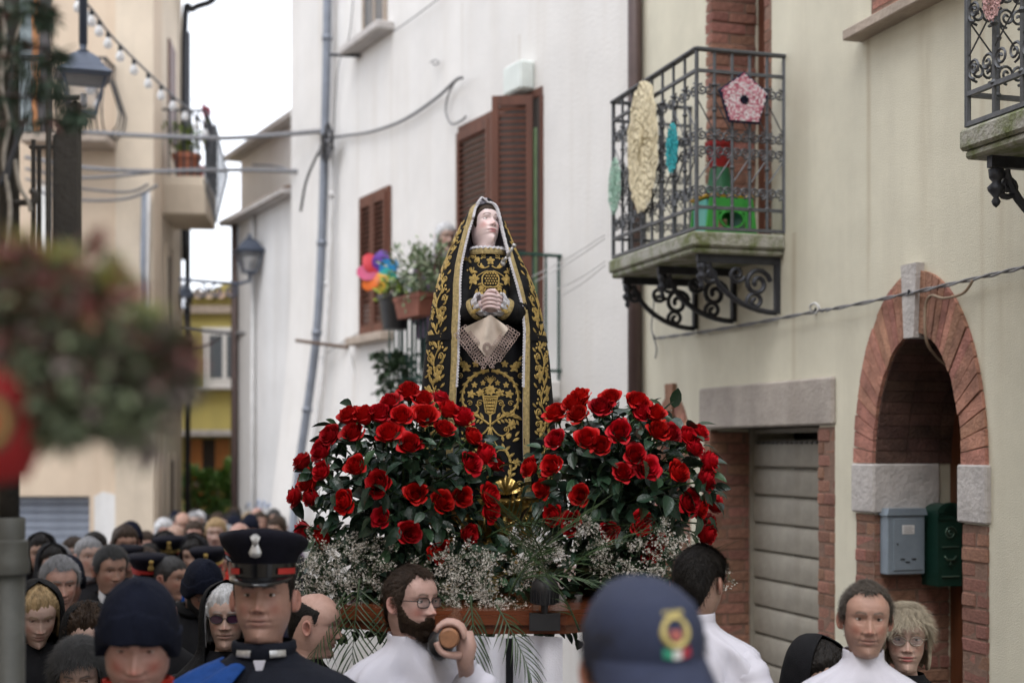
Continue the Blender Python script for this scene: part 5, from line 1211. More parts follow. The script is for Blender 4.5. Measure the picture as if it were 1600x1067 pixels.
# py, centre px, half-width px, opening left px, opening right px
def mlev(py):
    a = [m[0] for m in ML][::-1]; g = lambda k: float(np.interp(py, a, [m[k] for m in ML][::-1])); return g(1), g(2), g(3), g(4)
def mant(py, th, off=0):
    """point on the mantle; th<0 left, >0 right, measured from the front"""
    c, w_, l, r = mlev(py); W_ = w_/SS; D = W_*.86 if py > 345 else W_*1.05
    cy = -.0+.015*ss(420, 330, py); fold = 1+.012*ss(330, 560, py)*sin(9*th+1)+.006*sin(14*th+py*.01)
    k = (W_*fold+off)
    return Vector((sx_(c)+k*sin(th), cy-(D*fold+off)*cos(th), sz_(py)+(.012*sin(th*6)*(ss(324, 312, py)))))
def opening(py, side):
    c, w_, l, r = mlev(py); x = (l if side < 0 else r)/w_; return side*math.asin(min(.97, x))
PYS = [312.6, 313.5, 315, 317.5, 320.5, 324, 328, 333]+[340+k*7.25 for k in range(61)]
def mantle():
    n = 96; rings = []; inner = []
    for py in PYS:
        a, b = opening(py, -1), opening(py, 1); ths = [b+(2*pi-b+a)*j/(n-1) for j in range(n)]
        rings.append([tuple(mant(py, t)) for t in ths]); inner.append([tuple(mant(py, t, -.007)) for t in ths])
    o = MB().loft(rings, False, False).build('mantle', BLK, statue, True)
    MB().loft(inner, False, False).build('lining', LIN, o, True)
    for side in (-1, 1):
        # rolled hem, gold braid and scalloped white lace along the opening
        wb = .026; g = []
        for py in PYS[4:]:
            t0 = opening(py, side); c, w_, l, r = mlev(py); k = SS/w_
            if side < 0 or py > 390: g.append([tuple(mant(py, t0+side*f*wb*k, o_)) for f, o_ in ((-.02, -.004), (0, .003), (.25, .0062), (.5, .0045), (.75, .0062), (1, .003), (1.02, -.003))])
        MB().loft(g, False, False).build('gold_braid', GTP, o, True)
        lc = MB(); py = 316
        pts = []
        while py < 610:
            t0 = opening(py, side); p = mant(py, t0-side*.0, .001); pts.append(p); py += 4.6 if py > 345 else 3
        for i, p in enumerate(pts[:-1]):
            q = pts[i+1]; d = (q-p); mid = (p+q)/2; inw = Vector((-side, 0, 0)); r = .0062
            lc.add([mid+Vector((0, -.002, 0)), *[mid+inw*r*(.35+max(0, cos(a)))+d.normalized()*r*.95*sin(a) for a in [-pi*.6+1.2*pi*k/8 for k in range(9)]]], [(0, k, k+1) for k in range(1, 9)])
        lc.tube(pts, .0028 if side < 0 else .0036, 5); lc.build('lace_edge', LACE, o)
    # wide white frill folded round the right side of the hood
    pts = [mant(py, opening(py, 1), .002) for py in (314, 316, 320, 326, 334, 345, 358, 372, 388, 405)]
    MB().tube(curve(pts, 5), [.0055+.001*sin(k*1.9) for k in range(len(curve(pts, 5)))], 6).build('hood_frill', LACE, o, True)
    pts = [mant(py, opening(py, -1), .002) for py in (322, 318, 315, 313.3)]+[mant(312.6, 0, .004)+Vector((0, 0, .002))]+[mant(py, opening(py, 1), .002) for py in (313.3, 315)]
    MB().tube(curve(pts, 5), .0045, 6).build('hood_frill', LACE, o, True)
    for py in (531, 690):   # plain woven bands across the mantle
        for side in (-1, 1):
            t0 = opening(py, side); g = [[tuple(mant(py+dy, t0+side*f, .0045)) for f in [k*.1 for k in range(14)]] for dy in (-5, -4.5, 4.5, 5)]
            MB().loft(g, False, False).build('woven_band', BLK, o, True)
mantle()
# ------------------------------------------------------------------ embroidery drawn as raised gold work
class Emb:
    def __init__(s, f): s.f = f; s.mb = MB()
    def pt(s, x, y, h): return s.f(x, y, h)
    def stroke(s, pts, w0, w1=None, h=.003):
        n = len(pts); rows = []; w1 = w0 if w1 is None else w1
        for i, p in enumerate(pts):
            a = pts[max(0, i-1)]; b = pts[min(n-1, i+1)]; dx, dy = b[0]-a[0], b[1]-a[1]; l = sqrt(dx*dx+dy*dy) or 1; w_ = (w0+(w1-w0)*i/(n-1))*.5; nx, ny = -dy/l*w_, dx/l*w_
            rows.append([s.pt(p[0]-nx, p[1]-ny, .0004), s.pt(p[0]-nx*.5, p[1]-ny*.5, h*.8), s.pt(p[0], p[1], h), s.pt(p[0]+nx*.5, p[1]+ny*.5, h*.8), s.pt(p[0]+nx, p[1]+ny, .0004)])
        s.mb.loft(rows, False, False); return s
    def leaf(s, x, y, ang, L, W_, bend=0, h=.003):
        rows = []; n = 6
        for i in range(n+1):
            t = i/n; a = ang+bend*t; w_ = W_*.5*sin(pi*min(1, t*.95+.03))**.8; px = x+L*t*cos(ang+bend*t*.5); py = y-L*t*sin(ang+bend*t*.5); nx, ny = sin(a)*w_, cos(a)*w_
            rows.append([s.pt(px-nx, py-ny, .0004), s.pt(px-nx*.5, py-ny*.5, h), s.pt(px, py, h*.45), s.pt(px+nx*.5, py+ny*.5, h), s.pt(px+nx, py+ny, .0004)])
        s.mb.loft(rows, False, False); return s
    def scroll(s, x, y, r, a0, turns, w_=2.2, n=18):
        pts = [(x+r*(1-.82*k/n)*cos(a0+turns*2*pi*k/n), y-r*(1-.82*k/n)*sin(a0+turns*2*pi*k/n)) for k in range(n+1)]; s.stroke(pts, w_, w_*.7); s.dome(pts[-1][0], pts[-1][1], w_*.8); return s
    def dome(s, x, y, r, h=.004):
        n = 8; vs = [s.pt(x, y, h)]+[s.pt(x+r*.7*cos(a), y+r*.7*sin(a), h*.75) for a in [2*pi*k/n for k in range(n)]]+[s.pt(x+r*cos(a), y+r*sin(a), .0004) for a in [2*pi*k/n for k in range(n)]]
        fs = [(0, 1+k, 1+(k+1) % n) for k in range(n)]+[(1+k, 1+n+k, 1+n+(k+1) % n, 1+(k+1) % n) for k in range(n)]; s.mb.add(vs, fs); return s
    def flower(s, x, y, r, n=5, a0=.3):
        for k in range(n): s.leaf(x, y, a0+2*pi*k/n, r, r*.62)
        s.dome(x, y, r*.26, .005); return s
    def tulip(s, x, y, ang, L):
        for d, b in ((-.5, .55), (.5, -.55), (0, 0)): s.leaf(x, y, ang+d, L, L*.46, b)
        return s
    def build(s, name, mat, parent): o = s.mb.build(name, mat, parent, True); o['kind'] = 'stuff'; return o
def bez(p0, p1, p2, n=12): return [((1-t)**2*p0[0]+2*t*(1-t)*p1[0]+t*t*p2[0], (1-t)**2*p0[1]+2*t*(1-t)*p1[1]+t*t*p2[1]) for t in [k/n for k in range(n+1)]]
def mantle_embroidery():
    for side in (-1, 1):
        # paper: x = arc length in px from the centre of the band, y = image row
        def f(x, y, h, side=side):
            c, w_, l, r = mlev(y); t0 = opening(y, side)+side*(46/w_ if y > 420 else (30+16*ss(350, 420, y))/w_); return mant(y, t0+side*x/w_, h+.001)
        E = Emb(f); y = 772
        while y > 395:
            k = 1 if y > 470 else (.85 if y > 400 else .62); Hh = 82*k; sg = 1 if int(y) % 2 else -1
            if 690 < y+6 and y-Hh < 690: pass
            q = lambda a, b: (a*k*1.12, y-b*k)
            E.stroke(bez(q(-12, 0), q(16, 22), q(-4, 44)), 3.0*k, 2.6*k).stroke(bez(q(-4, 44), q(-14, 58), q(4, 78)), 2.6*k, 1.6*k)
            E.flower(*q(-8, 8), 12.5*k, 5, random.random()); E.flower(*q(13, 15), 8*k, 5, random.random())
            for (a, b, an, L, W_, bd) in ((-2, 18, 2.6, 15, 6, .5), (2, 24, .3, 16, 6, .5), (4, 30, 1.2, 14, 5.5, -.4), (-3, 44, 2.7, 15, 6, -.5), (-4, 50, .5, 16, 6.5, .5), (-4, 56, 2.2, 15, 5.5, .4), (0, 66, .3, 12, 5, .5), (0, 68, 2.5, 12, 5, -.4), (3, 76, 1.9, 13, 5, .0), (4, 78, 1.1, 13, 5, 0), (6, 36, -.4, 13, 5, -.5), (-12, 26, 2.9, 10, 4.5, -.6), (10, 4, .6, 11, 4.5, .3), (-16, 2, 2.4, 10, 4.5, 0), (17, 8, -.3, 9, 4, 0), (-18, 30, 1.9, 11, 4, .4), (18, 40, .9, 11, 4.2, 0), (-19, 44, 2.5, 10, 4, 0), (16, 70, .5, 11, 4, .3), (-17, 74, 2.4, 10, 4, 0), (9, 82, 1, 10, 4, 0), (-8, 82, 2.2, 10, 4, 0), (0, 10, 1.57, 12, 5, 0), (8, 20, 0, 9, 4, 0), (-10, 40, -2.4, 9, 4, 0), (9, 44, -.6, 9, 4, 0)): E.leaf(*q(a, b), an, L*k, W_*k, bd)
            E.scroll(*q(15, 34), 7.5*k, -2.6, -1.25, 2*k); E.scroll(*q(-15, 36), 7*k, -.4, 1.25, 2*k); E.scroll(*q(13, 58), 6.5*k, -2.6, -1.25, 1.9*k); E.scroll(*q(-13, 66), 6*k, -.4, 1.2, 1.9*k); E.scroll(*q(-17, 18), 5*k, 0, 1.2, 1.7*k)
            E.tulip(*q(10, 62), 1.1, 17*k)
            for a, b in ((16, 46), (-17, 50), (18, 24), (-15, 56), (8, 50)): E.dome(*q(a, b), 2.2*k)
            y -= Hh+(8 if y > 700 or 540 < y < 640 else 3)
        E.build('gold_embroidery', GTH, statue)
mantle_embroidery()
# ------------------------------------------------------------------ dress
DL = [(775,.222,.198),(650,.198,.172),(560,.165,.142),(500,.140,.118),(450,.128,.106),(425,.116,.092),(408,.090,.080),(399,.064,.068),(394,.050,.056)]
def dlev(py): a = [d[0] for d in DL][::-1]; return float(np.interp(py, a, [d[1] for d in DL][::-1])), float(np.interp(py, a, [d[2] for d in DL][::-1]))
def dmap(px, py, h=0):
    W_, D = dlev(py); x = sx_(px); q = max(0., 1-(x/W_)**2); return Vector((x, -D*sqrt(q)-h-.0005, sz_(py)))
def dress():
    n = 64; rings = []
    for k in range(60):
        py = 775-381*k/59; W_, D = dlev(py); fold = .004*ss(540, 700, py)
        rings.append([(W_*sin(a)*(1+fold*sin(9*a)), -D*cos(a)*(1+fold*sin(9*a)), sz_(py)) for a in [2*pi*j/n for j in range(n)]])
    d = MB().loft(rings, True, True).build('dress', BLK, statue, True)
    # neckline: gold band and white frill
    g = [[tuple(Vector((.066*k*sin(a), -.072*k*cos(a)-.006*max(0, cos(a)), sz_(398-6*max(0, -cos(a))+dz)))) for a in [2*pi*j/40 for j in range(40)]] for k, dz in ((.93, -6), (1.0, -6.5), (1.08, 0), (1.04, 3))]
    MB().loft(g, True, False).build('gold_collar', GTP, d, True)
    fr = []
    for k, dz in ((.78, -5), (.86, -9), (1.05, -9.5), (1.08, -6)): fr.append([(.063*k*sin(a)*(1+.07*sin(22*a)), -.070*k*cos(a)*(1+.07*sin(22*a))-.004, sz_(398+dz+1.2*sin(22*a+1)-4*max(0, -cos(a)))) for a in [2*pi*j/132 for j in range(132)]])
    MB().loft(fr, True, False).build('lace_collar', LACE, d, True)
    E = Emb(dmap); cx = 767
    # bodice
    E.flower(cx, 412, 7, 5, .3); E.dome(cx, 412, 2.5, .006)
    for s_ in (-1, 1):
        X = lambda v: cx+s_*v
        A = lambda a: a if s_ > 0 else pi-a
        E.stroke(bez((X(2), 420), (X(12), 428), (X(20), 418)), 2.2, 1.4); E.scroll(X(22), 412, 5.5, A(-1.8), -1.2*s_, 1.7); E.scroll(X(10), 403, 4.5, A(-2.2), 1.2*s_, 1.6); E.scroll(X(30), 424, 4.5, A(2.6), 1.2*s_, 1.6)
        E.tulip(X(20), 414, A(1.5), 9).flower(X(26), 441, 9.5, 5, A(.5)).flower(X(15), 466, 7.5, 6, .2).leaf(X(30), 452, A(-.6), 11, 5).leaf(X(28), 432, A(1.2), 10, 4.5)
        E.stroke(bez((X(4), 428), (X(26), 434), (X(32), 456)), 1.8, 1.4); E.scroll(X(34), 464, 5.5, A(1.6), -1.3*s_, 1.7); E.scroll(X(25), 474, 4.5, A(1.5), 1.2*s_, 1.6)
        for (a, b, an) in ((9, 424, .7), (14, 424, 1.5), (34, 408, 1.8), (36, 436, .4), (38, 448, -.2), (20, 456, -1.2), (8, 468, -1.6)): E.leaf(X(a), b, A(an), 9, 4)
        for a, b in ((30, 402), (14, 408), (36, 426), (22, 462), (33, 478), (12, 458)): E.dome(X(a), b, 1.7)
    for s_ in (-1, 1):
        X = lambda v: cx+s_*v
        A = lambda a: a if s_ > 0 else pi-a
        for (x_, y_, r_, a_) in ((40, 416, 5, 1.2), (41, 434, 5, 2.5), (40, 456, 5.5, .8), (38, 474, 5, 2), (16, 480, 4.5, 1), (27, 404, 4, 2)): E.scroll(X(x_), y_, r_, A(a_), 1.25*s_, 1.7)
        for (x_, y_, a_) in ((20, 430, .2), (12, 452, -1), (22, 484, .8), (44, 444, 1.6), (44, 468, 1.5), (34, 488, .6), (6, 482, 1.2), (44, 424, 1.7), (30, 414, .8)): E.leaf(X(x_), y_, A(a_), 10, 4.4)
        E.flower(X(33), 480, 6.5, 5, .4).flower(X(40), 406, 5.5, 5, .1).flower(X(20), 478, 5, 5, .9)
    # jewelled heart
    pts = [(cx+13*sin(t)*(1 if 1 else 0), 441-12*cos(t)+(4*abs(sin(t)) if cos(t) < 0 else 0)) for t in [2*pi*k/22 for k in range(23)]]; E.stroke(pts, 2.4)
    for k in range(11): a = -pi*.92+pi*.84*k/10; E.leaf(cx+13*cos(a), 445-11*sin(a), a, 8, 3.2)
    for i in range(-2, 3):
        for j in range(-2, 3): E.dome(cx+i*4+(2 if j % 2 else 0), 440+j*4, 1.6)
    # skirt: lyre of two great leaves round a basket, vine feet
    for s_ in (-1, 1):
        X = lambda v: cx+s_*v
        A = lambda a: a if s_ > 0 else pi-a
        big = [(X(2), 582), (X(22), 588), (X(38), 604), (X(43), 626), (X(34), 645), (X(22), 648), (X(18), 640), (X(22), 634)]; pts = [(p.x, p.y) for p in curve([(a, b, 0) for a, b in big], 6)]; E.stroke(pts, 4.6, 2.4, .005)
        for i in range(2, len(pts)-12, 3): p = pts[i]; q = pts[i+1]; an = atan2(-(q[1]-p[1]), q[0]-p[0]); E.leaf(p[0], p[1], an+s_*.55, 8, 3.6).leaf(p[0], p[1], an-s_*.55, 7, 3.2)
        E.stroke(bez((X(2), 664), (X(30), 640), (X(46), 654)), 3.6, 1.6, .004); E.stroke(bez((X(2), 668), (X(16), 690), (X(26), 676)), 3, 1.4); E.scroll(X(24), 672, 5, A(-1.4), 1.3*s_, 2); E.stroke(bez((X(1), 668), (X(4), 690), (X(12), 698)), 2.4, 1.3)
        for t in range(6): E.leaf(X(10+6*t), 655-4*sin(t*.6)-(t == 5)*2, A(1.0-.3*t), 10, 4).leaf(X(10+6*t), 658-3*sin(t*.6), A(-.7-.1*t), 8, 3.6)
        E.flower(X(15), 616, 7, 5, .5).flower(X(29), 618, 7, 5, .1).flower(X(24), 604, 5, 5).flower(X(33), 665, 7.5, 6).flower(X(11), 601, 4.5, 5).flower(X(37), 577, 8, 5).flower(X(22), 572, 6, 5)
        E.scroll(X(16), 632, 5, A(2.6), -1.3*s_, 1.8).scroll(X(31), 632, 4.5, A(.5), 1.2*s_, 1.6).scroll(X(6), 594, 4, A(2), 1.2*s_, 1.4).scroll(X(46), 590, 4.5, A(1), 1.2*s_, 1.5)
        E.tulip(X(26), 686, A(1.2), 10).leaf(X(34), 690, A(.5), 12, 5).leaf(X(20), 690, A(1.8), 9, 4).leaf(X(38), 682, A(.9), 10, 4).leaf(X(30), 582, A(.2), 9, 4).leaf(X(44), 566, A(1), 9, 4)
        for k in range(8): E.dome(X(40+3*(k % 3)), 575+3.2*(k//3)-6, 1.9)
        E.stroke(bez((X(0), 610), (X(10), 606), (X(16), 616)), 1.5, 1.2); E.stroke(bez((X(0), 614), (X(18), 622), (X(29), 618)), 1.5, 1.2)
        # lower tier below the band
        E.stroke(bez((X(6), 770), (X(48), 740), (X(22), 704)), 5, 2, .005); E.stroke(bez((X(22), 704), (X(10), 700), (X(8), 712)), 2.2, 1.6)
        for t in range(8): f_ = t/7; p = bez((X(6), 770), (X(48), 740), (X(22), 704), 7)[t]; E.leaf(p[0], p[1], A(1.5+.4*f_), 12, 4.6).leaf(p[0], p[1], A(.4+.3*f_), 11, 4.4)
        E.scroll(X(44), 756, 8, A(-2), 1.5*s_, 2.4).scroll(X(12), 728, 6, A(1.5), 1.4*s_, 2).flower(X(40), 722, 7, 6).scroll(X(-2), 745, 4, A(0), 1.2*s_, 1.5).scroll(X(52), 738, 6, A(1), 1.3*s_, 2)
    E.flower(cx, 612, 8.5, 8, .2).dome(cx, 612, 2.6, .006); E.leaf(cx, 604, 1.57, 12, 5).leaf(cx, 602, 1.0, 9, 4).leaf(cx, 602, 2.1, 9, 4).flower(cx, 706, 6, 6).dome(cx, 682, 3, .005)
    for i in range(5):      # basket
        w_ = 9.5-1.1*i; E.stroke([(cx-w_, 624+i*5), (cx, 625+i*5), (cx+w_, 624+i*5)], 1.6)
        for j in range(-2, 3): E.dome(cx+j*w_*.38, 626.5+i*5, 1.7)
    E.stroke([(cx-11, 621), (cx-7, 646), (cx, 650), (cx+7, 646), (cx+11, 621)], 2.2); E.stroke([(cx, 650), (cx, 680)], 3.4, 2.2); E.stroke([(cx-12, 621), (cx, 622), (cx+12, 621)], 2.6)
    E.build('gold_embroidery', GTH, d)
    # sleeves, cuffs
    for s_ in (-1, 1):
        sl = [(s_*.088, -.02, sz_(418)), (s_*.108, -.062, sz_(452)), (s_*.105, -.105, sz_(490)), (s_*.078, -.148, sz_(494)), (s_*.042, -.168, sz_(486))]
        slm = sleeve([Vector(p)+Vector((.012, 0, 0)) for p in sl], [.040, .042, .042, .038, .036], 3+s_, 18, .002); so_ = slm.build('sleeve', BLK, d, True)
        a = Vector(sl[-1])+Vector((.012, 0, 0)); b = Vector(sl[-2])+Vector((.012, 0, 0)); dr = (a-b).normalized()
        rings = []
        for k, (t, r) in enumerate(((-.012, .037), (.0, .040), (.012, .044), (.024, .047), (.020, .040))):
            u = dr.orthogonal().normalized(); v = dr.cross(u); rings.append([tuple(a+dr*t+(u*cos(q)+v*sin(q))*r*(1+(.09*sin(13*q) if k > 1 else 0))) for q in [2*pi*j/78 for j in range(78)]])
        MB().loft(rings, True, False).build('lace_cuff', LACE, so_, True)
        u = dr.orthogonal().normalized(); v = dr.cross(u); rings = [[tuple(a+dr*t+(u*cos(q)+v*sin(q))*r) for q in [2*pi*j/30 for j in range(30)]] for t, r in ((-.03, .040), (-.028, .0425), (-.012, .0425), (-.010, .040))]
        MB().loft(rings, True, False).build('gold_cuff', GTP, so_, True)
        fr_ = Vector((0, -1, 0)); E2 = MB()
        for k in range(5):
            p = b.lerp(a, .05+.14*k); q = (p-fr_*0); base = p+Vector((0, -.041, .004*(k % 2))); L = .03; d1 = (dr+Vector((0, 0, .5 if k % 2 else -.7))).normalized(); sd = d1.cross(Vector((0, -1, 0)))*.007
            E2.add([base, base+d1*L*.5+sd+Vector((0, -.003, 0)), base+d1*L, base+d1*L*.5-sd+Vector((0, -.003, 0)), base+d1*L*.5+Vector((0, -.006, 0))], [(0, 1, 4), (1, 2, 4), (2, 3, 4), (3, 0, 4)])
        o = E2.build('gold_leaf_work', GTH, so_); o['kind'] = 'stuff'
dress()
# ------------------------------------------------------------------ head and clasped hands
def statue_head():
    sk = (.72, .57, .56); h = Head(True, wide=.90, jaw=.9, nose=.82, chin=.8, age=.05, brow=.4, lips=1.2, fat=.15, neck=1.); pose = Pose(radians(30), radians(-20), radians(8), -.11, -.015); S = .73
    B = Matrix.Translation((sx_(758), -.034, sz_(388))) @ Matrix.Scale(S, 4); n = h.n
    C = head_colors(h, sk, (.42,.07,.08), (.13,.07,.055), .6, browz=.1485); 
    Vh = np.stack([h.X.ravel(), h.Y.ravel(), h.Zg.ravel()], 1); low = ell_ring(-.125, .04, .03, .04, n, h.th); V = pose(np.concatenate([low, Vh])); nr = len(h.z)+1
    mb = MB(); mb.add(V, grid_faces(nr, n)); mb.f.append(tuple((nr-1)*n+j for j in range(n))); mb.mi.append(0)
    por = pm('painted_face', (1,1,1), .32, var=.03, nscale=40, attr=True, sss=.04)
    mb.build('head', por, statue, True, mat=B, cols=[sk]*n+[tuple(c) for c in C])
    em = eye_mesh(sk, iris=(.05,.035,.025), gaze=(radians(14), radians(22)), up=34, lo=-26)
    for side in (-1, 1):
        y = h.surf(side*.0315*.95, .1265); m = Matrix(np.vstack([np.hstack([pose.R, (pose(np.array([[side*.030, y+.0085, .1265]]), True)[0])[:, None]]), [0, 0, 0, 1]]).tolist()); link('eye', em, statue, B @ m)
    sb = shell(h, scalp(line=.180, temple=.152, nape=.02, side=.09, rag=.0008), lambda X, Y, Z, th: .010+.003*np.sin(30*X)+0*X, pose, .001, 4); sb.build('hair', HAIR['brown'], statue, True, mat=B)
    # clasped hands
    sk2 = (.66, .50, .49); c = Vector((sx_(769), -.208, sz_(480))); hb = MB()
    hb.lathe([(0, -.046), (.022, -.042), (.036, -.024), (.040, 0), (.034, .025), (.018, .043), (0, .047)], 20, c=c+Vector((0, .016, 0)), sy=.62)
    for k in range(4):
        z0 = .027-.0165*k; finger(hb, [c+Vector((-.038, .008, z0-.012)), c+Vector((-.020, -.014, z0-.001)), c+Vector((.008, -.018, z0-.001)), c+Vector((.026, -.006, z0-.010)), c+Vector((.034, .008, z0-.018))], .0098-.0006*k, .0072, 10)
        z1 = .019-.0165*k; finger(hb, [c+Vector((.040, .010, z1-.002)), c+Vector((.030, -.006, z1+.002)), c+Vector((.010, -.012, z1+.004)), c+Vector((-.012, -.010, z1+.002))], .0094, .0070, 10)
    finger(hb, [c+Vector((-.026, .012, .026)), c+Vector((-.014, .0, .042)), c+Vector((.004, -.010, .046)), c+Vector((.018, -.012, .040))], .0098, .0075, 10)
    finger(hb, [c+Vector((.030, .014, .020)), c+Vector((.022, .004, .036)), c+Vector((.008, .0, .052))], .0098, .0075, 10)
    for s_ in (-1, 1): hb.tube([c+Vector((s_*.022, .02, -.012)), c+Vector((s_*.058, .045, -.016))], [.026, .023], 14)
    hb.v = [tuple(c+(Vector(v)-c)*.88) for v in hb.v]
    hb.build('hands', por, statue, True, cols=[sk2]*len(hb.v))
statue_head()
# ------------------------------------------------------------------ handkerchief and dagger
def hankie():
    cream = pm('cream_silk', (.70,.60,.51), .6, var=.1, nscale=20, bump=.2, bscale=60); lace = pm('taupe_lace', (.53,.41,.37), .85, var=.25, nscale=80, bump=.7, bscale=260)
    t = thing('handkerchief', 'cream handkerchief edged with taupe lace held in the clasped hands', 'handkerchief', mat=T(sb_.x, sb_.y, sb_.z))
    top, lf, bt, rt = (768, 500), (727, 520), (763, 566), (796, 520); y0 = -.214
    def S(u, v):   # u: left..right, v: top..bottom
        px = (1-v)*((1-u)*top[0]+u*top[0])+0; a = Vector((top[0], top[1])); l = Vector(lf); r = Vector(rt); b = Vector(bt)
        p = a*(1-u)*(1-v)+l*u*(1-v)+r*(1-u)*v+b*u*v; d = .010*sin(5*atan2(p.x-a.x, p.y-a.y+8)*1.6)*min(1, (p-a).length/30)
        return Vector((sx_(p.x), y0+d+.0004*(p.y-500), sz_(p.y)))
    n = 24; g = [[tuple(S(i/n, j/n)) for j in range(n+1)] for i in range(n+1)]; c = MB().loft(g, False, False).build('silk', cream, t, True)
    # lace: rows of small crochet rings with a scalloped edge, along the two lower sides
    lc = MB()
    def ring3(p, r, rr=.0013):
        lc.tube([p+Vector((r*cos(a), .001*sin(3*a), r*sin(a))) for a in [2*pi*k/10 for k in range(11)]], rr, 4, cap=False)
    for (A_, B_, nx, ny) in ((lf, bt, -.75, .66), (rt, bt, .85, .55)):
        for row, (off, cnt, r) in enumerate(((-4, 15, .0058), (1, 15, .0062), (6, 15, .0062), (11, 14, .0062), (15.6, 13, .0056))):
            for k in range(cnt+1):
                f_ = k/cnt; px = A_[0]+(B_[0]-A_[0])*f_+nx*off*(1 if f_ < .9 else .6); py = A_[1]+(B_[1]-A_[1])*f_+ny*off+(2.5*abs(sin(f_*9)) if row == 3 else 0)+(3 if f_ > .95 else 0)
                ring3(Vector((sx_(px), y0-.004+.006*sin(f_*11)+.0004*(py-500), sz_(py))), r*random.uniform(.9, 1.15))
    for k in range(14):
        a = 2*pi*k/14; ring3(S(.80+.10*cos(a), .80+.10*sin(a))+Vector((0, -.003, 0)), .0045)
    o = lc.build('lace_border', lace, t); o['kind'] = 'stuff'
hankie()
dg = thing('dagger', 'small silver dagger with round pommel stuck in the statue breast', 'dagger', mat=T(sb_.x, sb_.y, sb_.z))
a, b = Vector((sx_(786), -.140, sz_(419))), Vector((sx_(803), -.175, sz_(394)))
MB().tube([a, a.lerp(b, .35)], [.003, .006], 8).build('blade', SILVER, dg, True)
MB().tube([a.lerp(b, .3), a.lerp(b, .55), b], [.0045, .006, .0045], 8).build('grip', SILVER, dg, True)
MB().tube([a.lerp(b, .32)+Vector((-.016, 0, -.012)), a.lerp(b, .32)+Vector((.016, 0, .012))], .005, 8).build('guard', SILVER, dg, True)
MB().lathe([(0, -.011), (.008, -.008), (.011, 0), (.008, .008), (0, .011)], 12, c=a).build('pommel', SILVER, dg, True)
MB().lathe([(0, -.009), (.007, -.006), (.009, 0), (.007, .006), (0, .009)], 12, c=b).build('pommel', SILVER, dg, True)
# ------------------------------------------------------------------ gilt pedestal
GILT = pm('gilt_wood', (.58,.40,.13), .28, .85, var=.35, nscale=14, bump=.5, bscale=60)
PZ = 1.565
def pedestal():
    t = thing('gilt_pedestal', 'carved gilt pedestal with scallop shell and scrolls under the statue', 'pedestal', mat=T(sb_.x, sb_.y, PZ)); H = sb_.z-PZ-.002
    MB().lathe([(0, H), (.225, H), (.238, H-.008), (.236, H-.02), (.222, H-.028), (.215, H-.05), (.16, H-.075), (.10, H-.11), (.075, H-.16), (.085, H-.2), (.075, H-.215), (.11, H-.24), (.15, .06), (.17, .045), (.18, .0), (0, 0)], 40).build('turned_base', GILT, t, True, angle=35)
    for k in range(8):
        B = Matrix.Rotation(2*pi*k/8+.35, 4, 'Z')
        mb = MB().tube([(p.x, 0, p.z) for p in spiral(.165, H-.12, .05, pi*.6, -1.5, .2, 20)], .013, 7).tube(curve([(.19, 0, H-.07), (.20, 0, H-.13), (.15, 0, H-.19), (.10, 0, H-.22), (.12, 0, .07), (.19, 0, .03)], 6), .015, 7)
        mb.tube([(p.x, 0, p.z) for p in spiral(.18, .06, .035, -pi*.5, 1.4, .2, 16)], .011, 7); mb.build('scroll', GILT, t, True, mat=B)
        lf = MB()
        for a in (-.5, -.25, 0, .25, .5): lf.tube([(.20, 0, H-.055), (.225, a*.12, H-.085), (.215, a*.22, H-.125+.05*abs(a))], [.009, .008, .003], 6)
        lf.build('acanthus', GILT, t, True, mat=B @ Matrix.Rotation(pi/8, 4, 'Z'))
    bead = MB().lathe([(0, -.007), (.0055, -.004), (.007, 0), (.0055, .004), (0, .007)], 8).mesh(GILT, True)
    for k in range(60): a = 2*pi*k/60; link('bead', bead, t, Matrix.Translation((.238*cos(a), .238*sin(a), H-.014)))
    sh = MB(); n = 9; c = Vector((sx_(790), -.212, H+.012)); rows = []
    for i in range(7):
        r = .055*i/6+.004; rows.append([c+Vector((r*sin(a)*1.0, -.012*sin(pi*i/6)-.006*cos(a*9)*i/6, r*cos(a)*1.15)) for a in [-1.35+2.7*j/54 for j in range(55)]])
    sh.loft(rows, False, False); sh.build('scallop_shell', GILT, t, True)
    for s_ in (-1, 1): MB().tube([(c.x+s_*.045+p.x*s_, c.y+.004, c.z+.0+p.z) for p in spiral(0, 0, .028, pi/2, -1.5, .2)], .007, 6).build('scroll', GILT, t, True)
pedestal()
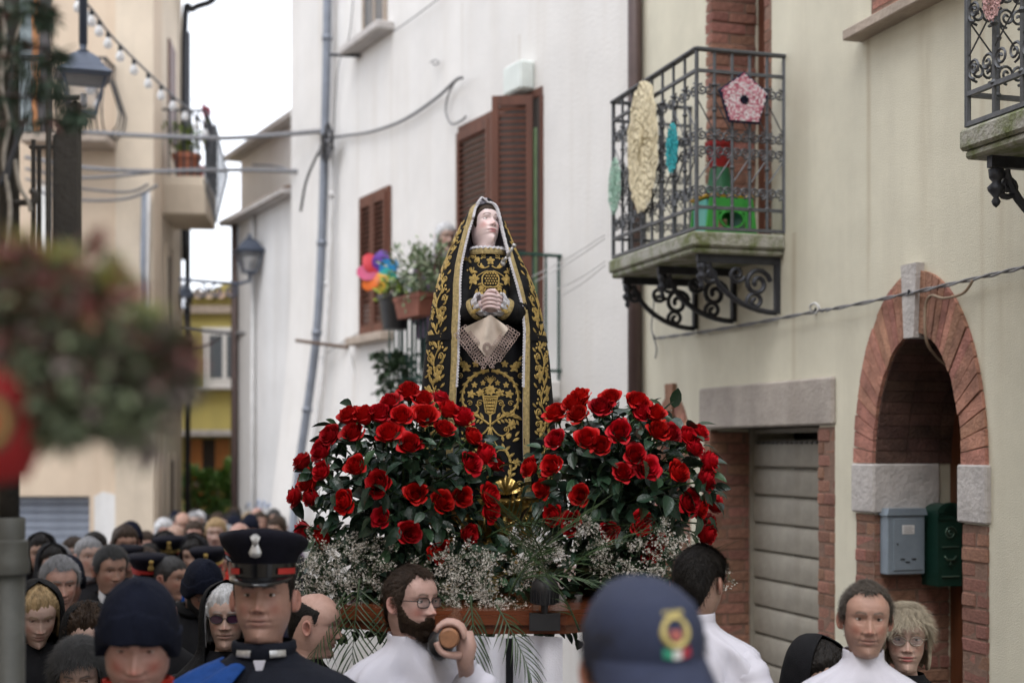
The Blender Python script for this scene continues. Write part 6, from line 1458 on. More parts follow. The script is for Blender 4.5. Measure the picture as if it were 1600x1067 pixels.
# ------------------------------------------------------------------ platform carried by the bearers
def platform():
    t = thing('processional_platform', 'polished wooden processional platform with carrying poles under the flowers', 'platform', mat=T(0, 0, 0)); w_ = M['darkwood']; Xc = sb_.x+.12
    pol = pm('polished_wood', (.16,.045,.018), .25, var=.4, nscale=8, bump=.1, stretch=(.3, 3, 3))
    pts = [(-.60, 4.86), (-.38, 4.66), (.18, 4.66), (.42, 4.86), (.42, 6.5), (-.60, 6.5)]
    mb = MB(); n = 6
    for (z0, z1, k) in ((PZ-.075, PZ-.045, .985), (PZ-.044, PZ-.014, 1.0), (PZ-.013, PZ, .975)):
        cx, cy = -.09, 5.58; mb.loft([[(cx+(x-cx)*k, cy+(y-cy)*k, z) for x, y in pts] for z in (z0, z1)])
    mb.build('deck', pol, t)
    for x in (-.185, .36):
        p = MB().tube([(x, 4.18, 1.542), (x, 4.80, 1.535)], .030, 20).build('carrying_pole', pol, t, True, angle=40)
        MB().tube([(x, 4.165, 1.542), (x, 4.179, 1.542)], [.025, .031], 20).build('pole_cap', pm('pole_end', (.30,.14,.07), .5, var=.3, nscale=40), p)
    for x in (-.185, .36): MB().box(x-.03, x+.03, 4.9, 6.4, PZ-.11, PZ-.076).build('cleat', w_, t)
    # white cloth hanging below the deck
    g = []; rs = random.Random(4)
    for i in range(22):
        z = PZ-.08-.06*i; row = []
        for j in range(90): f_ = j/89; x = -.365+.53*f_; row.append((x, 4.645+.02*sin(f_*46+1.5*sin(f_*9))*(.4+i/22)+.02*sin(f_*17+i*.3), z))
        g.append(row)
    c = MB().loft(g, False, False).build('cloth_skirt', cloth('platform_cloth', (.74,.73,.78), .85, var=.06, nscale=5), t, True)
    MB().box(.0, .024, 4.60, 4.605, .75, PZ-.08).build('strap', CL['black'], t, mat=Matrix.Translation((-.02, 0, 0)))
platform()
sl_ = thing('spotlight', 'small black finned spotlight on the front of the platform', 'spotlight', mat=T(*P(851, 958, 4.62)))
sl_.location.z = PZ; 
MB().box(-.05, .05, -.02, .02, -.055, -.001).build('clamp', M['blackplastic'], sl_)
MB().tube([(-.0, 0, -.002), (0, 0, .03)], .012, 8).build('stem', M['blackplastic'], sl_)
MB().lathe([(0, 0), (.035, .0), (.042, .015), (.045, .05), (.042, .07), (.026, .088), (0, .093)], 28, c=(0, 0, .028)).build('housing', M['blackplastic'], sl_, True, angle=40)
for k in range(22): a = 2*pi*k/22; MB().box(-.0016, .0016, -.0475, -.040, .034, .078).build('fin', M['blackplastic'], sl_, mat=Matrix.Rotation(a, 4, 'Z'))
# ------------------------------------------------------------------ roses
PETAL = pm('rose_petal', (.44,.0025,.006), .6, var=.3, nscale=30, bump=.15, bscale=200, rnd=.2, huev=.012, spec=.25)
STEM = pm('rose_stem', (.05,.10,.03), .5, var=.3)
RLEAF = [pm('rose_leaf_%d' % k, c, .32, var=.3, nscale=30, bump=.3, bscale=120, rnd=.25) for k, c in enumerate(((.022,.050,.028), (.030,.070,.034), (.018,.040,.026)))]
def rose_mesh(seed, openv=1.):
    rnd = random.Random(seed); mb = MB(); ga = 2.39996
    N_ = 27
    for i in range(N_):
        f = i/(N_-1); phi = i*ga+rnd.uniform(-.15, .15)
        # inner petals stand upright, outer ones open and curl
        lean = (.03+.74*f**1.4)*openv; h = .050+.014*(1-abs(f-.45)*1.3)-.010*f**3; half = (1.5-.78*f)+rnd.uniform(-.08, .08); r0 = .004+.016*f; tw = rnd.uniform(-.25, .25); curl = (.0+.017*f**1.2)*(1+rnd.uniform(-.3, .3))
        nu, nv = 6, 8; rows = []
        for a in range(nu+1):
            s_ = a/nu; row = []
            for b in range(nv+1):
                t = -1+2*b/nv; edge = (1-.30*t*t-.12*t**4); ss_ = s_*edge*(1+.05*sin(t*5+seed+i))
                rad = r0+.030*lean*(ss_**.75)*1.25+.010*f*sin(pi*min(1, ss_))+curl*max(0, ss_-.62)**1.2*3.0; z = h*ss_*(1-.35*lean*ss_)-curl*max(0, ss_-.72)**2*6.5
                an = phi+t*half*(.35+.65*min(1, s_*1.8))*(1 if f < .35 else .9)+tw*ss_
                rad *= 1+.06*sin(3*an+i)*ss_; row.append((rad*cos(an), rad*sin(an), z-.028+.004*rnd.uniform(-.3, .3)*ss_))
            rows.append(row)
        mb.loft(rows, False, False)
    return mb.mesh(PETAL, True)
ROSES = [rose_mesh(3, .5), rose_mesh(11, .72), rose_mesh(21, .82), rose_mesh(31, .6), rose_mesh(41, .76)]
calyx = MB().lathe([(0, -.052), (.004, -.05), (.009, -.042), (.011, -.032), (.016, -.024), (.006, -.022)], 8)
for k in range(5): 
    a = 2*pi*k/5; d = Vector((cos(a), sin(a), 0)); sd = Vector((-sin(a), cos(a), 0))*.005; b_ = d*.009+Vector((0, 0, -.034))
    calyx.add([b_-sd, b_+sd, b_+d*.02+Vector((0, 0, .004))+sd*.6, b_+d*.02+Vector((0, 0, .004))-sd*.6, b_+d*.034+Vector((0, 0, -.008))], [(0, 1, 2, 3), (3, 2, 4)])
CALYX = calyx.mesh(STEM, True)
STEMS = [MB().tube(curve([(0, 0, -.045), (.006*k, .004, -.14), (.0, .012*k, -.25), (.01, 0, -.34)], 4), .0034, 6).mesh(STEM, True) for k in (-1, 0, 1, 2)]
LEAVES = [leaf_mesh(.062, .040, RLEAF[k % 3], .30, .22+.1*k, 7, .0012) for k in range(4)]
LEFT = [(637,65),(545,115),(705,100),(790,95),(355,180),(425,178),(500,170),(600,180),(712,180),(825,150),(895,185),(260,275),(368,262),(540,262),(640,315),(808,243),(945,278),(215,350),(125,400),(220,445),(150,495),(385,420),(490,498),(90,565),(170,570),(325,587),(668,550),(800,592),(890,565),(505,665),(640,740),(925,745),(780,825),(130,735),(220,765),(1005,365),(1050,405),(1030,635),(935,405),(1025,560)]
RIGHT = [(410,90),(300,165),(385,125),(405,172),(560,95),(515,140),(690,115),(705,165),(775,168),(298,292),(450,295),(510,320),(605,255),(790,252),(850,262),(930,275),(985,262),(960,330),(1033,395),(1017,485),(885,450),(680,365),(735,430),(620,450),(175,425),(280,418),(235,532),(415,558),(938,592),(985,620),(1060,600),(285,655),(372,695),(555,735),(710,697),(1030,690),(1020,745),(750,830),(785,792)]
LEFT = [(430+x/3.049, 590+y/3.049) for x, y in LEFT]; RIGHT = [(770+x/3.047, 590+y/3.047) for x, y in RIGHT]
def bouquet(label, roses, cpx, cpy, Yc, Rp, seed):
    rnd = random.Random(seed); C = P(cpx, cpy, Yc); t = thing('rose_bouquet', label, 'bouquet', mat=Matrix.Translation(C)); Rm = Rp*Yc/F
    for k, (px, py) in enumerate(roses):
        dx, dy = (px-cpx)/Rp, (py-cpy)/Rp; q = dx*dx+dy*dy; dep = sqrt(max(0, 1-q))*.95 if q < .8 else rnd.uniform(-.15, .35)
        Y = Yc-dep*Rm*.92; p = P(px, py, Y)-C
        ax = Vector((dx, -dep*.95-.10, -dy*.9+.26)); ax.normalize(); ax += Vector((rnd.gauss(0, .12), rnd.gauss(0, .1), rnd.gauss(0, .12))); ax.normalize()
        m = Matrix.Translation(p) @ Vector((0, 0, 1)).rotation_difference(ax).to_matrix().to_4x4() @ Matrix.Rotation(rnd.uniform(0, 6.28), 4, 'Z') @ Matrix.Scale(rnd.uniform(.80, 1.06), 4)
        r = link('rose', rnd.choice(ROSES), t, m); link('calyx', CALYX, r); link('stem', rnd.choice(STEMS), r)
    # leaves: the nearest 290 as parts, the depth of the bouquet as one mass
    n = 0
    while n < 290:
        d = Vector((rnd.gauss(0, 1), rnd.gauss(0, 1)-.5, rnd.gauss(0, 1))); d.normalize()
        if d.z < -.62 or d.y > .5: continue
        p = d*Rm*rnd.uniform(.62, .93); p.z *= .92
        ld = (d*.6+Vector((rnd.gauss(0, .7), rnd.gauss(0, .5)-.25, rnd.gauss(-.25, .5))))
        link('leaf', rnd.choice(LEAVES), t, Matrix.Translation(p) @ orient(ld, rnd.gauss(0, .6)) @ Matrix.Scale(rnd.uniform(.75, 1.25), 4)); n += 1
    pl = []
    for k in range(900):
        d = Vector((rnd.gauss(0, 1), rnd.gauss(0, 1), rnd.gauss(-.1, 1))).normalized(); p = d*Rm*rnd.uniform(.1, .72)
        if p.z < -.28: p.z = -.28
        pl.append((k % 3, Matrix.Translation(p) @ orient(d+Vector((rnd.gauss(0, .8), rnd.gauss(0, .8), rnd.gauss(0, .8))), rnd.uniform(-1, 1))))
    o = link('inner_foliage', scatter(LEAVES[:3], RLEAF, pl), t); o['kind'] = 'stuff'
    MB().lathe([(0, 0), (.13, 0), (.16, .04), (.15, .16), (.06, .20), (0, .2)], 20, c=(0, .05, PZ-C.z+.002)).build('basket', pm('dark_basket', (.015,.022,.014), .9), t, True)
    return t, C
bqL, CLf = bouquet('round bouquet of red roses standing on the bearded bearer side of the platform', LEFT, 622, 762, 5.16, 172, 5)
bqR, CRt = bouquet('round bouquet of red roses before the garage, over the dark-haired bearer', RIGHT, 968, 752, 5.16, 168, 9)
# ------------------------------------------------------------------ white filler sprays
WF = [pm('filler_flower_a', (.66,.62,.56), .7, var=.15, nscale=80), pm('filler_flower_b', (.42,.37,.31), .7, var=.2, nscale=80), pm('filler_stem', (.045,.07,.03), .6)]
def tiny(mat, s_):
    mb = MB()
    for k in range(4):
        a = pi/2*k+.3; d = Vector((cos(a), sin(a), .35)); q = Vector((-sin(a), cos(a), 0))*.45; mb.add([Vector((0, 0, -.1*s_)), d*s_*.6+q*s_*.6, d*s_*1.1+Vector((0, 0, .25*s_)), d*s_*.6-q*s_*.6], [(0, 1, 2, 3)])
    return mb.mesh(mat)
TINY = [tiny(WF[0], .0045), tiny(WF[1], .004), MB().add([(-.0007, 0, 0), (.0007, 0, 0), (.0004, .002, .05), (-.0004, .002, .05)], [(0, 1, 2, 3)]).mesh(WF[2])]
def filler(parent, C, blobs, seed):
    rnd = random.Random(seed); pl = []
    for px, py, r, Y in blobs:
        c = P(px, py, Y)-C; R_ = r*Y/F; n = int(r*r*.27)+10; sprigs = []
        for k in range(max(4, n//18)):
            d = Vector((rnd.gauss(0, 1), rnd.gauss(-.2, .6), rnd.gauss(.25, 1))).normalized(); sprigs.append((c+Vector((rnd.gauss(0, .4), rnd.gauss(0, .4), rnd.gauss(0, .4)))*R_, d))
        for k in range(n):
            b_, d = rnd.choice(sprigs); f_ = rnd.uniform(-.2, .75); p = b_+d*R_*f_+Vector((rnd.gauss(0, .0075), rnd.gauss(0, .0075), rnd.gauss(0, .0075)))
            q = Vector((rnd.gauss(0, 1), rnd.gauss(-.6, 1), rnd.gauss(.3, 1))); m = Matrix.Translation(p) @ Vector((0, 0, 1)).rotation_difference(q).to_matrix().to_4x4() @ Matrix.Scale(rnd.uniform(.7, 1.3), 4); pl.append((0 if rnd.random() < .68 else 1, m))
            if k % 4 == 0: pl.append((2, Matrix.Translation(p-d*.03) @ Vector((0, 0, 1)).rotation_difference(d).to_matrix().to_4x4()))
    o = link('white_filler_flowers', scatter(TINY, WF, pl), parent); o['kind'] = 'stuff'
filler(bqL, CLf, [(485,880,26,4.92),(515,868,34,4.9),(548,868,34,4.88),(580,862,26,4.9),(500,915,32,4.9),(540,910,34,4.88),(478,925,22,4.9),(520,945,30,4.9),(612,850,14,4.86),(606,880,16,4.86),(575,905,24,4.88),(600,935,18,4.85),(590,960,14,4.85),(640,895,22,4.86)], 1)
filler(bqR, CRt, [(922,815,20,4.84),(938,845,22,4.82),(950,880,26,4.82),(905,840,14,4.84),(1000,850,20,4.84),(1035,835,26,4.84),(1055,860,26,4.84),(1030,885,26,4.82),(985,895,22,4.8),(1128,890,12,4.95),(1134,915,9,4.95),(1090,870,22,4.9),(1110,895,16,4.92)], 2)
def frond_mesh(L, leafl, n, droop, seed, spread=1., wid=.0042):
    rnd = random.Random(seed); mb = MB(); rach = [Vector((0, L*t, -droop*L*t*t)) for t in [k/12 for k in range(13)]]; mb.tube(rach, [.004*(1-.8*k/12) for k in range(13)], 5)
    for i in range(n):
        t = .12+.88*i/(n-1); p = Vector((0, L*t, -droop*L*t*t))
        for s_ in (-1, 1):
            l = leafl*(1-.45*abs(t-.45))*rnd.uniform(.85, 1.1); a = (1.05-.65*t)*spread+rnd.gauss(0, .05); d = Vector((s_*sin(a), cos(a), .12)); q = Vector((cos(a)*s_, -sin(a), 0))*wid*.5 if s_ > 0 else Vector((-cos(a), -sin(a), 0))*wid*.5
            r = []
            for k in range(5): f_ = k/4; w_ = sin(pi*min(1, .12+f_*.86))*1.0; c = p+d*l*f_+Vector((0, 0, -.45*l*f_*f_)); r.append([c-q*w_*1.2, c+Vector((0, 0, -.0012)), c+q*w_*1.2])
            mb.loft(r, False, False)
    return mb
PALM = pm('palm_leaf', (.035,.065,.022), .42, var=.35, nscale=20); 
def greenery():
    C = P(790, 940, 4.95); t = thing('palm_greenery', 'palm fronds and white filler sprays filling the middle of the platform', 'greenery', mat=Matrix.Translation(C))
    for k, (px, py, Y, d, L, ll, n, dr, roll, sp) in enumerate(((562, 905, 4.72, (-.1, -.35, -1), .26, .17, 12, .1, 0, 1.0), (600, 930, 4.74, (.35, -.3, -1), .22, .15, 11, .1, .2, 1.), (540, 925, 4.74, (-.55, -.3, -.9), .22, .15, 11, .1, -.2, 1.), (735, 930, 4.6, (.12, -.35, -1), .25, .14, 12, .15, 0, .6), (775, 945, 4.62, (.5, -.4, -.7), .24, .12, 12, .2, .3, .8),
          (795, 930, 4.75, (.35, -.1, .9), .34, .17, 16, .5, .6, 1.), (905, 985, 4.62, (-.35, -.15, 1), .34, .16, 17, .3, -.4, 1.), (880, 900, 4.7, (.5, -.3, .8), .26, .15, 14, .6, .5, 1.), (760, 840, 5.0, (.7, -.3, .55), .36, .18, 16, .7, .3, 1.), (850, 880, 4.8, (-.2, -.4, .9), .28, .16, 14, .6, 0, 1), (690, 960, 4.75, (-.2, -.4, -.8), .22, .13, 11, .2, 0, 1), (985, 960, 4.65, (.3, -.2, .6), .28, .15, 13, .5, .2, 1), (505, 930, 4.85, (-.8, -.2, -.4), .22, .14, 11, .3, 0, 1), (655, 900, 4.8, (.2, -.5, -.6), .25, .15, 12, .3, 0, 1), (815, 905, 4.66, (.9, -.3, .35), .3, .16, 15, .6, .2, 1))):
        link('palm_frond', frond_mesh(L, ll, n, dr, k, sp).mesh(PALM, True), t, Matrix.Translation(P(px, py, Y)-C) @ orient(d, roll))
    filler(t, C, [(700,900,28,4.85),(722,880,34,4.88),(748,905,36,4.84),(770,930,32,4.8),(745,935,30,4.8),(705,935,26,4.8),(795,950,24,4.76),(765,878,22,4.9),(830,850,26,4.95),(805,835,18,5.0),(850,868,24,4.95),(812,880,26,4.9),(835,905,22,4.85),(720,960,18,4.76),(875,870,20,4.9),(860,835,18,5.),(690,870,20,4.86)], 3)
    rnd = random.Random(8); pl = []
    for k in range(1500):
        p = Vector((rnd.uniform(-.72, .6), rnd.uniform(-.05, .45), rnd.uniform(-.13, .22))); pl.append((k % 3, Matrix.Translation(p) @ orient((rnd.gauss(0, 1), rnd.gauss(-.5, 1), rnd.gauss(.2, 1)), rnd.uniform(-1, 1)) @ Matrix.Scale(.9, 4)))
    o = link('low_foliage', scatter(LEAVES[:3], RLEAF, pl), t); o['kind'] = 'stuff'
greenery()
# ------------------------------------------------------------------ people close to the camera
TAN = (.42,.25,.19); PALE = (.52,.36,.30); RUDDY = (.48,.28,.225); OLIVE = (.39,.25,.19)
# officer in cape and peaked cap
ro, h, pose, B = person('officer in black peaked cap with silver badge and dark cape over blue', 412, 830, 3.95, yaw=.04, head=(-2, -3, 0), skin=(.44,.26,.205), color='cape', hair='dark', style='short', hl=dict(nape=.02), hthick=.004, eye=dict(up=15, lo=-20), browc=(.03,.02,.018), hat='peaked', hk=dict(wide=1.06, jaw=.98, fat=.12, age=.9, nose=1.0, chin=1.4, cheek=1.4), body_w=1.12, topcorr=.058, seed=11, stub=.25)
def officer_extras():
    B_ = B @ SHM
    for s_ in (-1, 1):
        m = MB().loft([[(s_*.070*sin(a)*1.12*k, -.076*cos(a)*k-.006, z) for a in [.30+.55*j/10 for j in range(11)]] for z, k in ((-.106, 1.14), (-.104, 1.165), (-.088, 1.13), (-.086, 1.10))], False, False); m.build('collar_braid', SILVER, ro, True, mat=B_)
    MB().lathe([(.062, -.135), (.076, -.12), (.086, -.09), (.083, -.07), (.074, -.068)], 30, c=(0, -.004, 0), sx=1.06).build('cape_collar', CL['cape'], ro, True, mat=B_)
    MB().lathe([(0, -.006), (.014, -.005), (.017, 0), (.014, .004), (.010, .003), (0, .006)], 18).build('medallion', GOLD, ro, True, mat=B_ @ Matrix.Translation((.028, -.118, -.185)) @ Matrix.Rotation(radians(75), 4, 'X'))
    MB().prism([(-.016, -.112), (.016, -.112), (.004, -.155), (-.004, -.155)], -.104, -.090).build('shirt_collar', CL['alb'], ro, mat=B_)
    # blue cape thrown back over one shoulder
    rs = []; n = 30
    for k in range(26):
        z = -.125-.022*k; w_ = np.interp(z, [-.7, -.24, -.19, -.16, -.12], [.325, .300, .272, .220, .115]); f_ = np.interp(z, [-.7, -.24, -.16, -.12], [.235, .195, .15, .10])
        a0, a1 = -1.9, -.30-.25*ss(-.13, -.4, z); fold = lambda a: 1+.02*sin(a*14+z*10)+.015*sin(a*23-z*22); rs.append([(w_*sin(a)*fold(a), -f_*cos(a)*fold(a), z+.006*sin(a*9)) for a in [a0+(a1-a0)*j/(n-1) for j in range(n)]])
    two_sided(rs, .05).build('blue_cape', CL['blue'], ro, True, mat=B_)
    # dark cape outer layer falling from the shoulders
    rs = []
    for k in range(26):
        z = -.13-.022*k; w_ = np.interp(z, [-.7, -.24, -.19, -.16, -.13], [.315, .285, .255, .205, .115]); f_ = np.interp(z, [-.7, -.24, -.16, -.13], [.225, .18, .135, .095])
        fold = lambda a: 1+.012*sin(a*9+z*6); rs.append([(w_*sin(a)*fold(a), -f_*cos(a)*fold(a), z) for a in [-.18+(2.4+.18)*j/39 for j in range(40)]])
    two_sided(rs, .04).build('cape', CL['cape'], ro, True, mat=B_)
officer_extras()
# bearer with beard and glasses, hand on the carrying pole
bx = P(645, 885, 4.46)
rb, h, pose, B = person('bearded bearer in white alb and dark glasses gripping the carrying pole', 636, 884, 4.46, yaw=.10, head=(42, 1, 3), skin=(.50,.32,.275), outfit='alb', hair='brown', style='short', beard='brown', glass='rect', hk=dict(age=.25, nose=1.15, fat=.1), hl=dict(line=.196, temple=.165, recede=.016, nape=.02, side=.10), seed=21, s=.90, hthick=.006, eye=dict(up=10, lo=-24), blush=.7,
   arms={1: [(.120, .0, -.215), (.22, -.05, -.29), (.30, -.14, -.36), (.27, -.20, -.26), (.185, -.205, -.165)], 'nohand': 1})
def grip_hand():
    # world position of the pole end
    px_, pz = -.185, 1.542; inv = (WM[rb]).inverted(); mb = MB(); W = lambda x, y, z: inv @ Vector((x, y, z)); sk = (.50,.32,.27)
    # wrist and palm on the near right side of the pole
    wr = (WM[rb] @ B @ SHM) @ Vector((.185, -.205, -.165))
    mb.tube([W(wr.x+.01, wr.y, wr.z-.02), W(px_+.045, 4.235, pz-.075), W(px_+.05, 4.235, pz-.03), W(px_+.046, 4.235, pz+.012)], [.024, .026, .031, .022], 14)
    for k in range(4):
        y = 4.195+.021*k; r = .040; pts = [W(px_+r*1.1*cos(a), y+.004*sin(a), pz+r*1.05*sin(a)) for a in [-.15+k*.03+2.9*j/8 for j in range(9)]]; mb.tube(pts, [.0092+(.0014 if j in (2, 5) else 0)-.0003*j for j in range(9)], 10)
    th = [W(px_+.03, 4.215, pz-.055), W(px_+.0, 4.185, pz-.050), W(px_-.025, 4.18, pz-.038), W(px_-.038, 4.18, pz-.012)]; mb.tube(curve(th, 4), [.0125-.0003*j for j in range(13)], 10)
    mb.build('hand', SKIN, rb, True, cols=[sk]*len(mb.v))
    pd = inv @ Matrix.Translation((px_-.035, 4.40, pz-.045)); q = MB().lathe([(0, -.10), (.03, -.095), (.042, -.07), (.046, 0), (.042, .07), (.03, .095), (0, .10)], 18, sx=.9).build('shoulder_pad', M['blackplastic'], rb, True, mat=pd @ Matrix.Rotation(pi/2, 4, 'X'))
grip_hand()
# dark-haired bearer seen from behind
person('dark-haired bearer in white alb seen from behind under the right bouquet', 1088, 851, 4.35, yaw=radians(158), head=(-14, 8, 0), skin=OLIVE, outfit='alb', hair='dark', style='short', seed=31, hl=dict(nape=.0), hk=dict(fat=.2), stub=.5, s=.88)
# grey-haired bearer to the right
person('grey-haired bearer in white alb looking to the camera below the mailboxes', 1350, 907, 4.2, yaw=-.05, head=(-3, 3, 2), skin=(.44,.265,.205), outfit='alb', hair='greybrown', style='short', hk=dict(age=1.2, fat=.15, nose=1.05, jaw=1.0, wide=1.0), hl=dict(line=.200, temple=.172, recede=.014, nape=.02, rag=.005), seed=41, stub=.4, eye=dict(up=16, lo=-22), s=.87, blush=.6, hthick=.005)
# woman in black hood
person('woman in black hood bowing her head beside the brick jamb of the garage', 1266, 985, 5.0, yaw=.25, head=(14, 16, 0), skin=OLIVE, hair='dark', style='bob', hat='hood', seed=51, topcorr=.02, eye=dict(up=6, lo=-12))
# blond woman with glasses
person('blond woman with thin glasses and black veil in front of the brown door', 1416, 946, 4.95, yaw=-.1, head=(-6, 2, 0), skin=PALE, hair='ash', style='bob', glass='thin', hk=dict(wide=.95, nose=.85, jaw=.9, age=.7, brow=.4), hl=dict(line=.176, asym=.014), seed=61, s=.9, lip=(.42,.06,.07), eye=dict(up=15, lo=-20))
# bald man behind the officer
person('balding man in dark coat between the officer and the bearded bearer', 480, 921, 4.75, yaw=1.3, head=(8, 12, 0), skin=(.50,.31,.25), hair='dark', style='balding', seed=71, s=.86, hl=dict(line=.26, temple=.30, nape=.0, side=.12))
# man in blue police cap, close to the camera
rc, h, pose, B = person('man in blue police cap with gold emblem and tricolour ribbon, head bowed', 996, 886, 2.25, yaw=.05, head=(12, 5, 0), skin=(.42,.22,.15), color='navy', hair='dark', style='short', seed=81, topcorr=.03, hk=dict(fat=.2), eye=dict(up=8, lo=-16))
def police_cap():
    hp = head_part(pose); n = 48; rg = []
    for z, r, cy in ((.120, .100, .0), (.135, .101, .0), (.16, .102, .0), (.19, .098, .002), (.22, .085, .006), (.243, .062, .010), (.256, .035, .012), (.261, .006, .012)):
        rg.append([(r*.93*sin(a), cy-(r*1.12 if cos(a) > 0 else r*1.14)*cos(a), z+(.018*cos(a) if z < .15 else .012*cos(a)*(z < .23))) for a in [2*pi*k/n for k in range(n)]])
    mb = MB(); mb.loft(rg, True, False); c = hp(mb).build('cap', NAVYCAP, rc, True, mat=B)
    rows = []
    for k in range(9):
        f_ = k/8; rows.append([(.094*sin(a)*(1+.04*f_), -.113*cos(a)-.075*f_*max(0, cos(a))**.7, .139+.012*cos(a)-.030*f_**1.3*max(0, cos(a))+.010*(1-cos(a))*0-.022*f_*abs(sin(a))) for a in [-1.35+2.7*j/30 for j in range(31)]])
    mb = MB(); mb.loft(rows, False, False); mb.loft([[(x, y, z-.004) for x, y, z in r] for r in rows], False, False); hp(mb).build('visor', NAVYCAP, c, True)
    mb = MB(); mb.lathe([(0, .266), (.006, .265), (.007, .262), (.004, .259)], 10, c=(0, .012, -.003)); hp(mb).build('cap_button', NAVYCAP, c, True)
    # emblem: gold wreath with shield, ribbon in green, white, red
    def on(x, z, o): 
        y = -np.interp(z, [.13, .16, .19, .22, .243], [.113, .114, .109, .091, .062])*sqrt(max(0, 1-(x/.093)**2)); return Vector((x, y-o, z))
    G = pm('cap_gold_thread', (.55,.45,.16), .6, .2, var=.3, nscale=90); cx = .012; cz = .196
    mb = MB()
    for j in range(40):
        a = 2*pi*j/40; r = .020; p = on(cx+r*cos(a), cz+r*sin(a), .003); mb.lathe([(0, -.006), (.006, 0), (0, .006)], 6, c=p)
    for k in range(5): mb.lathe([(0, -.006), (.0055, 0), (0, .006)], 6, c=on(cx-.014+.007*k, cz+.026, .003))
    hp(mb).build('cap_emblem', G, c)
    mb = MB(); mb.add([on(cx+.011*cos(a)*(1 if sin(a) > 0 else .8), cz+.013*sin(a), .005) for a in [2*pi*j/14 for j in range(14)]], [tuple(range(14))]); hp(mb).build('emblem_shield', pm('emblem_red', (.38,.10,.08), .6), c)
    for k, col in enumerate(((.03,.28,.16), (.70,.70,.66), (.45,.03,.05))):
        mb = MB(); x0 = cx-.022+.0155*k; mb.loft([[on(x0+.0155*i/3, z-.003*sin(pi*(k+i/3)/3), .004) for i in range(4)] for z in (cz-.036, cz-.022)], False, False); hp(mb).build('ribbon_stripe', pm('ribbon_%d' % k, col, .7), c)
police_cap()
# man in navy beanie, close to the camera
ra, h, pose, B = person('person in navy knitted beanie looking down, red collar under dark coat', 214, 884, 3.42, yaw=.05, head=(7, 20, 2), skin=(.45,.265,.22), color='navy', hair='dark', style='none', hat='beanie', hk=dict(fat=.5, wide=1.06, age=.3), seed=91, topcorr=.032, eye=dict(up=8, lo=-14), blush=.9, lip=(.40,.13,.12))
MB().lathe([(.066, -.11), (.078, -.09), (.082, -.065), (.074, -.062)], 30, c=(0, .0, 0), sx=1.03).build('red_collar', CL['red'], ra, True, mat=B @ SHM)
# ------------------------------------------------------------------ crowd on the left
G = 'mourners walking in the left crowd'
def cp(label, *a, **k): k.setdefault('group', G); return person(label, *a, **k)
cp('blond woman in black veil looking down at the left edge of the crowd', 55, 900, 6.0, yaw=.25, head=(12, 22, 0), skin=PALE, hair='blond', style='bob', hat='veil', hl=dict(asym=.012), seed=101, topcorr=.015, eye=dict(up=5, lo=-12), hk=dict(wide=.95, nose=.85, jaw=.9))
cp('white-haired man in navy coat with white shirt collar', 90, 866, 6.7, yaw=.25, head=(14, 12, 0), skin=(.52,.31,.25), hair='grey', color='navy', style='short', scarf='shirt', seed=103, eye=dict(up=8, lo=-14), hk=dict(age=1.1), hl=dict(line=.19, temple=.16, recede=.014), hthick=.006)
cp('woman with curly dark hair and dark glasses under black veil', 136, 930, 5.75, yaw=.15, head=(10, 14, 0), skin=PALE, hair='brown', style='curly', hat='veil', glass='round', seed=107, topcorr=.03, hk=dict(wide=.97, nose=.9), eye=dict(up=10, lo=-16))
cp('old woman with dark grey hair looking down behind the beanie wearer', 126, 992, 5.25, yaw=.1, head=(5, 18, 0), skin=PALE, hair='darkgrey', style='bob', seed=109, scarf='grey', hk=dict(age=1.2, wide=.96), hl=dict(line=.186, asym=.014), eye=dict(up=6, lo=-12))
cp('figure with pointed dark hood up before the grey roller shutter', 64, 829, 9.6, yaw=.1, head=(8, 8, 0), skin=OLIVE, hair='dark', style='bob', hat='hood', seed=113, hi=False, topcorr=.02)
cp('girl with long brown hair before the grey roller shutter', 118, 838, 10.0, yaw=-.2, head=(-6, 6, 0), skin=PALE, hair='brown', style='long', scarf='tan', seed=127, hi=False, color='brown')
cp('man in black beanie and glasses with red jacket beside the white-haired man', 106, 863, 7.8, yaw=.1, head=(10, 10, 0), skin=TAN, hair='dark', style='none', hat='beanie', glass='rect', color='red', seed=131, hi=False, topcorr=.03)
cp('dark-haired man in black overcoat with white shirt, hair greying', 168, 850, 7.7, yaw=.35, head=(16, 12, 0), skin=TAN, hair='darkgrey', color='black', style='short', hl=dict(line=.188, temple=.158, recede=.01), hthick=.006, scarf='shirt', seed=137, eye=dict(up=8, lo=-14))
cp('person with black hood up behind the greying man', 143, 843, 9.2, yaw=.2, head=(0, 10, 0), skin=OLIVE, hair='dark', style='bob', hat='hood', seed=139, hi=False, topcorr=.02)
cp('tall person with chestnut hair behind the hooded figures', 128, 858, 11.5, yaw=0, head=(0, 5, 0), skin=PALE, hair='brown', style='long', seed=141, hi=False)
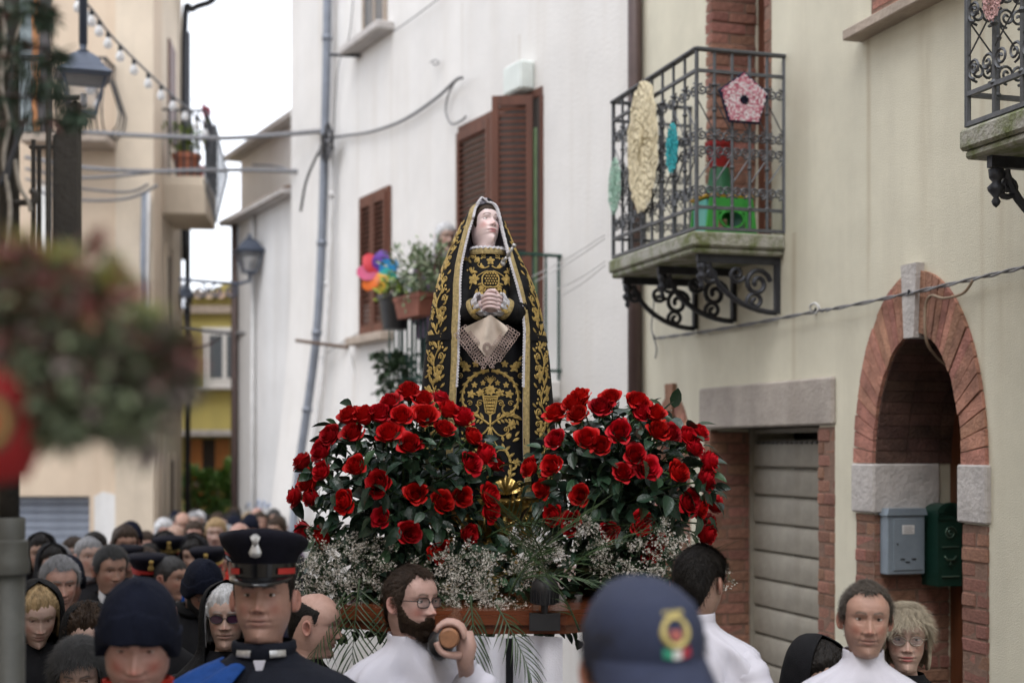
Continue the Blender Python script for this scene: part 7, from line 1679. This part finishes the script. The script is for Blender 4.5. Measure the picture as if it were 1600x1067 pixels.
for i, (px, pt, Y, yw, lab) in enumerate(((197, 846, 9.0, -.1, 'officer with red-crested black cap beside the greying man'), (228, 858, 8.4, .3, 'officer in cap with bright red band before the ochre house corner'), (266, 832, 10.2, .1, 'officer with gold-braided cap facing forward in the middle of the crowd'), (328, 848, 8.9, .0, 'officer with gold-braided cap beside the bowed bearded man'), (376, 824, 7.6, .2, 'officer in peaked cap just behind the caped officer'))):
    r_, hh, ps, BB = cp(lab, px, pt, Y, yaw=yw, head=(5, 12, 0), skin=TAN, hair='dark', style='short', hthick=.004, scarf='shirt', hat='peaked', color='navy', seed=150+i, hi=False, topcorr=.06)
    hp = head_part(ps); mb = MB(); mb.lathe([(.0895, .195), (.0905, .203), (.0905, .211), (.0895, .215)], 30, sx=1.0, sy=1.22, c=(0, -.002, 0)); hp(mb).build('gold_braid', GOLD if i != 1 else REDBAND, r_, True, mat=BB)
cp('bearded man in navy beanie and glasses with black padded coat, head bowed', 304, 860, 6.9, yaw=.35, head=(18, 28, 0), skin=TAN, hair='dark', style='none', hat='beanie', glass='rect', beard='darkgrey', color='black', scarf='black', seed=163, topcorr=.032, eye=dict(up=5, lo=-10), body_w=1.1)
cp('short-haired man turned sideways beside the bowed bearded man', 260, 867, 8.3, yaw=.9, head=(15, 10, 0), skin=TAN, hair='darkgrey', style='short', scarf='shirt', seed=167, hi=False)
cp('woman with grey fringe and purple sunglasses behind the caped officer', 354, 908, 5.7, yaw=.05, head=(4, 4, 0), skin=PALE, hair='white', style='bob', glass='shades', color='black', seed=173, hat='veil', topcorr=.012, hk=dict(wide=.93, age=.8))
cp('person in dark coat bowing deeply between the beanie wearer and the bearded man', 240, 905, 6.4, yaw=.2, head=(10, 25, 0), skin=TAN, hair='brown', style='balding', seed=179, hl=dict(line=.24, nape=.0), hi=False)
# far crowd filling the lane
rnd = random.Random(77); looks = [('dark', 'short', None), ('brown', 'bob', None), ('grey', 'short', None), ('white', 'bob', None), ('dark', 'bob', 'hood'), ('blond', 'bob', None), ('dark', 'none', 'beanie'), ('brown', 'long', None), ('darkgrey', 'short', None), ('dark', 'balding', None)]
slots = []
for Y, x0, x1, n in ((9.0, 60, 250, 4), (10.4, 80, 330, 6), (11.8, 180, 420, 7), (13, 235, 440, 8), (14.6, 250, 440, 7), (16.2, 262, 435, 7), (18, 275, 420, 7), (19.8, 288, 400, 5), (21.5, 296, 372, 4)):
    for k in range(n): slots.append((Y+rnd.uniform(-.6, .6), x0+(x1-x0)*(k+.5)/n+rnd.uniform(-9, 9)))
combos = [(l_, c_) for l_ in looks for c_ in ('black', 'navy', 'charcoal', 'brown', 'grey', 'purple') if not (l_[0] in ('blond', 'white') and c_ in ('brown', 'grey', 'purple', 'navy'))]+[(l_, c_) for l_ in looks if l_[0] in ('dark', 'brown', 'darkgrey') for c_ in ('red', 'blue')]; rnd.shuffle(combos)
WORD = {'dark': 'dark-haired', 'brown': 'brown-haired', 'grey': 'grey-haired', 'white': 'white-haired', 'blond': 'blond', 'darkgrey': 'greying'}
slots = slots[:len(combos)]
for i, (Y, px) in enumerate(slots):
    (hr, st, ht), col = combos[i]
    zt = ground(Y)+rnd.uniform(1.58, 1.76); pt = HOR+(ZC-zt)*F/Y
    lab = ('hooded' if ht == 'hood' else ('beanie-capped' if ht == 'beanie' else ('balding' if st == 'balding' else WORD[hr]+(' long-tressed' if st == 'long' else ''))))+' mourner in '+col+' coat in the far crowd down the lane'
    person(lab, px, pt, Y, yaw=rnd.uniform(-.3, .5), head=(rnd.uniform(-15, 15), rnd.uniform(2, 18), 0), skin=rnd.choice([TAN, PALE, RUDDY, OLIVE]), hair=hr, style=st, hat=ht, color=col, seed=200+i, hi=False, group='far crowd down the lane', scarf=[None, 'grey', 'black', None, 'maroon', 'tan', 'blue', None, 'cream', 'shirt'][i % 10], topcorr=.02 if ht else 0)
# white-haired onlooker on the balcony of the white house
bp = WH.w(692, 350, .30)
person('white-haired onlooker in purple cardigan on the balcony behind the statue', 692, 348, bp.y, yaw=.2, head=(20, 12, 0), skin=PALE, hair='white', style='bob', color='purple', seed=301, hi=False, baseZ=gb[3])
# ------------------------------------------------------------------ pipes, cables, plants on the white house
def wh_details():
    pg = thing('downpipe', 'tall grey rainwater pipe on the white house, bulging over its sloping foot', 'pipe', mat=WH.m)
    pts = [WH.p(512, -60, .10), WH.p(511, 60, .10), WH.p(509, 160, .10), WH.p(507, 240, .10), WH.p(503, 380, .12), WH.p(495, 520, .18), WH.p(480, 640, .27), WH.p(466, 740, .36), WH.p(455, 860, .48)]
    MB().tube(curve(pts, 5), .052, 10).build('pipe', M['pipegrey'], pg, True)
    for k in (1, 3, 4, 5, 6): p = pts[k]; MB().tube([p+Vector((0, 0, -.03)), p+Vector((0, 0, .03))], .062, 10).build('clip', M['pipegrey'], pg, True)
    c2 = thing('conduit', 'thin white conduit beside the grey rainwater pipe', 'pipe', mat=WH.m)
    MB().tube(curve([WH.p(520, 235, .06), WH.p(517, 360, .08), WH.p(510, 520, .14), WH.p(497, 640, .24), WH.p(484, 720, .32)], 5), .024, 8).build('pipe', M['conduit'], c2, True)
    for f in (300, 440, 560): MB().tube([WH.p(518-(f-300)*.05, f, .08+.0003*(f-300)), WH.p(518-(f-300)*.05, f+8, .08+.0003*(f-300))], .03, 8).build('clip', M['conduit'], c2, True)
    def wcable(label, pts, r=.012, mat='cable', b=.05):
        o = MB().tube(curve([WH.p(px, py, q[0] if q else b) for px, py, *q in pts], 7), r, 6).build('wall_cable', M[mat], None, True, mat=WH.m); o['label'] = label; o['category'] = 'cable'; return o
    wcable('grey twisted cable sweeping up the white wall to an iron hook', [(516, 216, .12), (540, 212), (580, 206), (630, 188), (680, 155), (712, 126, .10), (722, 122, .16)], .016)
    wcable('short looped cable dangling from the iron hook on the white wall', [(712, 126, .10), (700, 150), (697, 176), (706, 194), (722, 188), (728, 182)], .010)
    wcable('dark cable dropping left from the cable cluster on the white wall', [(505, 225, .15), (492, 250, .2), (478, 285, .25), (470, 330, .25)], .016, 'cabledark')
    wcable('thin wire rising along the white wall beside the upper window', [(520, 235, .05), (528, 110), (545, 60), (552, 0)], .007)
    wcable('thin wire running up from the upper window sill', [(615, 50, .05), (650, 25), (690, -5)], .006)
    wcable('thin cord beside the white meter box', [(806, 150, .05), (802, 120), (806, 102), (812, 100)], .006)
    wcable('faded loop of wire on the bare white wall', [(672, 98, .04), (680, 94), (686, 98), (680, 102), (676, 99)], .006)
    wcable('pale cable drooping below the iron rod on the white wall', [(545, 545, .06), (556, 590), (562, 640), (570, 690)], .008, 'conduit')
    wcable('thin wires crossing the white wall towards the conduit', [(605, 500, .05), (570, 515), (535, 535), (500, 560, .14)], .005)
    cl = thing('cable_cluster', 'tangle of cable joints on the grey rainwater pipe', 'cable joint', mat=WH.m); rnd = random.Random(2); c = WH.p(510, 228, .17)
    for k in range(9): 
        a = [c+Vector((rnd.gauss(0, .06), rnd.gauss(0, .03), rnd.gauss(0, .10))) for _ in range(4)]; MB().tube(curve(a, 5), rnd.uniform(.010, .022), 6).build('cable_loop', M['cabledark'] if k % 2 else M['cable'], cl, True)
    for k in range(4): p = c+Vector((rnd.gauss(0, .05), -.02, rnd.gauss(0, .08))); MB().bbox(p.x-.03, p.x+.03, p.y-.03, p.y+.03, p.z-.045, p.z+.045, .01).build('joint_box', M['blackplastic'], cl)
    # iron bits on the wall
    r_ = thing('iron_bracket', 'dark iron bar sticking out beside the upper window sill', 'bracket', mat=WH.m); MB().tube([WH.p(516, 86, .25), WH.p(562, 88, .03)], .018, 6).build('bar', M['iron'], r_)
    r_ = thing('iron_rod', 'rusty iron rod across the foot of the white wall', 'rod', mat=WH.m); MB().tube([WH.p(463, 532, .42), WH.p(545, 543, .04)], .022, 6).build('bar', pm('rusty_iron', (.12,.075,.05), .8, var=.4), r_)
    # washing lines from the yellow house corner
    for k, (y0, x1, y1) in enumerate(((366, 832, 432), (372, 836, 440), (408, 870, 452), (414, 878, 462))):
        a = R.w(946, y0, bD); b = WH.w(x1, y1, .3); mid = (a+b)/2-Vector((0, 0, .015))
        o = MB().tube(curve([a, mid, b], 6), .004, 5).build('clothes_line', M['conduit']); o['label'] = ('highest', 'second highest', 'second lowest', 'lowest')[k]+' thin clothes line strung from the doily balcony to the white house'; o['category'] = 'line'; o['group'] = 'clothes lines between the balconies'
wh_details()
def balcony_plants():
    x0, x1, d, zf, zr = gb; 
    # black pot with lime plant and pinwheel, terracotta trough with pale shrub
    W = WH.m; pb = WH.p(617, 515, d+.06)
    o = MB().lathe([(0, 0), (.11, 0), (.15, .27), (.165, .27), (.165, .31), (.145, .31), (.12, .1), (0, .1)], 20).build('flower_pot', M['blackplastic'], None, True, mat=W @ Matrix.Translation(pb), angle=40); o['label'] = 'black pot hung on the green railing under the pinwheel'; o['category'] = 'flower pot'
    pt = WH.p(650, 496, d+.08)
    t = thing('planter_box', 'terracotta trough hung on the green railing beside the black pot', 'planter', mat=W @ Matrix.Translation(pt))
    MB().loft([[(-.28*k, -.09*k, z), (.28*k, -.09*k, z), (.28*k, .09*k, z), (-.28*k, .09*k, z)] for k, z in ((.85, 0), (1, .15), (1.06, .15), (1.06, .19), (.95, .19), (.9, .14))], True, True).build('trough', pm('aged_terracotta', (.24,.085,.055), .8, var=.3), t)
    lm = [pm('pale_leaf', (.36,.40,.27), .6, var=.35, nscale=30), pm('sage_leaf', (.12,.18,.08), .6, var=.35, nscale=30), pm('lime_leaf', (.34,.45,.05), .55, var=.3, nscale=30), pm('ivy_leaf', (.035,.065,.03), .45, var=.35, nscale=30)]
    lf = [leaf_mesh(.055, .026, lm[0]), leaf_mesh(.055, .026, lm[1]), leaf_mesh(.05, .03, lm[2]), leaf_mesh(.06, .055, lm[3])]
    rnd = random.Random(6)
    def bush(label, c, rx, rz, n, ks, name='balcony_shrub', stem=True):
        pl = []
        for k in range(n):
            v = Vector((rnd.gauss(0, 1), rnd.gauss(0, 1), rnd.gauss(0, 1))).normalized(); rr = rnd.uniform(.3, 1)*(1+.3*sin(4*v.x+5*v.z)); p = Vector((v.x*rx*rr, v.y*min(rx, .3)*rr, v.z*rz*rr))
            pl.append((rnd.choice(ks), Matrix.Translation(p) @ orient(v+Vector((rnd.gauss(0, .4), 0, rnd.gauss(.4, .4))), rnd.uniform(-1, 1))))
        q = thing(name, label, 'plant', mat=W @ Matrix.Translation(c)); link('foliage', scatter(lf, lm, pl), q)
        if stem:
            for k in range(3): MB().tube([(rnd.gauss(0, .04), 0, -rz*1.05), (rnd.gauss(0, .06), 0, 0), (rnd.gauss(0, .1), 0, rz*.6)], [.012, .009, .004], 5).build('stem', M['darkwood'], q)
    bush('pale variegated shrub growing in the terracotta trough', WH.p(655, 428, d+.08), .30, .27, 620, (0, 0, 1, 1, 1))
    bush('second pale shrub sprig beside the statue mantle', WH.p(685, 415, d+.05), .22, .24, 320, (0, 1, 1))
    bush('lime green plant in the black pot', WH.p(612, 455, d+.06), .15, .13, 220, (2, 2, 1))
    bush('dark ivy trailing below the green railing', WH.p(622, 585, d+.02), .20, .24, 330, (3,), 'trailing_ivy', False)
    bush('thin ivy tendrils reaching along the sill of the shuttered window', WH.p(598, 560, d-.1), .14, .05, 60, (3,), 'trailing_ivy', False)
    # rainbow pinwheel
    c = WH.p(592, 426, d+.10); q = thing('pinwheel', 'rainbow pinwheel stuck in the black pot on the white house', 'pinwheel', mat=W @ Matrix.Translation(c) @ Matrix.Rotation(radians(58), 4, 'Z'))
    cols = [('violet', (.16,.06,.42)), ('blue', (.03,.28,.62)), ('teal', (.02,.36,.33)), ('yellow', (.75,.40,.03)), ('orange', (.78,.16,.02)), ('pink', (.62,.10,.22)), ('red', (.66,.04,.06))]
    for k, (nm, cc) in enumerate(cols):
        a0 = pi*.42-2*pi*k/7; R_ = .20; rows = []
        for i in range(9):
            f = i/8; row = []
            for j in range(9):
                g = -1+2*j/8; wdt = .078*sin(pi*min(1, .12+f*.80))**.8; x = R_*f; y = g*wdt; row.append((x*cos(a0)-y*sin(a0), -.02-.03*sin(pi*f)*(g*.5+.5)-.01*f, x*sin(a0)+y*cos(a0)))
            rows.append(row)
        MB().loft(rows, False, False).build('vane', pm('pinwheel_'+nm, cc, .4, var=.06), q, True)
    MB().lathe([(0, -.03), (.03, -.02), (.035, 0), (0, .02)], 12).build('hub', pm('pinwheel_violet', (.16,.06,.42), .4), q, True, mat=Matrix.Rotation(pi/2, 4, 'X'))
    MB().tube([(0, 0, 0), (.05, .02, -.42)], .008, 6).build('stick', M['conduit'], q)
balcony_plants()
# ------------------------------------------------------------------ cables on the yellow house
def right_cables():
    def rc_(label, pts, r, mat='cable', b=.04):
        o = MB().tube(curve([R.p(px, py, q[0] if q else b) for px, py, *q in pts], 6), r, 6).build('wall_cable', M[mat], None, True, mat=R.m); o['label'] = label; o['category'] = 'cable'
    A_ = [(2200, 284), (1900, 349), (1650, 407), (1600, 418), (1530, 434), (1450, 452), (1380, 467), (1300, 483), (1274, 487), (1200, 501), (1120, 515), (1060, 524), (1022, 529)]
    o1 = [R.p(px, py, .045) for px, py in A_]; q = curve(o1, 8)
    tw = thing('twisted_cable', 'pair of twisted grey cables running over the arch and under the balcony', 'cable', mat=R.m)
    for k in range(2): MB().tube([p+Vector((0, .006*cos(i*.9+k*pi), .006*sin(i*.9+k*pi))) for i, p in enumerate(q)], .0055, 6).build('strand', M['cable'], tw, True)
    rc_('cable end rising at the corner beside the brown downpipe', [(1022, 529), (1018, 510), (1022, 470), (1020, 455)], .006)
    rc_('cable end hanging at the corner beside the brown downpipe', [(1022, 529), (1026, 545), (1024, 560)], .006)
    rc_('pale curl of cable tied to the wall hook beside the arch', [(1268, 488, .05), (1266, 478, .06), (1274, 474, .06), (1280, 482, .05), (1274, 490, .05)], .007, 'conduit')
    br = pm('brown_cable', (.26,.19,.13), .6)
    o = MB().tube(curve([R.p(1520, 438, .05), R.p(1505, 458, .06), R.p(1475, 466, .06), R.p(1455, 462, .06), R.p(1446, 480, .06), R.p(1447, 530, .06), R.p(1462, 556, -.02), R.p(1487, 577, -.10)], 6), .007, 6).build('wall_cable', br, None, True, mat=R.m); o['label'] = 'brown cable looping past the keystone into the dark arch'; o['category'] = 'cable'
    for px, py in ((1274, 487), (1022, 529), (1420, 459)):
        h = MB().tube([R.p(px, py, -.01), R.p(px, py, .05), R.p(px, py-6, .055)], .006, 6).build('wall_hook', M['iron'], None, True, mat=R.m); h['label'] = 'small iron hook holding the twisted cables '+{1274: 'between the balcony and the arch', 1022: 'at the corner beside the brown downpipe', 1420: 'on the brick ring of the arch'}[px]; h['category'] = 'hook'; h['group'] = 'hooks of the twisted cables'
right_cables()
# ------------------------------------------------------------------ cables and lights over the lane
def lane_cables():
    def seg(label, pts, r, group=None, mat='cable'):
        o = MB().tube(curve([P(*p) for p in pts], 8), r, 6).build('overhead_cable', M[mat], None, True); o['label'] = label; o['category'] = 'cable'
        if group: o['group'] = group
    seg('thick overhead cable crossing the lane level with the lane balcony', [(120, 205, 18.2), (200, 211, 18.0), (270, 214, 17.8), (350, 216, 17.6), (420, 212, 17.4), (505, 205, 16.6)], .03)
    seg('pale cable over the lane just below the lane balcony floor', [(40, 246, 18.5), (130, 262, 18.3), (235, 268, 18.2), (310, 266, 18.0), (400, 266, 17.8), (470, 268, 17.5)], .028)
    seg('lower sagging cable on the ochre house front', [(40, 264, 18.6), (130, 278, 18.5), (235, 270, 18.5)], .022)
    seg('third sagging cable on the ochre house front', [(40, 280, 18.6), (120, 294, 18.6), (200, 300, 18.6), (232, 288, 18.6)], .018)
    seg('lowest sagging cable on the ochre house front', [(60, 300, 18.6), (130, 313, 18.6), (200, 310, 18.6), (246, 290, 18.5)], .02)
    seg('cable hanging across the end of the lane before the olive house', [(287, 514, 20.5), (330, 518, 20.4), (372, 521, 20.2), (440, 522, 18.9), (470, 520, 18)], .03)
    seg('short dark wire at the corner of the olive house', [(285, 547, 21.5), (320, 540, 21.4), (345, 528, 21.4)], .02)
    seg('curved cable dropping from the eaves of the grey house', [(395, 258, 21), (440, 262, 20), (468, 285, 18), (474, 330, 17.5)], .022)
    seg('thin wire high over the lane near the balcony', [(300, 156, 19), (360, 156, 18.6)], .010)
    # festoon of bulbs
    t = thing('string_lights', 'festoon of clear bulbs sloping from the lantern pole to the lane balcony', 'string lights')
    pts = curve([P(118, -12, 13), P(132, 2, 13.2), P(150, 24, 13.6), P(172, 54, 14), P(205, 88, 14.6), P(240, 122, 15.2), P(270, 150, 16), P(300, 176, 17), P(322, 196, 17.8)], 8)
    MB().tube(pts, .013, 6).build('cord', M['cable'], t, True)
    bulb = MB().lathe([(.018, .0), (.02, -.03), (.035, -.06), (.045, -.09), (.035, -.125), (0, -.14)], 12).mesh(pm('clear_bulb', (.82,.82,.82), .1, var=.05, trans=.4), True); sock = MB().lathe([(.012, .02), (.022, .02), (.022, -.03), (.0, -.03)], 8).mesh(M['blackplastic'], True)
    for k in range(3, len(pts)-1, 5): b = link('bulb', bulb, t, Matrix.Translation(pts[k]-Vector((0, 0, .03)))); link('socket', sock, b)
lane_cables()
# ------------------------------------------------------------------ unseen houses added outside the picture to shade the crowd and street
def near_houses():
    def blk(name, label, p0, p1, h, depth):
        a = Vector(p0); b = Vector(p1); e = (b-a); L = e.length; f = Fr(tuple(a), tuple(e)); t = thing(name, label, 'house', mat=f.m)
        MB().box(0, L, 0, depth, -.5, h).build('wall', M['cream'], t); MB().box(-.2, L+.2, -.4, depth, h+.002, h+.15).build('eaves', M['stonebrown'], t)
        for k in range(3):
            for z in (1.0, 4.2): 
                w_ = MB().box(L*(k+.5)/3-.5, L*(k+.5)/3+.5, -.03, .02, z, z+1.5).build('window', M['glass'], t)
    blk('unseen_shade_house', 'unseen cream house added on the near left to shade the street', (-2.2, -7), (-3.25, 7.6), 8, 6)
    blk('unseen_shade_house', 'unseen cream house added behind the camera to shade the street', (6, -9.5), (-6, -9.5), 8, 4)
near_houses()
